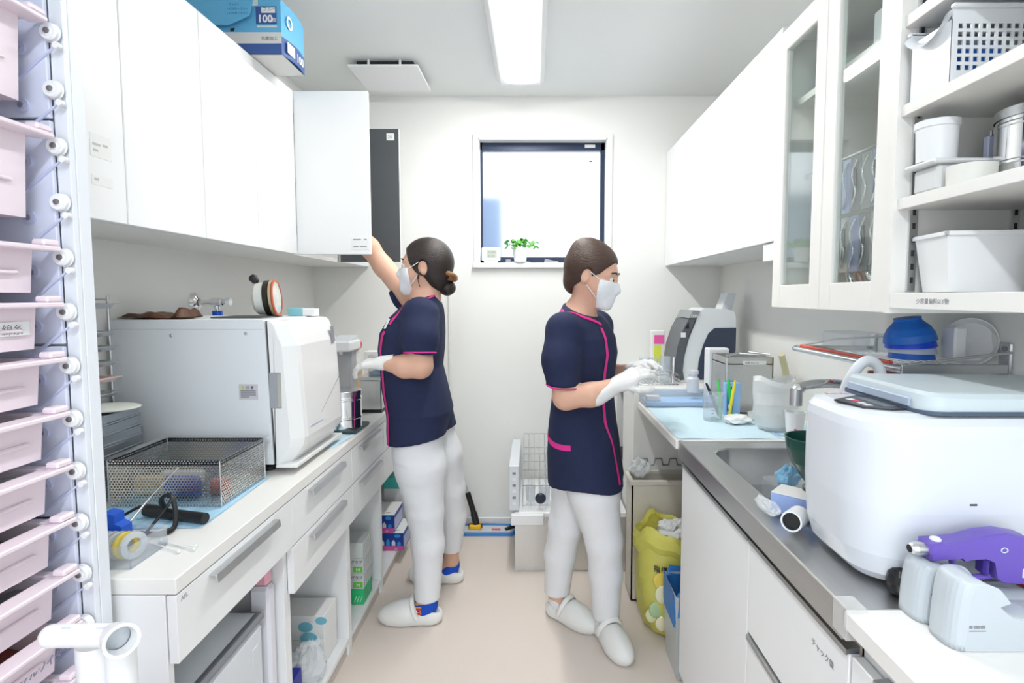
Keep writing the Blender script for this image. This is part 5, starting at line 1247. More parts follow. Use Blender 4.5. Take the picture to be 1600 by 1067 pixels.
# two dispenser bases and the purple gun
CRD = mat('cradle_pale_grey', (.56, .61, .65), .35, vary=.01)
def cradle(x, y, h, label, m):
    t = thing('gun_cradle', label, 'cradle', (x + .1, y, SZ), 'pale grey cradles')
    top = [Vector(p) for p in ((0, 0, 0), (.002, 0, h * .5), (.008, 0, h * .92), (.020, 0, h), (.040, 0, h * .97), (.056, 0, h * .80), (.072, 0, h * .60), (.095, 0, h * .48), (.14, 0, h * .45), (.20, 0, h * .45), (.225, 0, h * .42), (.235, 0, h * .25), (.236, 0, 0))]
    prof = smooth_path(top, 4)
    n = len(prof); sec = []; cx = .1
    for q in range(13):
        ph = -1 + 2 * q / 12; yy = .030 * math.sin(ph * math.pi / 2); k_ = math.sqrt(max(0, 1 - (abs(yy) / .0301) ** 3.2)); ins = .020 * (1 - k_)
        sec.append([(x + p.x + (ins if p.x < .06 else (-ins if p.x > .2 else 0)), y + yy, SZ + .001 + max(0, p.z - ins * .35 * (p.z > .01))) for p in prof])
    b = MB()
    for a in range(12): b.add(sec[a] + sec[a + 1], [(i, (i + 1) % n, n + (i + 1) % n, n + i) for i in range(n)], True)
    b.add(sec[0], [tuple(range(n))]); b.add(sec[-1], [tuple(reversed(range(n)))])
    b.build('cradle_body', m, t)
    return t
c1 = cradle(.575, .832, .088, 'pale grey cradle holding the purple gun', CRD)
c2 = cradle(.578, .768, .100, 'pale grey empty cradle in front of the purple gun', CRD)
MB().box(.70, .752, SZ + .0445, .78, .785, SZ + .0475, .002).build('slot', mat('slot_grey', (.45, .48, .5), .4), c2)
for c_, xx, yy, zz_ in ((c2, .600, .7378, .034), (c1, .592, .8018, .045)):
    for q, (a_, w_) in enumerate(((0, .004), (.006, .002), (.009, .005), (.0155, .006))): MB().box(xx + a_, yy - .0004, SZ + zz_, xx + a_ + w_, yy + .0004, SZ + zz_ + .004).build('print_mark', GINK, c_)
    MB().box(xx, yy - .0004, SZ + zz_ - .004, xx + .023, yy + .0004, SZ + zz_ - .0032).build('print_line', GINK, c_)
PUR = mat('purple_plastic', (.16, .10, .50), .33); PURD = mat('dark_purple_plastic', (.07, .04, .3), .35)
pg = thing('heating_gun', 'purple plastic filling gun with a steel nozzle on its cradle', 'gun', (.66, .832, SZ + .05))
gz = SZ + .128
GM = Matrix.Translation((.577, .832, SZ + .098)) @ Matrix.Diagonal((.74, .9, .80, 1)) @ Matrix.Translation((-.577, -.795, -gz))
def GB_():
    m_ = MB(); m_.M = GM; return m_
b = GB_()
top = [(.607, gz + .024), (.64, gz + .026), (.68, gz + .030), (.72, gz + .042), (.76, gz + .046), (.80, gz + .04), (.822, gz + .026)]
bot = [(.822, gz - .004), (.815, gz - .035), (.813, gz - .052), (.80, gz - .056), (.76, gz - .054), (.745, gz - .045), (.738, gz - .012), (.72, gz - .004), (.69, gz - .006), (.678, gz - .010), (.672, gz - .003), (.64, gz - .006), (.607, gz - .008)]
poly = top + bot; n = len(poly); sec = []
for yy, k_ in ((-.019, .86), (-.014, .96), (-.006, 1), (.006, 1), (.014, .96), (.019, .86)):
    cz = gz + .008
    sec.append([(px if .62 < px < .81 else px + (.004 if px < .7 else -.004) * (1 - k_) * 6, .795 + yy, cz + (pz - cz) * (1 - (1 - k_) * .55)) for px, pz in poly])
for a in range(5): b.add(sec[a] + sec[a + 1], [(i, (i + 1) % n, n + (i + 1) % n, n + i) for i in range(n)], True)
b.add(sec[0], [tuple(range(n))]); b.add(sec[-1], [tuple(reversed(range(n)))])
b.build('gun_body', PUR, pg)
GB_().tube([(.664, .795, gz - .004), (.672, .795, gz - .03), (.69, .795, gz - .047), (.712, .795, gz - .05), (.75, .795, gz - .045)], .006, 8, fine=6).build('finger_guard', PUR, pg)
GB_().box(.724, .783, gz - .04, .738, .807, gz - .006, .004).build('trigger', PURD, pg)
GB_().lathe([(.0, .03), (.008, .03), (.0105, .026), (.0125, .018), (.0125, -.002)], (.607, .795, gz + .008), 24, (-1, 0, 0)).build('nozzle', ALU, pg)
GB_().lathe([(.0, .031), (.007, .0305)], (.607, .795, gz + .008), 18, (-1, 0, 0)).build('bore', GAP, pg)
GB_().ball((.63, .795, gz + .026), .011, .010, .006, 14, 8).build('button', PLW, pg)
GB_().lathe([(.0075, 0), (.0075, .001), (.0055, .001), (.0055, 0)], (.755, .776, gz + .014), 20, (0, -1, 0), sy=.7).build('ring_emblem', PLG, pg)
GB_().box(.795, .775, gz - .04, .803, .777, gz - .022, .002).build('side_slide', PLG, pg)
GB_().box(.82, .785, gz + .0, .83, .805, gz + .02, .003).build('tail_cap', PURD, pg)
t = thing('charger', 'black charger with a red pad behind the purple gun', 'charger', (.80, .87, SZ))
MB().box(.772, .81, SZ + .048, .83, .855, SZ + .085, .008).build('charger_body', BLACK, t)
MB().box(.755, .806, SZ + .0425, .835, .858, SZ + .0475, .002).build('red_pad', mat('red_pad', (.8, .02, .1), .4), t)

# ---- wall dish rack with bowls
dr = thing('dish_rack', 'stainless wall dish rack above the sink', 'rack', (.95, 1.5, 1.19))
rz0 = 1.195
MB().box(1.062, 1.235, rz0 - .06, 1.0695, 1.27, rz0 + .06, .003).build('wall_plate', STEEL, dr)
MB().lathe([(.006, 0), (.006, .002), (0, .003)], (1.062, 1.252, rz0 + .045), 12, (-1, 0, 0)).build('screw', GINK, dr)
MB().box(1.062, 1.73, rz0 - .05, 1.0695, 1.76, rz0 + .05, .003).build('wall_plate', STEEL, dr)
MB().box(.822, 1.238, rz0 - .011, 1.062, 1.243, rz0 + .012, .002).build('end_rail', STEEL, dr)
MB().box(.822, 1.752, rz0 - .009, 1.062, 1.757, rz0 + .009, .002).build('end_rail', STEEL, dr)
MB().tube([(.825, 1.24, rz0), (.82, 1.30, rz0), (.82, 1.70, rz0), (.825, 1.755, rz0)], .008, 10, fine=4).build('front_rail', STEEL, dr)
MB().tube([(.83, 1.755, rz0 + .006), (.93, 1.70, rz0 + .034), (1.062, 1.60, rz0 + .05)], .003, 6).build('stay', STEEL, dr)
MB().tube([(.835, 1.24, rz0 + .010), (.95, 1.238, rz0 + .025), (1.064, 1.236, rz0 + .038)], .0035, 6).build('stay', STEEL, dr)
MB().cyl((.838, 1.30, rz0 + .008), (.832, 1.73, rz0 + .01), .005, n=10).build('red_rod', mat('red_orange_rod', (.85, .12, .06), .4), dr)
for q in range(9): MB().cyl((.86 + q * .022, 1.243, rz0 - .004), (.86 + q * .022, 1.752, rz0 - .004), .0022, n=6).build('rack_wire', STEEL, dr)
def bowl(cx, cy, z, r, h, m, label, group, tilt=0, up=False):
    b = MB(); b.M = Matrix.Translation((cx, cy, z)) @ Matrix.Rotation(R(tilt), 4, 'Y')
    pf = [(0, h), (r * .52, h), (r * .5, h * .9), (r * .56, h * .82), (r * .80, h * .58), (r * .95, h * .3), (r, 0), (r * .96, 0), (r * .9, h * .3), (r * .72, h * .58), (r * .4, h * .82), (0, h * .86)]
    b.lathe(pf, (0, 0, 0), 36); b.build('rubber_bowl', m, None, label, 'bowl', group)
bz = rz0 + .0125
bowl(.925, 1.36, bz, .050, .042, mat('blue_rubber', (.01, .13, .66), .35), 'blue rubber bowl at the bottom of the upturned stack', 'stacked bowls')
bowl(.925, 1.36, bz + .014, .0525, .042, mat('clear_bowl_plastic', (.60, .70, .85), .25, alpha=.8), 'pale translucent bowl between the blue bowls', 'stacked bowls')
bowl(.922, 1.36, bz + .028, .055, .044, mat('royal_blue_rubber', (.005, .06, .68), .35), 'deep blue rubber bowl in the middle of the stack', 'stacked bowls', -4)
bowl(.92, 1.36, bz + .042, .057, .058, mat('bright_blue_rubber', (.012, .15, .60), .38), 'bright blue rubber bowl topping the upturned stack', 'stacked bowls', -9)
MB().lathe([(0, .0), (.03, 0), (.05, .012), (.056, .03), (.054, .03), (.045, .014), (0, .005)], (1.055, 1.335, rz0 + .0535), 32, (-.75, -.62, .12)).build('white_bowl', PLW, None, 'white shallow bowl leaning upright at the end of the rack', 'bowl')
MB().box(.985, 1.30, bz, 1.015, 1.345, bz + .08, .004).build('white_tub', PLW, None, 'narrow white tub beside the leaning white bowl', 'tub')
MB().lathe([(0, 0), (.04, 0), (.045, .06), (.042, .06), (.037, .004), (0, .004)], (.985, 1.45, bz), 24).build('teal_cup', mat('teal_cup', (.16, .48, .62), .35), None, 'teal plastic cup behind the blue bowls', 'cup')
MB().box(.86, 1.50, bz, .96, 1.66, bz + .05, .004).build('steel_pan', ACRYL, None, 'clear plastic pan on the far end of the dish rack', 'pan')
# grey-red folder leaning under the rack
MB().box(.86, 1.42, SZ + .26, .96, 1.43, SZ + .30, .002).build('hanging_card', mat('dusky_red_card', (.42, .18, .16), .6), None, 'dusky red card hanging below the dish rack', 'card')

# ---- box hanging under the far cabinet
t = thing('glove_dispenser', 'white dispenser box with a blue tuft under the wall cabinet', 'dispenser', (.80, 1.82, 1.46))
MB().box(.757, 1.76, 1.472, .85, 1.86, 1.5295, .002).build('dispenser_body', PLW, t)
MB().tube([(.80, 1.80, 1.472), (.795, 1.795, 1.445), (.805, 1.79, 1.425)], .006, 6, fine=5, flat=.5).build('blue_tuft', mat('tuft_blue', (.25, .62, .82), .6), t)

# ================================================================== things on the open shelves and in the glass cabinet
bk = thing('shelf_basket', 'white shelf basket with square holes and a curved lip', 'basket', (.88, 1.0, SH[2]))
bx0, bx1, by0, by1, z0, z1 = .722, 1.04, .998, 1.112, SH[2] + .001, SH[2] + .128
PB = mat('basket_white', (.82, .85, .87), .3, vary=.01)
m = MB()
m.box(bx0 + .01, by0 + .008, z0, bx1 - .01, by1 - .008, z0 + .003)
m.box(bx0 + .004, by0 + .004, z0, bx0 + .008, by1 - .004, z1 - .02).box(bx1 - .008, by0 + .004, z0, bx1 - .004, by1 - .004, z1)
m.box(bx0 + .004, by1 - .006, z0, bx1 - .004, by1 - .003, z1)
# near side with a grid of square holes
nx, nz, pt, sq = 20, 6, .0140, .0086
hx0, hz0 = bx0 + .014, z0 + .020
ya, yb_ = by0 + .003, by0 + .006
m.box(bx0 + .004, ya, z0, hx0, yb_, z1).box(hx0 + nx * pt, ya, z0, bx1 - .004, yb_, z1)
m.box(hx0, ya, z0, hx0 + nx * pt, yb_, hz0).box(hx0, ya, hz0 + nz * pt, hx0 + nx * pt, yb_, z1)
for j in range(nz):
    zc = hz0 + j * pt; m.box(hx0, ya, zc + sq, hx0 + nx * pt, yb_, zc + pt)
    for i in range(nx): xc = hx0 + i * pt; m.box(xc + sq, ya, zc, xc + pt, yb_, zc + sq)
m.build('basket_body', PB, bk)
lp_ = MB()
lp_.grid(lambda u, v: (bx0 + .006 - .016 * v, by0 + .004 + (by1 - by0 - .008) * u, z1 - .004 - .028 * math.sin(math.pi * u) ** .7 - .012 * v * v), 14, 4)
lp_.build('curved_lip', PB, bk, fix=False)
m = MB(); m.box(bx0, by0 - .004, z1 - .004, bx1, by0 + .006, z1 + .004, .002).box(bx0, by1 - .006, z1 - .004, bx1, by1 + .004, z1 + .004, .002)
m.build('rim', PB, bk)
for q, (x, w_, col, lab) in enumerate(((.80, .075, (.03, .2, .72), 'bright blue packet inside the shelf basket'), (.88, .06, (.1, .3, .75), 'blue packet beside another in the shelf basket'), (.955, .06, (.6, .63, .66), 'pale packet inside the shelf basket'))):
    MB().box(x - w_ / 2, 1.02, z0 + .004, x + w_ / 2, 1.09, z0 + .075 - q * .01, .006).build('packet', mat('packet_%d' % q, col, .4), None, lab, 'packet')
# second shelf
t = thing('flat_container', 'flat white lidded container under the round tub', 'container', (.79, 1.07, SH[1]))
MB().box(.738, 1.035, SH[1] + .001, .85, 1.105, SH[1] + .05, .006).build('container_body', mat('milky_plastic', (.80, .82, .82), .3, alpha=.9), t)
MB().box(.724, 1.027, SH[1] + .05, .865, 1.112, SH[1] + .058, .003).build('lid', PLW, t)
MB().lathe([(0, .001), (.032, .0), (.0345, .06), (.037, .062), (.037, .074), (.033, .074), (.031, .06)], (.757, 1.07, SH[1] + .0585), 32).build('round_tub', PLW, None, 'white round tub standing on the flat container', 'tub')
MB().lathe([(.018, 0), (.036, 0), (.037, .034), (.018, .034), (.018, 0)], (.765, .992, SH[1] + .001), 32).build('tape_roll', mat('ivory_roll', (.82, .81, .76), .5), None, 'ivory tape roll at the front of the middle shelf', 'roll')
t = thing('small_vial', 'small blue and white vial standing on the flat container', 'vial', (.85, 1.06, SH[1] + .058))
MB().box(.842, 1.055, SH[1] + .0585, .855, 1.068, SH[1] + .105, .002).build('vial_body', mat('vial_lilac', (.6, .64, .85), .25), t)
MB().cyl((.8515, 1.0615, SH[1] + .105), (.8515, 1.0615, SH[1] + .115), .003, n=10).build('cap', ALU, t)
drum(.872, .975, SH[1] + .001, .066, .128, 'steel drum with clamp band on the middle shelf')
# bottom shelf
t = thing('white_bin', 'large white open bin on the lowest open shelf', 'bin', (.86, 1.0, SH[0]))
q = MB(); q.M = rotz(.89, 1.03, SH[0] + .001, -9)
tub(q, -.15, .15, -.055, .055, 0, .105, .012, .003); q.build('bin_body', PLW, t, fix=False)
q = MB(); q.M = rotz(.89, 1.03, SH[0] + .001, -9)
q.box(-.154, -.059, .1, .154, -.053, .108, .001).box(-.154, .053, .1, .154, .059, .108, .001).box(-.154, -.059, .1, -.148, .059, .108, .001).box(.148, -.059, .1, .154, .059, .108, .001); q.build('rim', PLW, t)
t = thing('handled_box', 'small white box with moulded grip on the lowest shelf', 'box', (.86, .93, SH[0]))
MB().box(.825, .885, SH[0] + .001, .90, .935, SH[0] + .085, .006).build('box_body', PLW, t)
MB().tube([(.823, .895, SH[0] + .04), (.813, .905, SH[0] + .05), (.813, .915, SH[0] + .05), (.823, .925, SH[0] + .04)], .004, 8, fine=4).build('grip', PLW, t)
# glass cabinet
MB().lathe([(0, 0), (.045, 0), (.05, .09), (.048, .09), (.043, .003), (0, .003)], (.84, 1.60, 1.9235), 24).build('mint_cup', mat('mint_plastic', (.45, .74, .68), .4), None, 'mint green tub on the upper shelf of the glass cabinet', 'tub')
MB().box(.78, 1.20, 1.9235, .9, 1.33, 2.01, .006).build('white_case', PLW, None, 'white case on the upper shelf of the glass cabinet', 'case')
t = thing('pouch_rail', 'steel rail of hanging instrument pouches in the glass cabinet', 'rail', (.86, 1.3, 1.36))
MB().cyl((.80, 1.17, 1.712), (.80, 1.67, 1.712), .004, n=8).build('rail_bar', STEEL, t)
rr = random.Random(3)
PC = [mat('pouch_blue', (.50, .56, .84), .35, alpha=.8), mat('pouch_clear', (.66, .68, .66), .3, alpha=.6), mat('pouch_grey', (.42, .44, .45), .35, alpha=.7)]
for q in range(9):
    y = 1.175 + q * .042
    for z0_, z1_ in ((1.57, 1.705), (1.42, 1.56)):
        po = MB().box(.797, y, z0_, .802, y + .038, z1_, .001).build('pouch', PC[(q + (z0_ < 1.5)) % 3], t)
        zc = (z0_ + z1_) / 2
        MB().tube([(.7945, y + .008, z1_ - .01), (.792, y + .026, zc + .025), (.792, y + .010, zc - .02), (.7945, y + .028, z0_ + .012)], .0026, 6, fine=5).build('instrument', CHROME, po)
        if (q + (z0_ < 1.5)) % 2: MB().tube([(.7945, y + .02, z1_ - .03), (.793, y + .014, zc), (.7945, y + .02, z0_ + .03)], .004, 6, fine=3).build('dark_instrument', mat('dark_tool', (.12, .12, .13), .3, .8), po)
for q in range(6):
    y = 1.175 + q * .042
    MB().tube([(.80, y, 1.352 + .007), (.785, y + .012, 1.41), (.80, y + .034, 1.40), (.812, y + .024, 1.365)], .0075, 7, fine=5).build('impression_tray', mat('brown_metal', (.3, .2, .16), .3, .8) if q % 2 == 0 else CHROME, None, 'curled %s tray piece on the glass cabinet floor, %s from the open shelves' % (('brown', 'steel')[q % 2], ('first', 'second', 'third', 'fourth', 'fifth', 'sixth')[q]), 'tray', 'curled tray pieces')
MB().box(.80, 1.50, 1.352, .92, 1.63, 1.43, .004).build('boxed_goods', SKYW, None, 'off-white carton on the floor of the glass cabinet', 'box')

# ---- window sill things
sz_ = WZ0 + .0005
t = thing('thermometer', 'white digital thermometer clock on the window sill', 'clock', (-.25, YF + .01, sz_))
MB().box(-.303, YF - .008, sz_ + .012, -.195, YF + .012, sz_ + .09, .006).build('clock_case', PLW, t)
MB().box(-.272, YF - .0092, sz_ + .03, -.215, YF - .0075, sz_ + .075, .001).build('display', mat('lcd_green_grey', (.55, .60, .52), .3), t)
text('10:00', .02, (-.267, YF - .0096, sz_ + .055), (1, 0, 0), (0, 0, 1), GINK, t); text('26 50', .017, (-.267, YF - .0096, sz_ + .035), (1, 0, 0), (0, 0, 1), GINK, t)
MB().box(-.29, YF - .005, sz_, -.21, YF + .02, sz_ + .012, .003).build('stand', PLW, t)
t = thing('potted_plant', 'small green leafy plant in a white pot on the window sill', 'plant', (-.08, YF + .015, sz_))
MB().lathe([(0, 0), (.034, 0), (.046, .075), (.047, .08), (.042, .08), (.04, .07), (0, .07)], (-.082, YF + .018, sz_ + .0075), 28).build('pot', PLW, t)
MB().lathe([(0, 0), (.055, 0), (.06, .007), (0, .006)], (-.082, YF + .018, sz_), 24).build('saucer', PLG, t)
LF = mat('leaf_green', (.11, .42, .05), .5, vary=.3, vscale=30); rr = random.Random(11)
for q in range(64):
    a_ = rr.uniform(0, 6.28); r = rr.uniform(.01, .10); z = sz_ + .106 + rr.uniform(-.012, .028) - .25 * max(0, r - .06)
    cx, cy = -.082 + r * math.cos(a_), YF + .018 + .35 * r * math.sin(a_)
    l = MB(); l.M = Matrix.Translation((cx, cy, z)) @ Matrix.Rotation(a_, 4, 'Z') @ Matrix.Rotation(rr.uniform(-1.2, 1.2), 4, 'Y') @ Matrix.Rotation(rr.uniform(-.9, .9), 4, 'X')
    s2 = rr.uniform(.013, .021)
    l.add([(-s2, 0, 0), (-s2 * .3, -s2 * .6, .001), (s2 * .4, -s2 * .55, .001), (s2, 0, 0), (s2 * .4, s2 * .55, .001), (-s2 * .3, s2 * .6, .001), (0, 0, .004)], [(i, (i + 1) % 6, 6) for i in range(6)], True)
    l.build('leaf', LF, t, fix=False)
for q in range(8):
    a_ = q * .8; MB().tube([(-.082, YF + .018, sz_ + .075), (-.082 + .03 * math.cos(a_), YF + .018 + .01 * math.sin(a_), sz_ + .10), (-.082 + .075 * math.cos(a_), YF + .018 + .025 * math.sin(a_), sz_ + .105)], .0016, 5, fine=3).build('stem', LF, t)
MB().box(-.165, YF - .01, sz_, -.135, YF + .02, sz_ + .022, .003).build('small_box', ACRYL, None, 'small clear box beside the plant pot', 'box')
MB().prism([(.055, sz_), (.14, sz_), (.135, sz_ + .010), (.10, sz_ + .016), (.06, sz_ + .026)], 'xz', YF - .005, YF + .02).build('window_latch', mat('latch_grey', (.33, .33, .40), .4), None, 'grey window latch piece lying on the sill', 'latch')

# ================================================================== PEOPLE (smooth distance-field bodies meshed with surface nets)
class Field:
    def __init__(s, lo, hi, h):
        s.lo = np.array(lo, float); s.h = h
        s.n = np.ceil((np.array(hi) - s.lo) / h).astype(int) + 1
        s.D = np.full(s.n, 0.6, np.float32)
        s.ax = [s.lo[i] + h * np.arange(s.n[i]) for i in range(3)]
    def sub(s, lo, hi, pad):
        sl = []
        for i in range(3):
            a = max(0, int((lo[i] - pad - s.lo[i]) / s.h)); b = min(s.n[i], int((hi[i] + pad - s.lo[i]) / s.h) + 2)
            sl.append(slice(a, max(a, b)))
        g = np.ix_(*[s.ax[i][sl[i]] for i in range(3)])
        return tuple(sl), g
    def join(s, sl, d, k, cut=False):
        D = s.D[sl]
        if D.size == 0: return
        if cut:
            m = -d; h = np.clip(.5 - .5 * (D - m) / k, 0, 1); s.D[sl] = D * (1 - h) + m * h + k * h * (1 - h)
        else:
            h = np.clip(.5 + .5 * (D - d) / k, 0, 1); s.D[sl] = D * (1 - h) + d * h - k * h * (1 - h)
    def cone(s, a, b, ra, rb, k=.02, cut=False):
        a = np.array(a, float); b = np.array(b, float); R_ = max(ra, rb)
        sl, (X, Y, Z) = s.sub(np.minimum(a, b) - R_, np.maximum(a, b) + R_, k + 3 * s.h)
        ba = b - a; L2 = float(ba @ ba) + 1e-12
        t = np.clip(((X - a[0]) * ba[0] + (Y - a[1]) * ba[1] + (Z - a[2]) * ba[2]) / L2, 0, 1)
        d = np.sqrt((X - a[0] - t * ba[0]) ** 2 + (Y - a[1] - t * ba[1]) ** 2 + (Z - a[2] - t * ba[2]) ** 2) - (ra + (rb - ra) * t)
        s.join(sl, d, k, cut); return s
    def chain(s, pts, rs, k=.02):
        for i in range(len(pts) - 1): s.cone(pts[i], pts[i + 1], rs[i], rs[i + 1], k)
        return s
    def ell(s, M, c, r, k=.02, cut=False):
        """ellipsoid of radii r centred at local c in the frame M"""
        Rm = np.array(M.to_3x3()); cw = np.array(M @ Vector(c)); q = max(r)
        sl, (X, Y, Z) = s.sub(cw - q, cw + q, k + 3 * s.h)
        P = [X - cw[0], Y - cw[1], Z - cw[2]]
        l = [(P[0] * Rm[0][i] + P[1] * Rm[1][i] + P[2] * Rm[2][i]) for i in range(3)]
        k0 = np.sqrt(sum((l[i] / r[i]) ** 2 for i in range(3))); k1 = np.sqrt(sum((l[i] / r[i] ** 2) ** 2 for i in range(3)))
        s.join(sl, k0 * (k0 - 1) / np.maximum(k1, 1e-6), k, cut); return s
    def trunk(s, M, table, k=.02, grow=0.0):
        """stack of elliptical cross-sections: rows (z, cx, a, b) in the frame M"""
        T = np.array(table, float); iv = M.inverted(); Rm = np.array(iv.to_3x3()); tv = np.array(iv.translation)
        X, Y, Z = np.ix_(*s.ax)
        lx = Rm[0][0] * X + Rm[0][1] * Y + Rm[0][2] * Z + tv[0]; ly = Rm[1][0] * X + Rm[1][1] * Y + Rm[1][2] * Z + tv[1]
        z = s.ax[2]
        cx = np.interp(z, T[:, 0], T[:, 1])[None, None, :]; a = np.interp(z, T[:, 0], T[:, 2])[None, None, :] + grow; b = np.interp(z, T[:, 0], T[:, 3])[None, None, :] + grow
        u = (lx - cx) / a; v = ly / b
        e = (np.abs(u) ** 2.25 + np.abs(v) ** 2.25) ** (1 / 2.25)
        d = (e - 1) * np.minimum(a, b)
        d = np.maximum(d, np.maximum(z[None, None, :] - T[-1, 0] - grow, T[0, 0] - grow - z[None, None, :]))
        s.join((slice(None),) * 3, d.astype(np.float32), k); return s
    def merge(s, o, k=.02):
        s.join((slice(None),) * 3, o.D, k); return s
    def clip(s, fn):
        X, Y, Z = np.ix_(*s.ax); s.D = np.maximum(s.D, fn(X, Y, Z)).astype(np.float32); return s
    def mesh(s, name, m, parent, relax=1, **kw):
        D = s.D; S = D < 0
        c = [D[i:D.shape[0] - 1 + i, j:D.shape[1] - 1 + j, k:D.shape[2] - 1 + k] for i in (0, 1) for j in (0, 1) for k in (0, 1)]
        cnt = sum((q < 0).astype(np.int8) for q in c); act = (cnt > 0) & (cnt < 8)
        A = np.argwhere(act); idx = np.full(act.shape, -1, np.int64); idx[act] = np.arange(len(A))
        off = np.array([(i, j, k) for i in (0, 1) for j in (0, 1) for k in (0, 1)], float)
        val = np.stack([q[act] for q in c], 1).astype(float)
        P = np.zeros((len(A), 3)); W = np.zeros(len(A))
        for a in range(8):
            for b in range(a + 1, 8):
                if np.abs(off[a] - off[b]).sum() != 1: continue
                va, vb = val[:, a], val[:, b]; mk = (va < 0) != (vb < 0)
                t = va[mk] / (va[mk] - vb[mk]); P[mk] += off[a] + t[:, None] * (off[b] - off[a]); W[mk] += 1
        V = s.lo + (A + P / W[:, None]) * s.h
        F = []
        for ax_ in range(3):
            sa = np.take(S, range(S.shape[ax_] - 1), ax_); sb = np.take(S, range(1, S.shape[ax_]), ax_)
            E = np.argwhere(sa != sb); o1, o2 = (ax_ + 1) % 3, (ax_ + 2) % 3
            E = E[(E[:, o1] > 0) & (E[:, o2] > 0) & (E[:, o1] < act.shape[o1]) & (E[:, o2] < act.shape[o2])]
            fl = sa[tuple(E.T)]
            def cell(d1, d2):
                q = E.copy(); q[:, o1] += d1; q[:, o2] += d2; return idx[tuple(q.T)]
            Q = np.stack([cell(-1, -1), cell(0, -1), cell(0, 0), cell(-1, 0)], 1); Q[~fl] = Q[~fl][:, ::-1]
            F.append(Q)
        F = np.concatenate(F); F = F[(F >= 0).all(1)]
        for _ in range(relax):
            sm = np.zeros_like(V); ct = np.zeros(len(V))
            for a in range(4):
                i, j = F[:, a], F[:, (a + 1) % 4]
                np.add.at(sm, i, V[j]); np.add.at(sm, j, V[i]); np.add.at(ct, i, 1); np.add.at(ct, j, 1)
            V = V * .5 + .5 * sm / np.maximum(ct, 1)[:, None]
        w = np.array(parent['_w'])
        me = bpy.data.meshes.new(name); me.from_pydata((V - w).tolist(), [], F.tolist()); me.materials.append(m)
        me.polygons.foreach_set('use_smooth', [True] * len(F)); me.update()
        o = bpy.data.objects.new(name, me); C.objects.link(o); o.parent = parent; o['_w'] = tuple(w)
        tag(o, **kw)
        return o, BVHTree.FromPolygons([Vector(v) for v in V], F.tolist())

def ribbon(name, pts, bvh, w, m, parent, off=.002, fine=6, thick=.0012):
    P = smooth_path([Vector(p) for p in pts], fine); Q = []; Nn = []
    for p in P:
        l, n, i, d = bvh.find_nearest(p); Q.append(l + n * off); Nn.append(n)
    b = MB(); L = []; R_ = []; L2 = []; R2 = []
    for i in range(len(Q)):
        t = (Q[min(i + 1, len(Q) - 1)] - Q[max(i - 1, 0)]).normalized(); sd = Nn[i].cross(t).normalized() * w / 2
        for lst, q in ((L, Q[i] + sd), (R_, Q[i] - sd)):
            l, n, _, _ = bvh.find_nearest(q); lst.append(l + n * off)
    n = len(L)
    b.add(L + R_, [(i, i + 1, n + i + 1, n + i) for i in range(n - 1)], True)
    b.add([p - Nn[i] * thick * 2 for i, p in enumerate(L)] + [p - Nn[i] * thick * 2 for i, p in enumerate(R_)], [(i, n + i, n + i + 1, i + 1) for i in range(n - 1)], True)
    return b.build(name, m, parent, fix=False)

def ring_trim(name, c, axis, r, m, parent, t=.0032, sx=1.0):
    ax_ = Vector(axis).normalized(); u = ax_.orthogonal().normalized(); w = ax_.cross(u); c = Vector(c)
    return MB().tube([c + u * math.cos(a) * r + w * math.sin(a) * r for a in [2 * math.pi * i / 28 for i in range(28)]], t, 6, closed=True).build(name, m, parent)

def head_field(F, M, g=0.0):
    F.ell(M, (-.005, 0, 0), (.098 + g, .074 + g, .098 + g), .02)
    F.ell(M, (.045, 0, -.058), (.057 + g, .054 + g, .068 + g), .03)
    F.ell(M, (.076, 0, -.106), (.024 + g, .026 + g, .022 + g), .025)
    for q in (-1, 1): F.ell(M, (.048, q * .032, -.045), (.034 + g, .032 + g, .036 + g), .02)
    F.ell(M, (.073, 0, .008), (.022 + g, .052 + g, .018 + g), .015)
    F.cone(M @ Vector((.086, 0, -.012)), M @ Vector((.106, 0, -.046)), .008 + g, .0125 + g, .012)
    F.ell(M, (.088, 0, -.078), (.013 + g, .023 + g, .011 + g), .012)
    if not g:
        for q in (-1, 1):
            F.ell(M, (.098, q * .031, -.012), (.014, .016, .011), .012, cut=True)
            F.ell(M, (-.004, q * .074, -.022), (.016, .009, .029), .008)
            F.ell(M, (.0, q * .086, -.019), (.009, .009, .018), .004, cut=True)

def frame_of(loc, fwd, up=(0, 0, 1)):
    f = Vector(fwd).normalized(); l = Vector(up).cross(f).normalized(); u = f.cross(l)
    M = Matrix((f, l, u)).transposed().to_4x4(); M.translation = loc
    return M

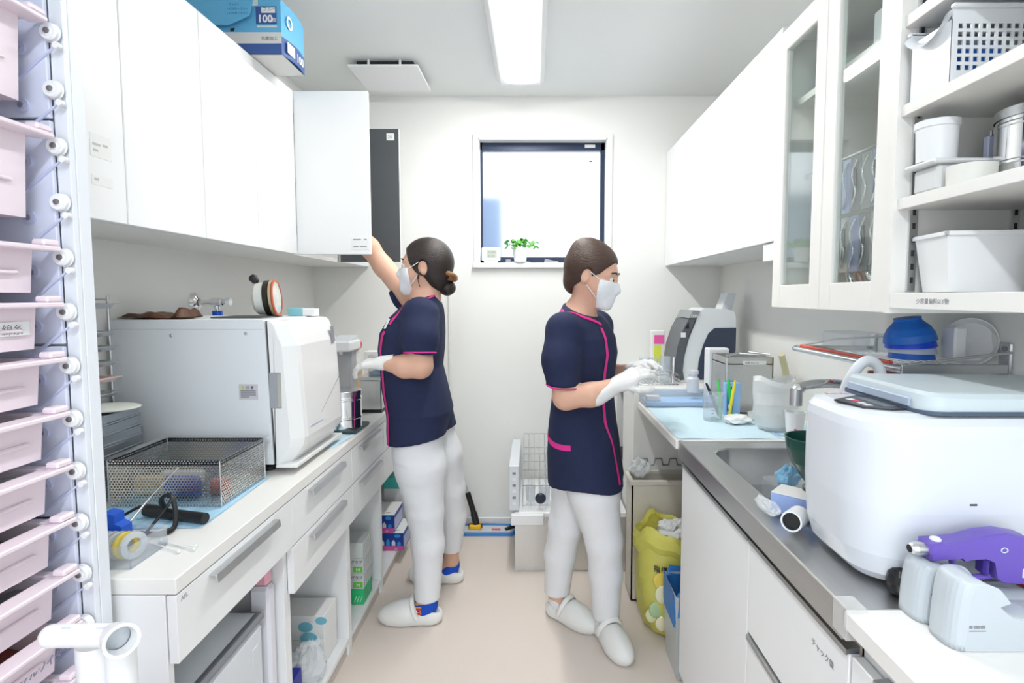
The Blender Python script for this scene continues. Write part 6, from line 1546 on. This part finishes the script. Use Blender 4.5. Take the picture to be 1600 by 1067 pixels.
def hand(name, m, parent, wrist, fwd, palm_down, side, curl, extra=None, cuff=.05, s=1.0):
    """gloved hand: palm, four unequal bent fingers and a thumb leaving the side of the palm"""
    wv = Vector(wrist); f = Vector(fwd).normalized(); dn = Vector(palm_down); dn = (dn - f * dn.dot(f)).normalized(); sd = f.cross(dn).normalized() * side
    lo = wv - Vector((.14,) * 3); hi = wv + Vector((.14,) * 3) + f * .1; lo2 = [min(lo[i], hi[i], (wv + f * .2)[i] - .08) for i in range(3)]; hi2 = [max(hi[i], lo[i]) for i in range(3)]
    F = Field(lo2, hi2, .0031)
    P = lambda a, b, c: wv + f * a * s + sd * b * s + dn * c * s
    F.cone(P(-cuff, 0, 0), P(.012, 0, 0), .034 * s, .028 * s, .012)
    for b in (-.026, -.009, .009, .026): F.cone(P(.01, b * .6, 0), P(.082 - abs(b) * .35, b, 0), .0165 * s, .0125 * s, .014)
    F.cone(P(.02, .018, .008), P(.05, .03, .01), .016 * s, .014 * s, .012)
    ln = {.026: (.038, .022, .019), .009: (.044, .027, .021), -.009: (.040, .025, .020), -.026: (.031, .019, .018)}
    for b, L in ln.items():
        p = P(.08 - abs(b) * .3, b, 0); ang = 0.0
        for i, q in enumerate(L):
            ang += R(curl) * (1.0 if i else .8) * (1 + .25 * (b < 0))
            d = f * math.cos(ang) + dn * math.sin(ang) + sd * b * 1.3
            e = p + d.normalized() * q * s
            F.cone(p, e, (.0098 - i * .0008) * s, (.0092 - i * .0009) * s, .0035); p = e
    p = P(.028, .030, .010)
    for q, (df, ds, dd) in ((.038, (.62, .62, .35)), (.028, (.85, .2, .45)), (.022, (.9, -.05, .45))):
        e = p + (f * df + sd * ds + dn * dd).normalized() * q * s; F.cone(p, e, .0115 * s, .0098 * s, .004); p = e
    o, _ = F.mesh(name, m, parent, relax=1)
    return o

def clog_pair(parent, spots, sockm):
    """spots: (heel x, heel y, direction, sock top)"""
    for i, (hx, hy, dv, top, tilt) in enumerate(spots):
        d = Vector((dv[0], dv[1], 0)).normalized(); M = frame_of((hx, hy, 0), d)
        lo = [min(hx, hx + d.x * .28) - .09, min(hy, hy + d.y * .28) - .09, -.02]; hi = [max(hx, hx + d.x * .28) + .09, max(hy, hy + d.y * .28) + .09, .16]
        F = Field(lo, hi, .0038)
        F.ell(M, (.175, 0, .030), (.082, .051, .048), .03).ell(M, (.125, 0, .040), (.075, .047, .056), .03).ell(M, (.06, 0, .028), (.075, .042, .040), .025).ell(M, (.035, 0, .030), (.040, .038, .042), .02)
        F.ell(M, (.045, 0, .088), (.070, .033, .062), .008, cut=True)
        F.clip(lambda X, Y, Z: .002 - Z)
        sh, _ = F.mesh('clog', CLOG, parent, 1)
        st = [M @ Vector(p) for p in ((.082, -.047, .036), (.098, -.046, .068), (.108, -.026, .098), (.111, 0, .106), (.108, .026, .098), (.098, .046, .068), (.082, .047, .036))]
        MB().tube(st, .0055, 8, fine=5, flat=2.0).build('strap', CLOG, sh)
        for q in (-1, 1): MB().lathe([(.009, 0), (.009, .003), (0, .004)], M @ Vector((.084, q * .045, .040)), 14, M.to_3x3() @ Vector((0, q, 0))).build('rivet', CLOG, sh)
        F = Field(lo, [hi[0], hi[1], .32], .004)
        F.chain([M @ Vector((.15, 0, .035)), M @ Vector((.07, 0, .05)), M @ Vector((.048, 0, .075)), M @ Vector((.045 + tilt, 0, top))], [.028, .036, .038, .037], .02)
        F.clip(lambda X, Y, Z: np.maximum(.02 - Z, Z - top))
        so, bv = F.mesh('sock', sockm[i], parent, 1)
        if sockm[i] is SOCKB and i == 0:
            for q, (a0, z, w, nm, mm) in enumerate(((0, .074, .03, 'yellow_print', mat('sock_yellow', (.75, .58, .12), .9)), (.0, .058, .010, 'red_print_line', mat('sock_red', (.7, .05, .04), .9)), (.0, .083, .008, 'red_print_line', mat('sock_red', (.7, .05, .04), .9)))):
                side = M.to_3x3() @ Vector((0, 1, 0))
                if side.y > 0: side = -side
                pts = [M @ Vector((.045, 0, z)) + (M.to_3x3() @ Vector((math.cos(a), 0, 0)) + side * math.sin(a)) * .08 for a in [R(t_) for t_ in (10, 25, 40, 55, 68)]]
                ribbon(nm, pts, bv, w, mm, so, .0015 + .0008 * (q > 0))

def eyes(parent, M):
    for q in (-1, 1):
        e = MB().ball(M @ Vector((.082, q * .031, -.012)), .0115, n=14).build('eye', mat('eye_white', (.8, .8, .78), .2), parent)
        MB().ball(M @ Vector((.0905, q * .0312, -.012)), .0052, n=12).build('iris', mat('iris_dark', (.02, .012, .008), .15), e)
        MB().tube([M @ Vector(p) for p in ((.0955, q * .012, .012), (.0955, q * .03, .017), (.083, q * .047, .012))], .0028, 6, fine=4).build('eyebrow', HAIRD, parent)

# ---------------------------------------------------------------- woman reaching into the wall cabinet (faces the left worktop)
p1 = thing('person', 'woman in navy tunic with magenta trim and white trousers reaching into open cabinet', 'person', (-.46, 2.36, 0))
M1 = frame_of((-.48, 2.32, 0), (-1, 0, 0))
T1 = [(.70, .015, .112, .18), (.79, .008, .116, .185), (.885, .0, .135, .19), (.98, .0185, .1335, .175), (1.07, .032, .126, .165), (1.14, .0315, .1335, .172), (1.21, .025, .130, .176), (1.27, .007, .110, .165), (1.31, -.012, .088, .13), (1.345, -.02, .068, .085), (1.37, -.022, .058, .066)]
H1 = frame_of((-.447, 2.32, 1.492), (-1, .0, .03))
la = [(-.45, 2.185, 1.275), (-.440, 2.132, 1.09), (-.50, 2.135, 1.088), (-.588, 2.165, 1.098)]
ra = [(-.50, 2.455, 1.30), (-.675, 2.505, 1.49), (-.735, 2.503, 1.575), (-.815, 2.495, 1.685)]
F = Field((-.92, 2.04, 0), (-.27, 2.68, 1.63), .0052)
F.trunk(M1, [(z, c, a - .016, b - .016) for z, c, a, b in T1 if z > .72], .02)
F.cone((-.452, 2.32, 1.29), (-.437, 2.32, 1.43), .060, .052, .03)
head_field(F, H1)
F.chain(la, [.058, .046, .043, .026], .02); F.chain(ra, [.056, .043, .042, .026], .02)
LL = [(-.482, 2.245, .80), (-.468, 2.245, .66), (-.452, 2.245, .47), (-.442, 2.245, .33), (-.447, 2.243, .09)]
RL = [(-.455, 2.40, .80), (-.42, 2.43, .66), (-.388, 2.475, .49), (-.380, 2.52, .34), (-.395, 2.568, .12)]
F.chain(LL, [.088, .086, .060, .054, .036], .02); F.chain(RL, [.088, .082, .058, .05, .034], .02)
F.cone((-.447, 2.243, .09), (-.50, 2.243, .045), .034, .026, .02); F.cone((-.395, 2.568, .10), (-.46, 2.575, .045), .034, .026, .02)
F.mesh('body', SKIN, p1, 1)
eyes(p1, H1)
# tunic
F = Field((-.70, 2.04, .70), (-.28, 2.60, 1.44), .0048)
F.trunk(M1, T1, .02)
S = Field((-.70, 2.04, .70), (-.28, 2.60, 1.44), .0048)
S.chain([(-.45, 2.195, 1.285), (-.443, 2.150, 1.20), (-.441, 2.134, 1.10)], [.072, .066, .060], .035)
S.clip(lambda X, Y, Z: (1.140 - .14 * (X + .44)) - Z + 0 * Y); F.merge(S, .03)
S = Field((-.70, 2.04, .70), (-.28, 2.60, 1.44), .0048)
S.chain([(-.49, 2.45, 1.295), (-.56, 2.472, 1.36), (-.61, 2.487, 1.42)], [.072, .064, .056], .035)
ax2 = np.array([-.58, .10, .80]); ax2 /= np.linalg.norm(ax2)
S.clip(lambda X, Y, Z: (X + .598) * ax2[0] + (Y - 2.482) * ax2[1] + (Z - 1.402) * ax2[2]); F.merge(S, .03)
F.chain(LL[:2], [.112, .116], .03).chain(RL[:2], [.110, .110], .03)
F.clip(lambda X, Y, Z: (.757 + (X + .604) * .155) - Z + 0 * Y)
F.clip(lambda X, Y, Z: np.where((np.abs(Y - 2.32) < .125), Z - (1.374 + .37 * (X + .388)), -1.0))
tu, bv = F.mesh('tunic', NAVY, p1, 1)
ribbon('placket_trim', [(-.60, 2.17, 1.228), (-.63, 2.17, 1.175), (-.635, 2.17, 1.11), (-.635, 2.17, 1.035), (-.625, 2.17, .96), (-.61, 2.16, .87), (-.60, 2.16, .80), (-.60, 2.17, .770)], bv, .020, MAGENTA, tu)
ribbon('shoulder_trim', [(-.495, 2.20, 1.345), (-.53, 2.185, 1.30), (-.57, 2.175, 1.25)], bv, .017, MAGENTA, tu)
ribbon('collar_trim', [(-.385, 2.28, 1.375), (-.40, 2.245, 1.37), (-.45, 2.225, 1.352), (-.50, 2.235, 1.338), (-.54, 2.26, 1.32), (-.555, 2.30, 1.31)], bv, .007, MAGENTA, tu, .003)
ring_trim('cuff_trim', (-.4415, 2.137, 1.142), (0, .1, 1), .0615, MAGENTA, tu)
l, n, _, _ = bv.find_nearest(Vector((-.60, 2.18, 1.262)))
q = MB(); q.M = frame_of(l + n * .004, n); q.box(-.002, -.009, -.022, .002, .009, .022, .002); q.build('name_tag', PLW, tu)
# trousers
F = Field((-.64, 2.10, .07), (-.28, 2.66, .86), .0048)
F.trunk(M1, [(.70, .012, .100, .166), (.79, .004, .106, .170), (.845, .0, .112, .170)], .02)
F.chain(LL[:4] + [(-.447, 2.243, .10)], [.098, .103, .075, .066, .052], .02); F.chain(RL[:4] + [(-.395, 2.566, .145)], [.096, .096, .072, .062, .047], .02)
F.clip(lambda X, Y, Z: np.where(Y < 2.33, .102 - Z, .160 - Z))
tr_, bvt = F.mesh('trousers', TROUS, p1, 1)
for zq, y0_ in ((.60, 2.12), (.665, 2.12), (.50, 2.14), (.455, 2.15)):
    ribbon('crease', [(-.58, y0_, zq - .004), (-.50, y0_, zq), (-.42, y0_, zq + .004), (-.36, y0_, zq + .014)], bvt, .004, TROUS, tr_, .0022)
hand('glove', GLOVE, p1, la[-1], (-1, .22, -.05), (.0, .25, -1), -1, 24)
hand('glove', GLOVE, p1, ra[-1], (-.6, -.05, .8), (-.75, .0, -.6), 1, 18, cuff=.02)
clog_pair(p1, [(-.398, 2.243, (-1, .0), .098, 0), (-.352, 2.575, (-1, .05), .16, 0)], [SOCKB, SOCKB])
# hair
F = Field((-.62, 2.2, 1.33), (-.30, 2.44, 1.63), .004)
F.ell(H1, (-.008, 0, .006), (.107, .086, .104), .02).ell(H1, (-.05, 0, -.065), (.05, .062, .05), .03)
zb = np.array([-.12, -.085, -.055, -.04, .0, .06, .105]); xb = np.array([-.045, -.02, .0, .03, .058, .078, .095])
F.clip(lambda X, Y, Z: (-(X + .447)) - np.interp(Z - 1.492, zb, xb) + 0 * Y)
for q in (-1, 1): F.ell(H1, (.004, q * .088, -.022), (.026, .022, .036), .004, cut=True)
hr, _ = F.mesh('hair', HAIRD, p1, 1)
MB().ball((-.362, 2.32, 1.393), .036, .036, .033, 18, 12).build('hair_bun', HAIRD, hr)
for q in range(5):
    a = q * 1.25; MB().tube([(-.358 + .020 * math.cos(a + t_) + .006 * t_, 2.315 + .034 * math.sin(a + t_), 1.427 + .014 * math.sin(a * 2 + t_) + .004 * q) for t_ in (0, .7, 1.4, 2.1)], .0125, 7, fine=4).build('hair_coil', HAIRG if q != 2 else HAIRD, hr)
MB().tube([(-.462, 2.243, 1.45), (-.466, 2.238, 1.425), (-.460, 2.245, 1.395)], [.004] * 5 + [.0015] * 6, 6, fine=5).build('loose_strand', HAIRD, hr)
# mask
F = Field((-.64, 2.2, 1.34), (-.44, 2.44, 1.52), .0035)
head_field(F, H1, .006)
F.clip(lambda X, Y, Z: np.maximum(np.maximum(X + .503 + .18 * (Z - 1.42) + 0 * Y, Z - 1.474), 1.362 - Z))
mk, _ = F.mesh('face_mask', MASKM, p1, 1)
for sg in (-1, 1):
    y = 2.32 + sg * .066
    MB().tube([(-.508, y, 1.470), (-.49, y + sg * .012, 1.478), (-.462, y + sg * .020, 1.494)], .0016, 6, fine=4).build('ear_loop', PLW, mk)
    MB().tube([(-.508, y, 1.405), (-.49, y + sg * .010, 1.412), (-.470, y + sg * .018, 1.438)], .0016, 6, fine=4).build('ear_loop', PLW, mk)

# ---------------------------------------------------------------- woman turning to the right worktop
p2 = thing('person', 'woman with tied brown hair in navy tunic turning towards the right worktop', 'person', (.2, 2.15, 0))
fw = Vector((math.cos(R(-30)), math.sin(R(-30)), 0)); lf = Vector((-fw.y, fw.x, 0)); B2 = Vector((.195, 2.15, 0))
M2 = frame_of(B2, fw)
def L2(a, b, z): return tuple(B2 + fw * a + lf * b + Vector((0, 0, z)))
T2 = [(.58, .015, .140, .178), (.66, .01, .136, .176), (.76, .0, .128, .174), (.87, -.005, .118, .166), (.97, -.005, .108, .150), (1.07, .0, .108, .150), (1.14, .004, .113, .155), (1.20, .0, .106, .158), (1.25, -.012, .090, .15), (1.285, -.022, .072, .115), (1.315, -.028, .058, .078), (1.335, -.03, .05, .06)]
H2 = frame_of((.222, 2.125, 1.452), (.90, -.34, -.26))
ra2 = [L2(-.015, -.150, 1.235), (.112, 1.965, 1.0), (.20, 1.945, 1.012), (.292, 1.945, 1.048)]
la2 = [L2(-.015, .150, 1.235), (.275, 2.335, 1.01), (.33, 2.27, 1.035), (.385, 2.185, 1.068)]
RL2 = [(.19, 2.075, .78), (.225, 2.075, .62), (.268, 2.085, .42), (.280, 2.11, .28), (.285, 2.135, .085)]
LL2 = [(.215, 2.215, .78), (.175, 2.225, .62), (.130, 2.235, .42), (.108, 2.262, .28), (.095, 2.285, .095)]
F = Field((-.02, 1.86, 0), (.56, 2.46, 1.60), .0052)
F.trunk(M2, [(z, c, a - .016, b - .016) for z, c, a, b in T2 if z > .7], .02)
F.cone(L2(-.025, 0, 1.26), (.205, 2.13, 1.40), .058, .050, .03)
head_field(F, H2)
F.chain(ra2, [.056, .044, .041, .026], .02); F.chain(la2, [.056, .044, .041, .026], .02)
F.chain(RL2, [.088, .082, .057, .05, .034], .02); F.chain(LL2, [.088, .082, .057, .05, .034], .02)
F.cone(RL2[-1], (.305, 2.08, .045), .034, .026, .02); F.cone(LL2[-1], (.135, 2.245, .045), .034, .026, .02)
F.mesh('body', SKIN, p2, 1)
eyes(p2, H2)
F = Field((-.02, 1.86, .56), (.44, 2.46, 1.40), .0048)
F.trunk(M2, T2, .02)
for ch_ in ([ra2[0], (.095, 1.99, 1.13), (.108, 1.97, 1.0)], [la2[0], (.262, 2.325, 1.12), (.275, 2.335, 1.0)]):
    S = Field((-.02, 1.86, .56), (.44, 2.46, 1.40), .0048)
    S.chain(ch_, [.068, .063, .060], .035); S.clip(lambda X, Y, Z: 1.040 - Z + 0 * X + 0 * Y); F.merge(S, .03)
F.chain(RL2[:2], [.112, .114], .03).chain(LL2[:2], [.112, .114], .03)
F.clip(lambda X, Y, Z: .632 + .05 * (X - .05) + .012 * np.sin(18 * X + 9 * Y) - Z)
nk = np.array([fw.x, fw.y])
F.clip(lambda X, Y, Z: np.where(((X - B2.x) * lf.x + (Y - B2.y) * lf.y) ** 2 < .115 ** 2, Z - (1.30 - .42 * ((X - B2.x) * nk[0] + (Y - B2.y) * nk[1])), -1.0))
tu, bv = F.mesh('tunic', NAVY, p2, 1)
ribbon('collar_trim', [L2(-.07, -.10, 1.325), L2(-.03, -.115, 1.305), L2(.02, -.10, 1.285), L2(.06, -.06, 1.272), L2(.09, -.02, 1.262)], bv, .014, MAGENTA, tu, .003)
ribbon('placket_trim', [L2(.10, -.035, 1.25), L2(.12, -.045, 1.20), L2(.13, -.05, 1.14), L2(.13, -.055, 1.05), L2(.13, -.055, .95), L2(.15, -.055, .80), L2(.16, -.055, .66)], bv, .017, MAGENTA, tu)
ribbon('pocket_trim', [L2(-.14, -.10, .845), L2(-.10, -.15, .825), L2(-.05, -.18, .812), L2(.0, -.18, .808), L2(.03, -.17, .808)], bv, .02, MAGENTA, tu)
ring_trim('cuff_trim', (.1055, 1.974, 1.042), (.05, -.1, 1), .0625, MAGENTA, tu); ring_trim('cuff_trim', (.271, 2.3315, 1.042), (.08, .06, 1), .0625, MAGENTA, tu)
F = Field((.0, 1.94, .06), (.42, 2.42, .84), .0048)
F.trunk(M2, [(.66, .0, .112, .158), (.76, .0, .116, .16), (.82, .0, .112, .158)], .02)
F.chain(RL2[:4] + [(.285, 2.132, .10)], [.098, .098, .070, .064, .054], .02); F.chain(LL2[:4] + [(.096, 2.283, .105)], [.098, .098, .070, .064, .054], .02)
F.clip(lambda X, Y, Z: np.where(X > .19, .085 - Z, .105 - Z))
F.mesh('trousers', TROUS, p2, 1)
hand('glove', GLOVE, p2, ra2[-1], (.80, .10, .45), (.35, .5, -.75), -1, 22, cuff=.085)
hand('glove', GLOVE, p2, la2[-1], (.25, -.85, .40), (.4, -.3, -.8), 1, 22, cuff=.085)
WSOCK = mat('white_sock', (.78, .79, .80), .9)
clog_pair(p2, [(.268, 2.185, (.30, -.95), .095, 0), (.066, 2.318, (.74, -.67), .115, 0)], [WSOCK, WSOCK])
F = Field((.06, 1.98, 1.30), (.40, 2.28, 1.62), .004)
F.ell(H2, (-.012, 0, .014), (.106, .086, .102), .02).ell(H2, (-.045, 0, .075), (.055, .05, .042), .03).ell(H2, (-.055, 0, -.06), (.045, .058, .045), .03)
iv = H2.inverted(); Rm = np.array(iv.to_3x3()); tv = np.array(iv.translation)
zb2 = np.array([-.11, -.07, -.03, .0, .05, .11]); xb2 = np.array([-.06, -.045, .0, .045, .078, .10])
def hclip(X, Y, Z):
    lx = Rm[0][0] * X + Rm[0][1] * Y + Rm[0][2] * Z + tv[0]; lz = Rm[2][0] * X + Rm[2][1] * Y + Rm[2][2] * Z + tv[2]
    return lx - np.interp(lz, zb2, xb2)
F.clip(hclip)
for q in (-1, 1): F.ell(H2, (.004, q * .088, -.022), (.024, .022, .034), .004, cut=True)
hr, _ = F.mesh('hair', HAIRB, p2, 1)
F = Field((.16, 1.98, 1.28), (.40, 2.26, 1.50), .0035)
head_field(F, H2, .006)
def mclip(X, Y, Z):
    lx = Rm[0][0] * X + Rm[0][1] * Y + Rm[0][2] * Z + tv[0]; lz = Rm[2][0] * X + Rm[2][1] * Y + Rm[2][2] * Z + tv[2]
    return np.maximum(np.maximum(.052 - lx, lz + .018), -.128 - lz)
F.clip(mclip)
mk, _ = F.mesh('face_mask', MASKM, p2, 1)
for sg in (-1, 1):
    for z0_, z1_ in ((-.024, .0), (-.09, -.05)):
        MB().tube([H2 @ Vector(p) for p in ((.056, sg * .060, z0_), (.035, sg * .075, (z0_ + z1_) / 2), (.012, sg * .084, z1_))], .0016, 6, fine=4).build('ear_loop', PLW, mk)

for o in bpy.data.objects:
    if '_w' in o: del o['_w']
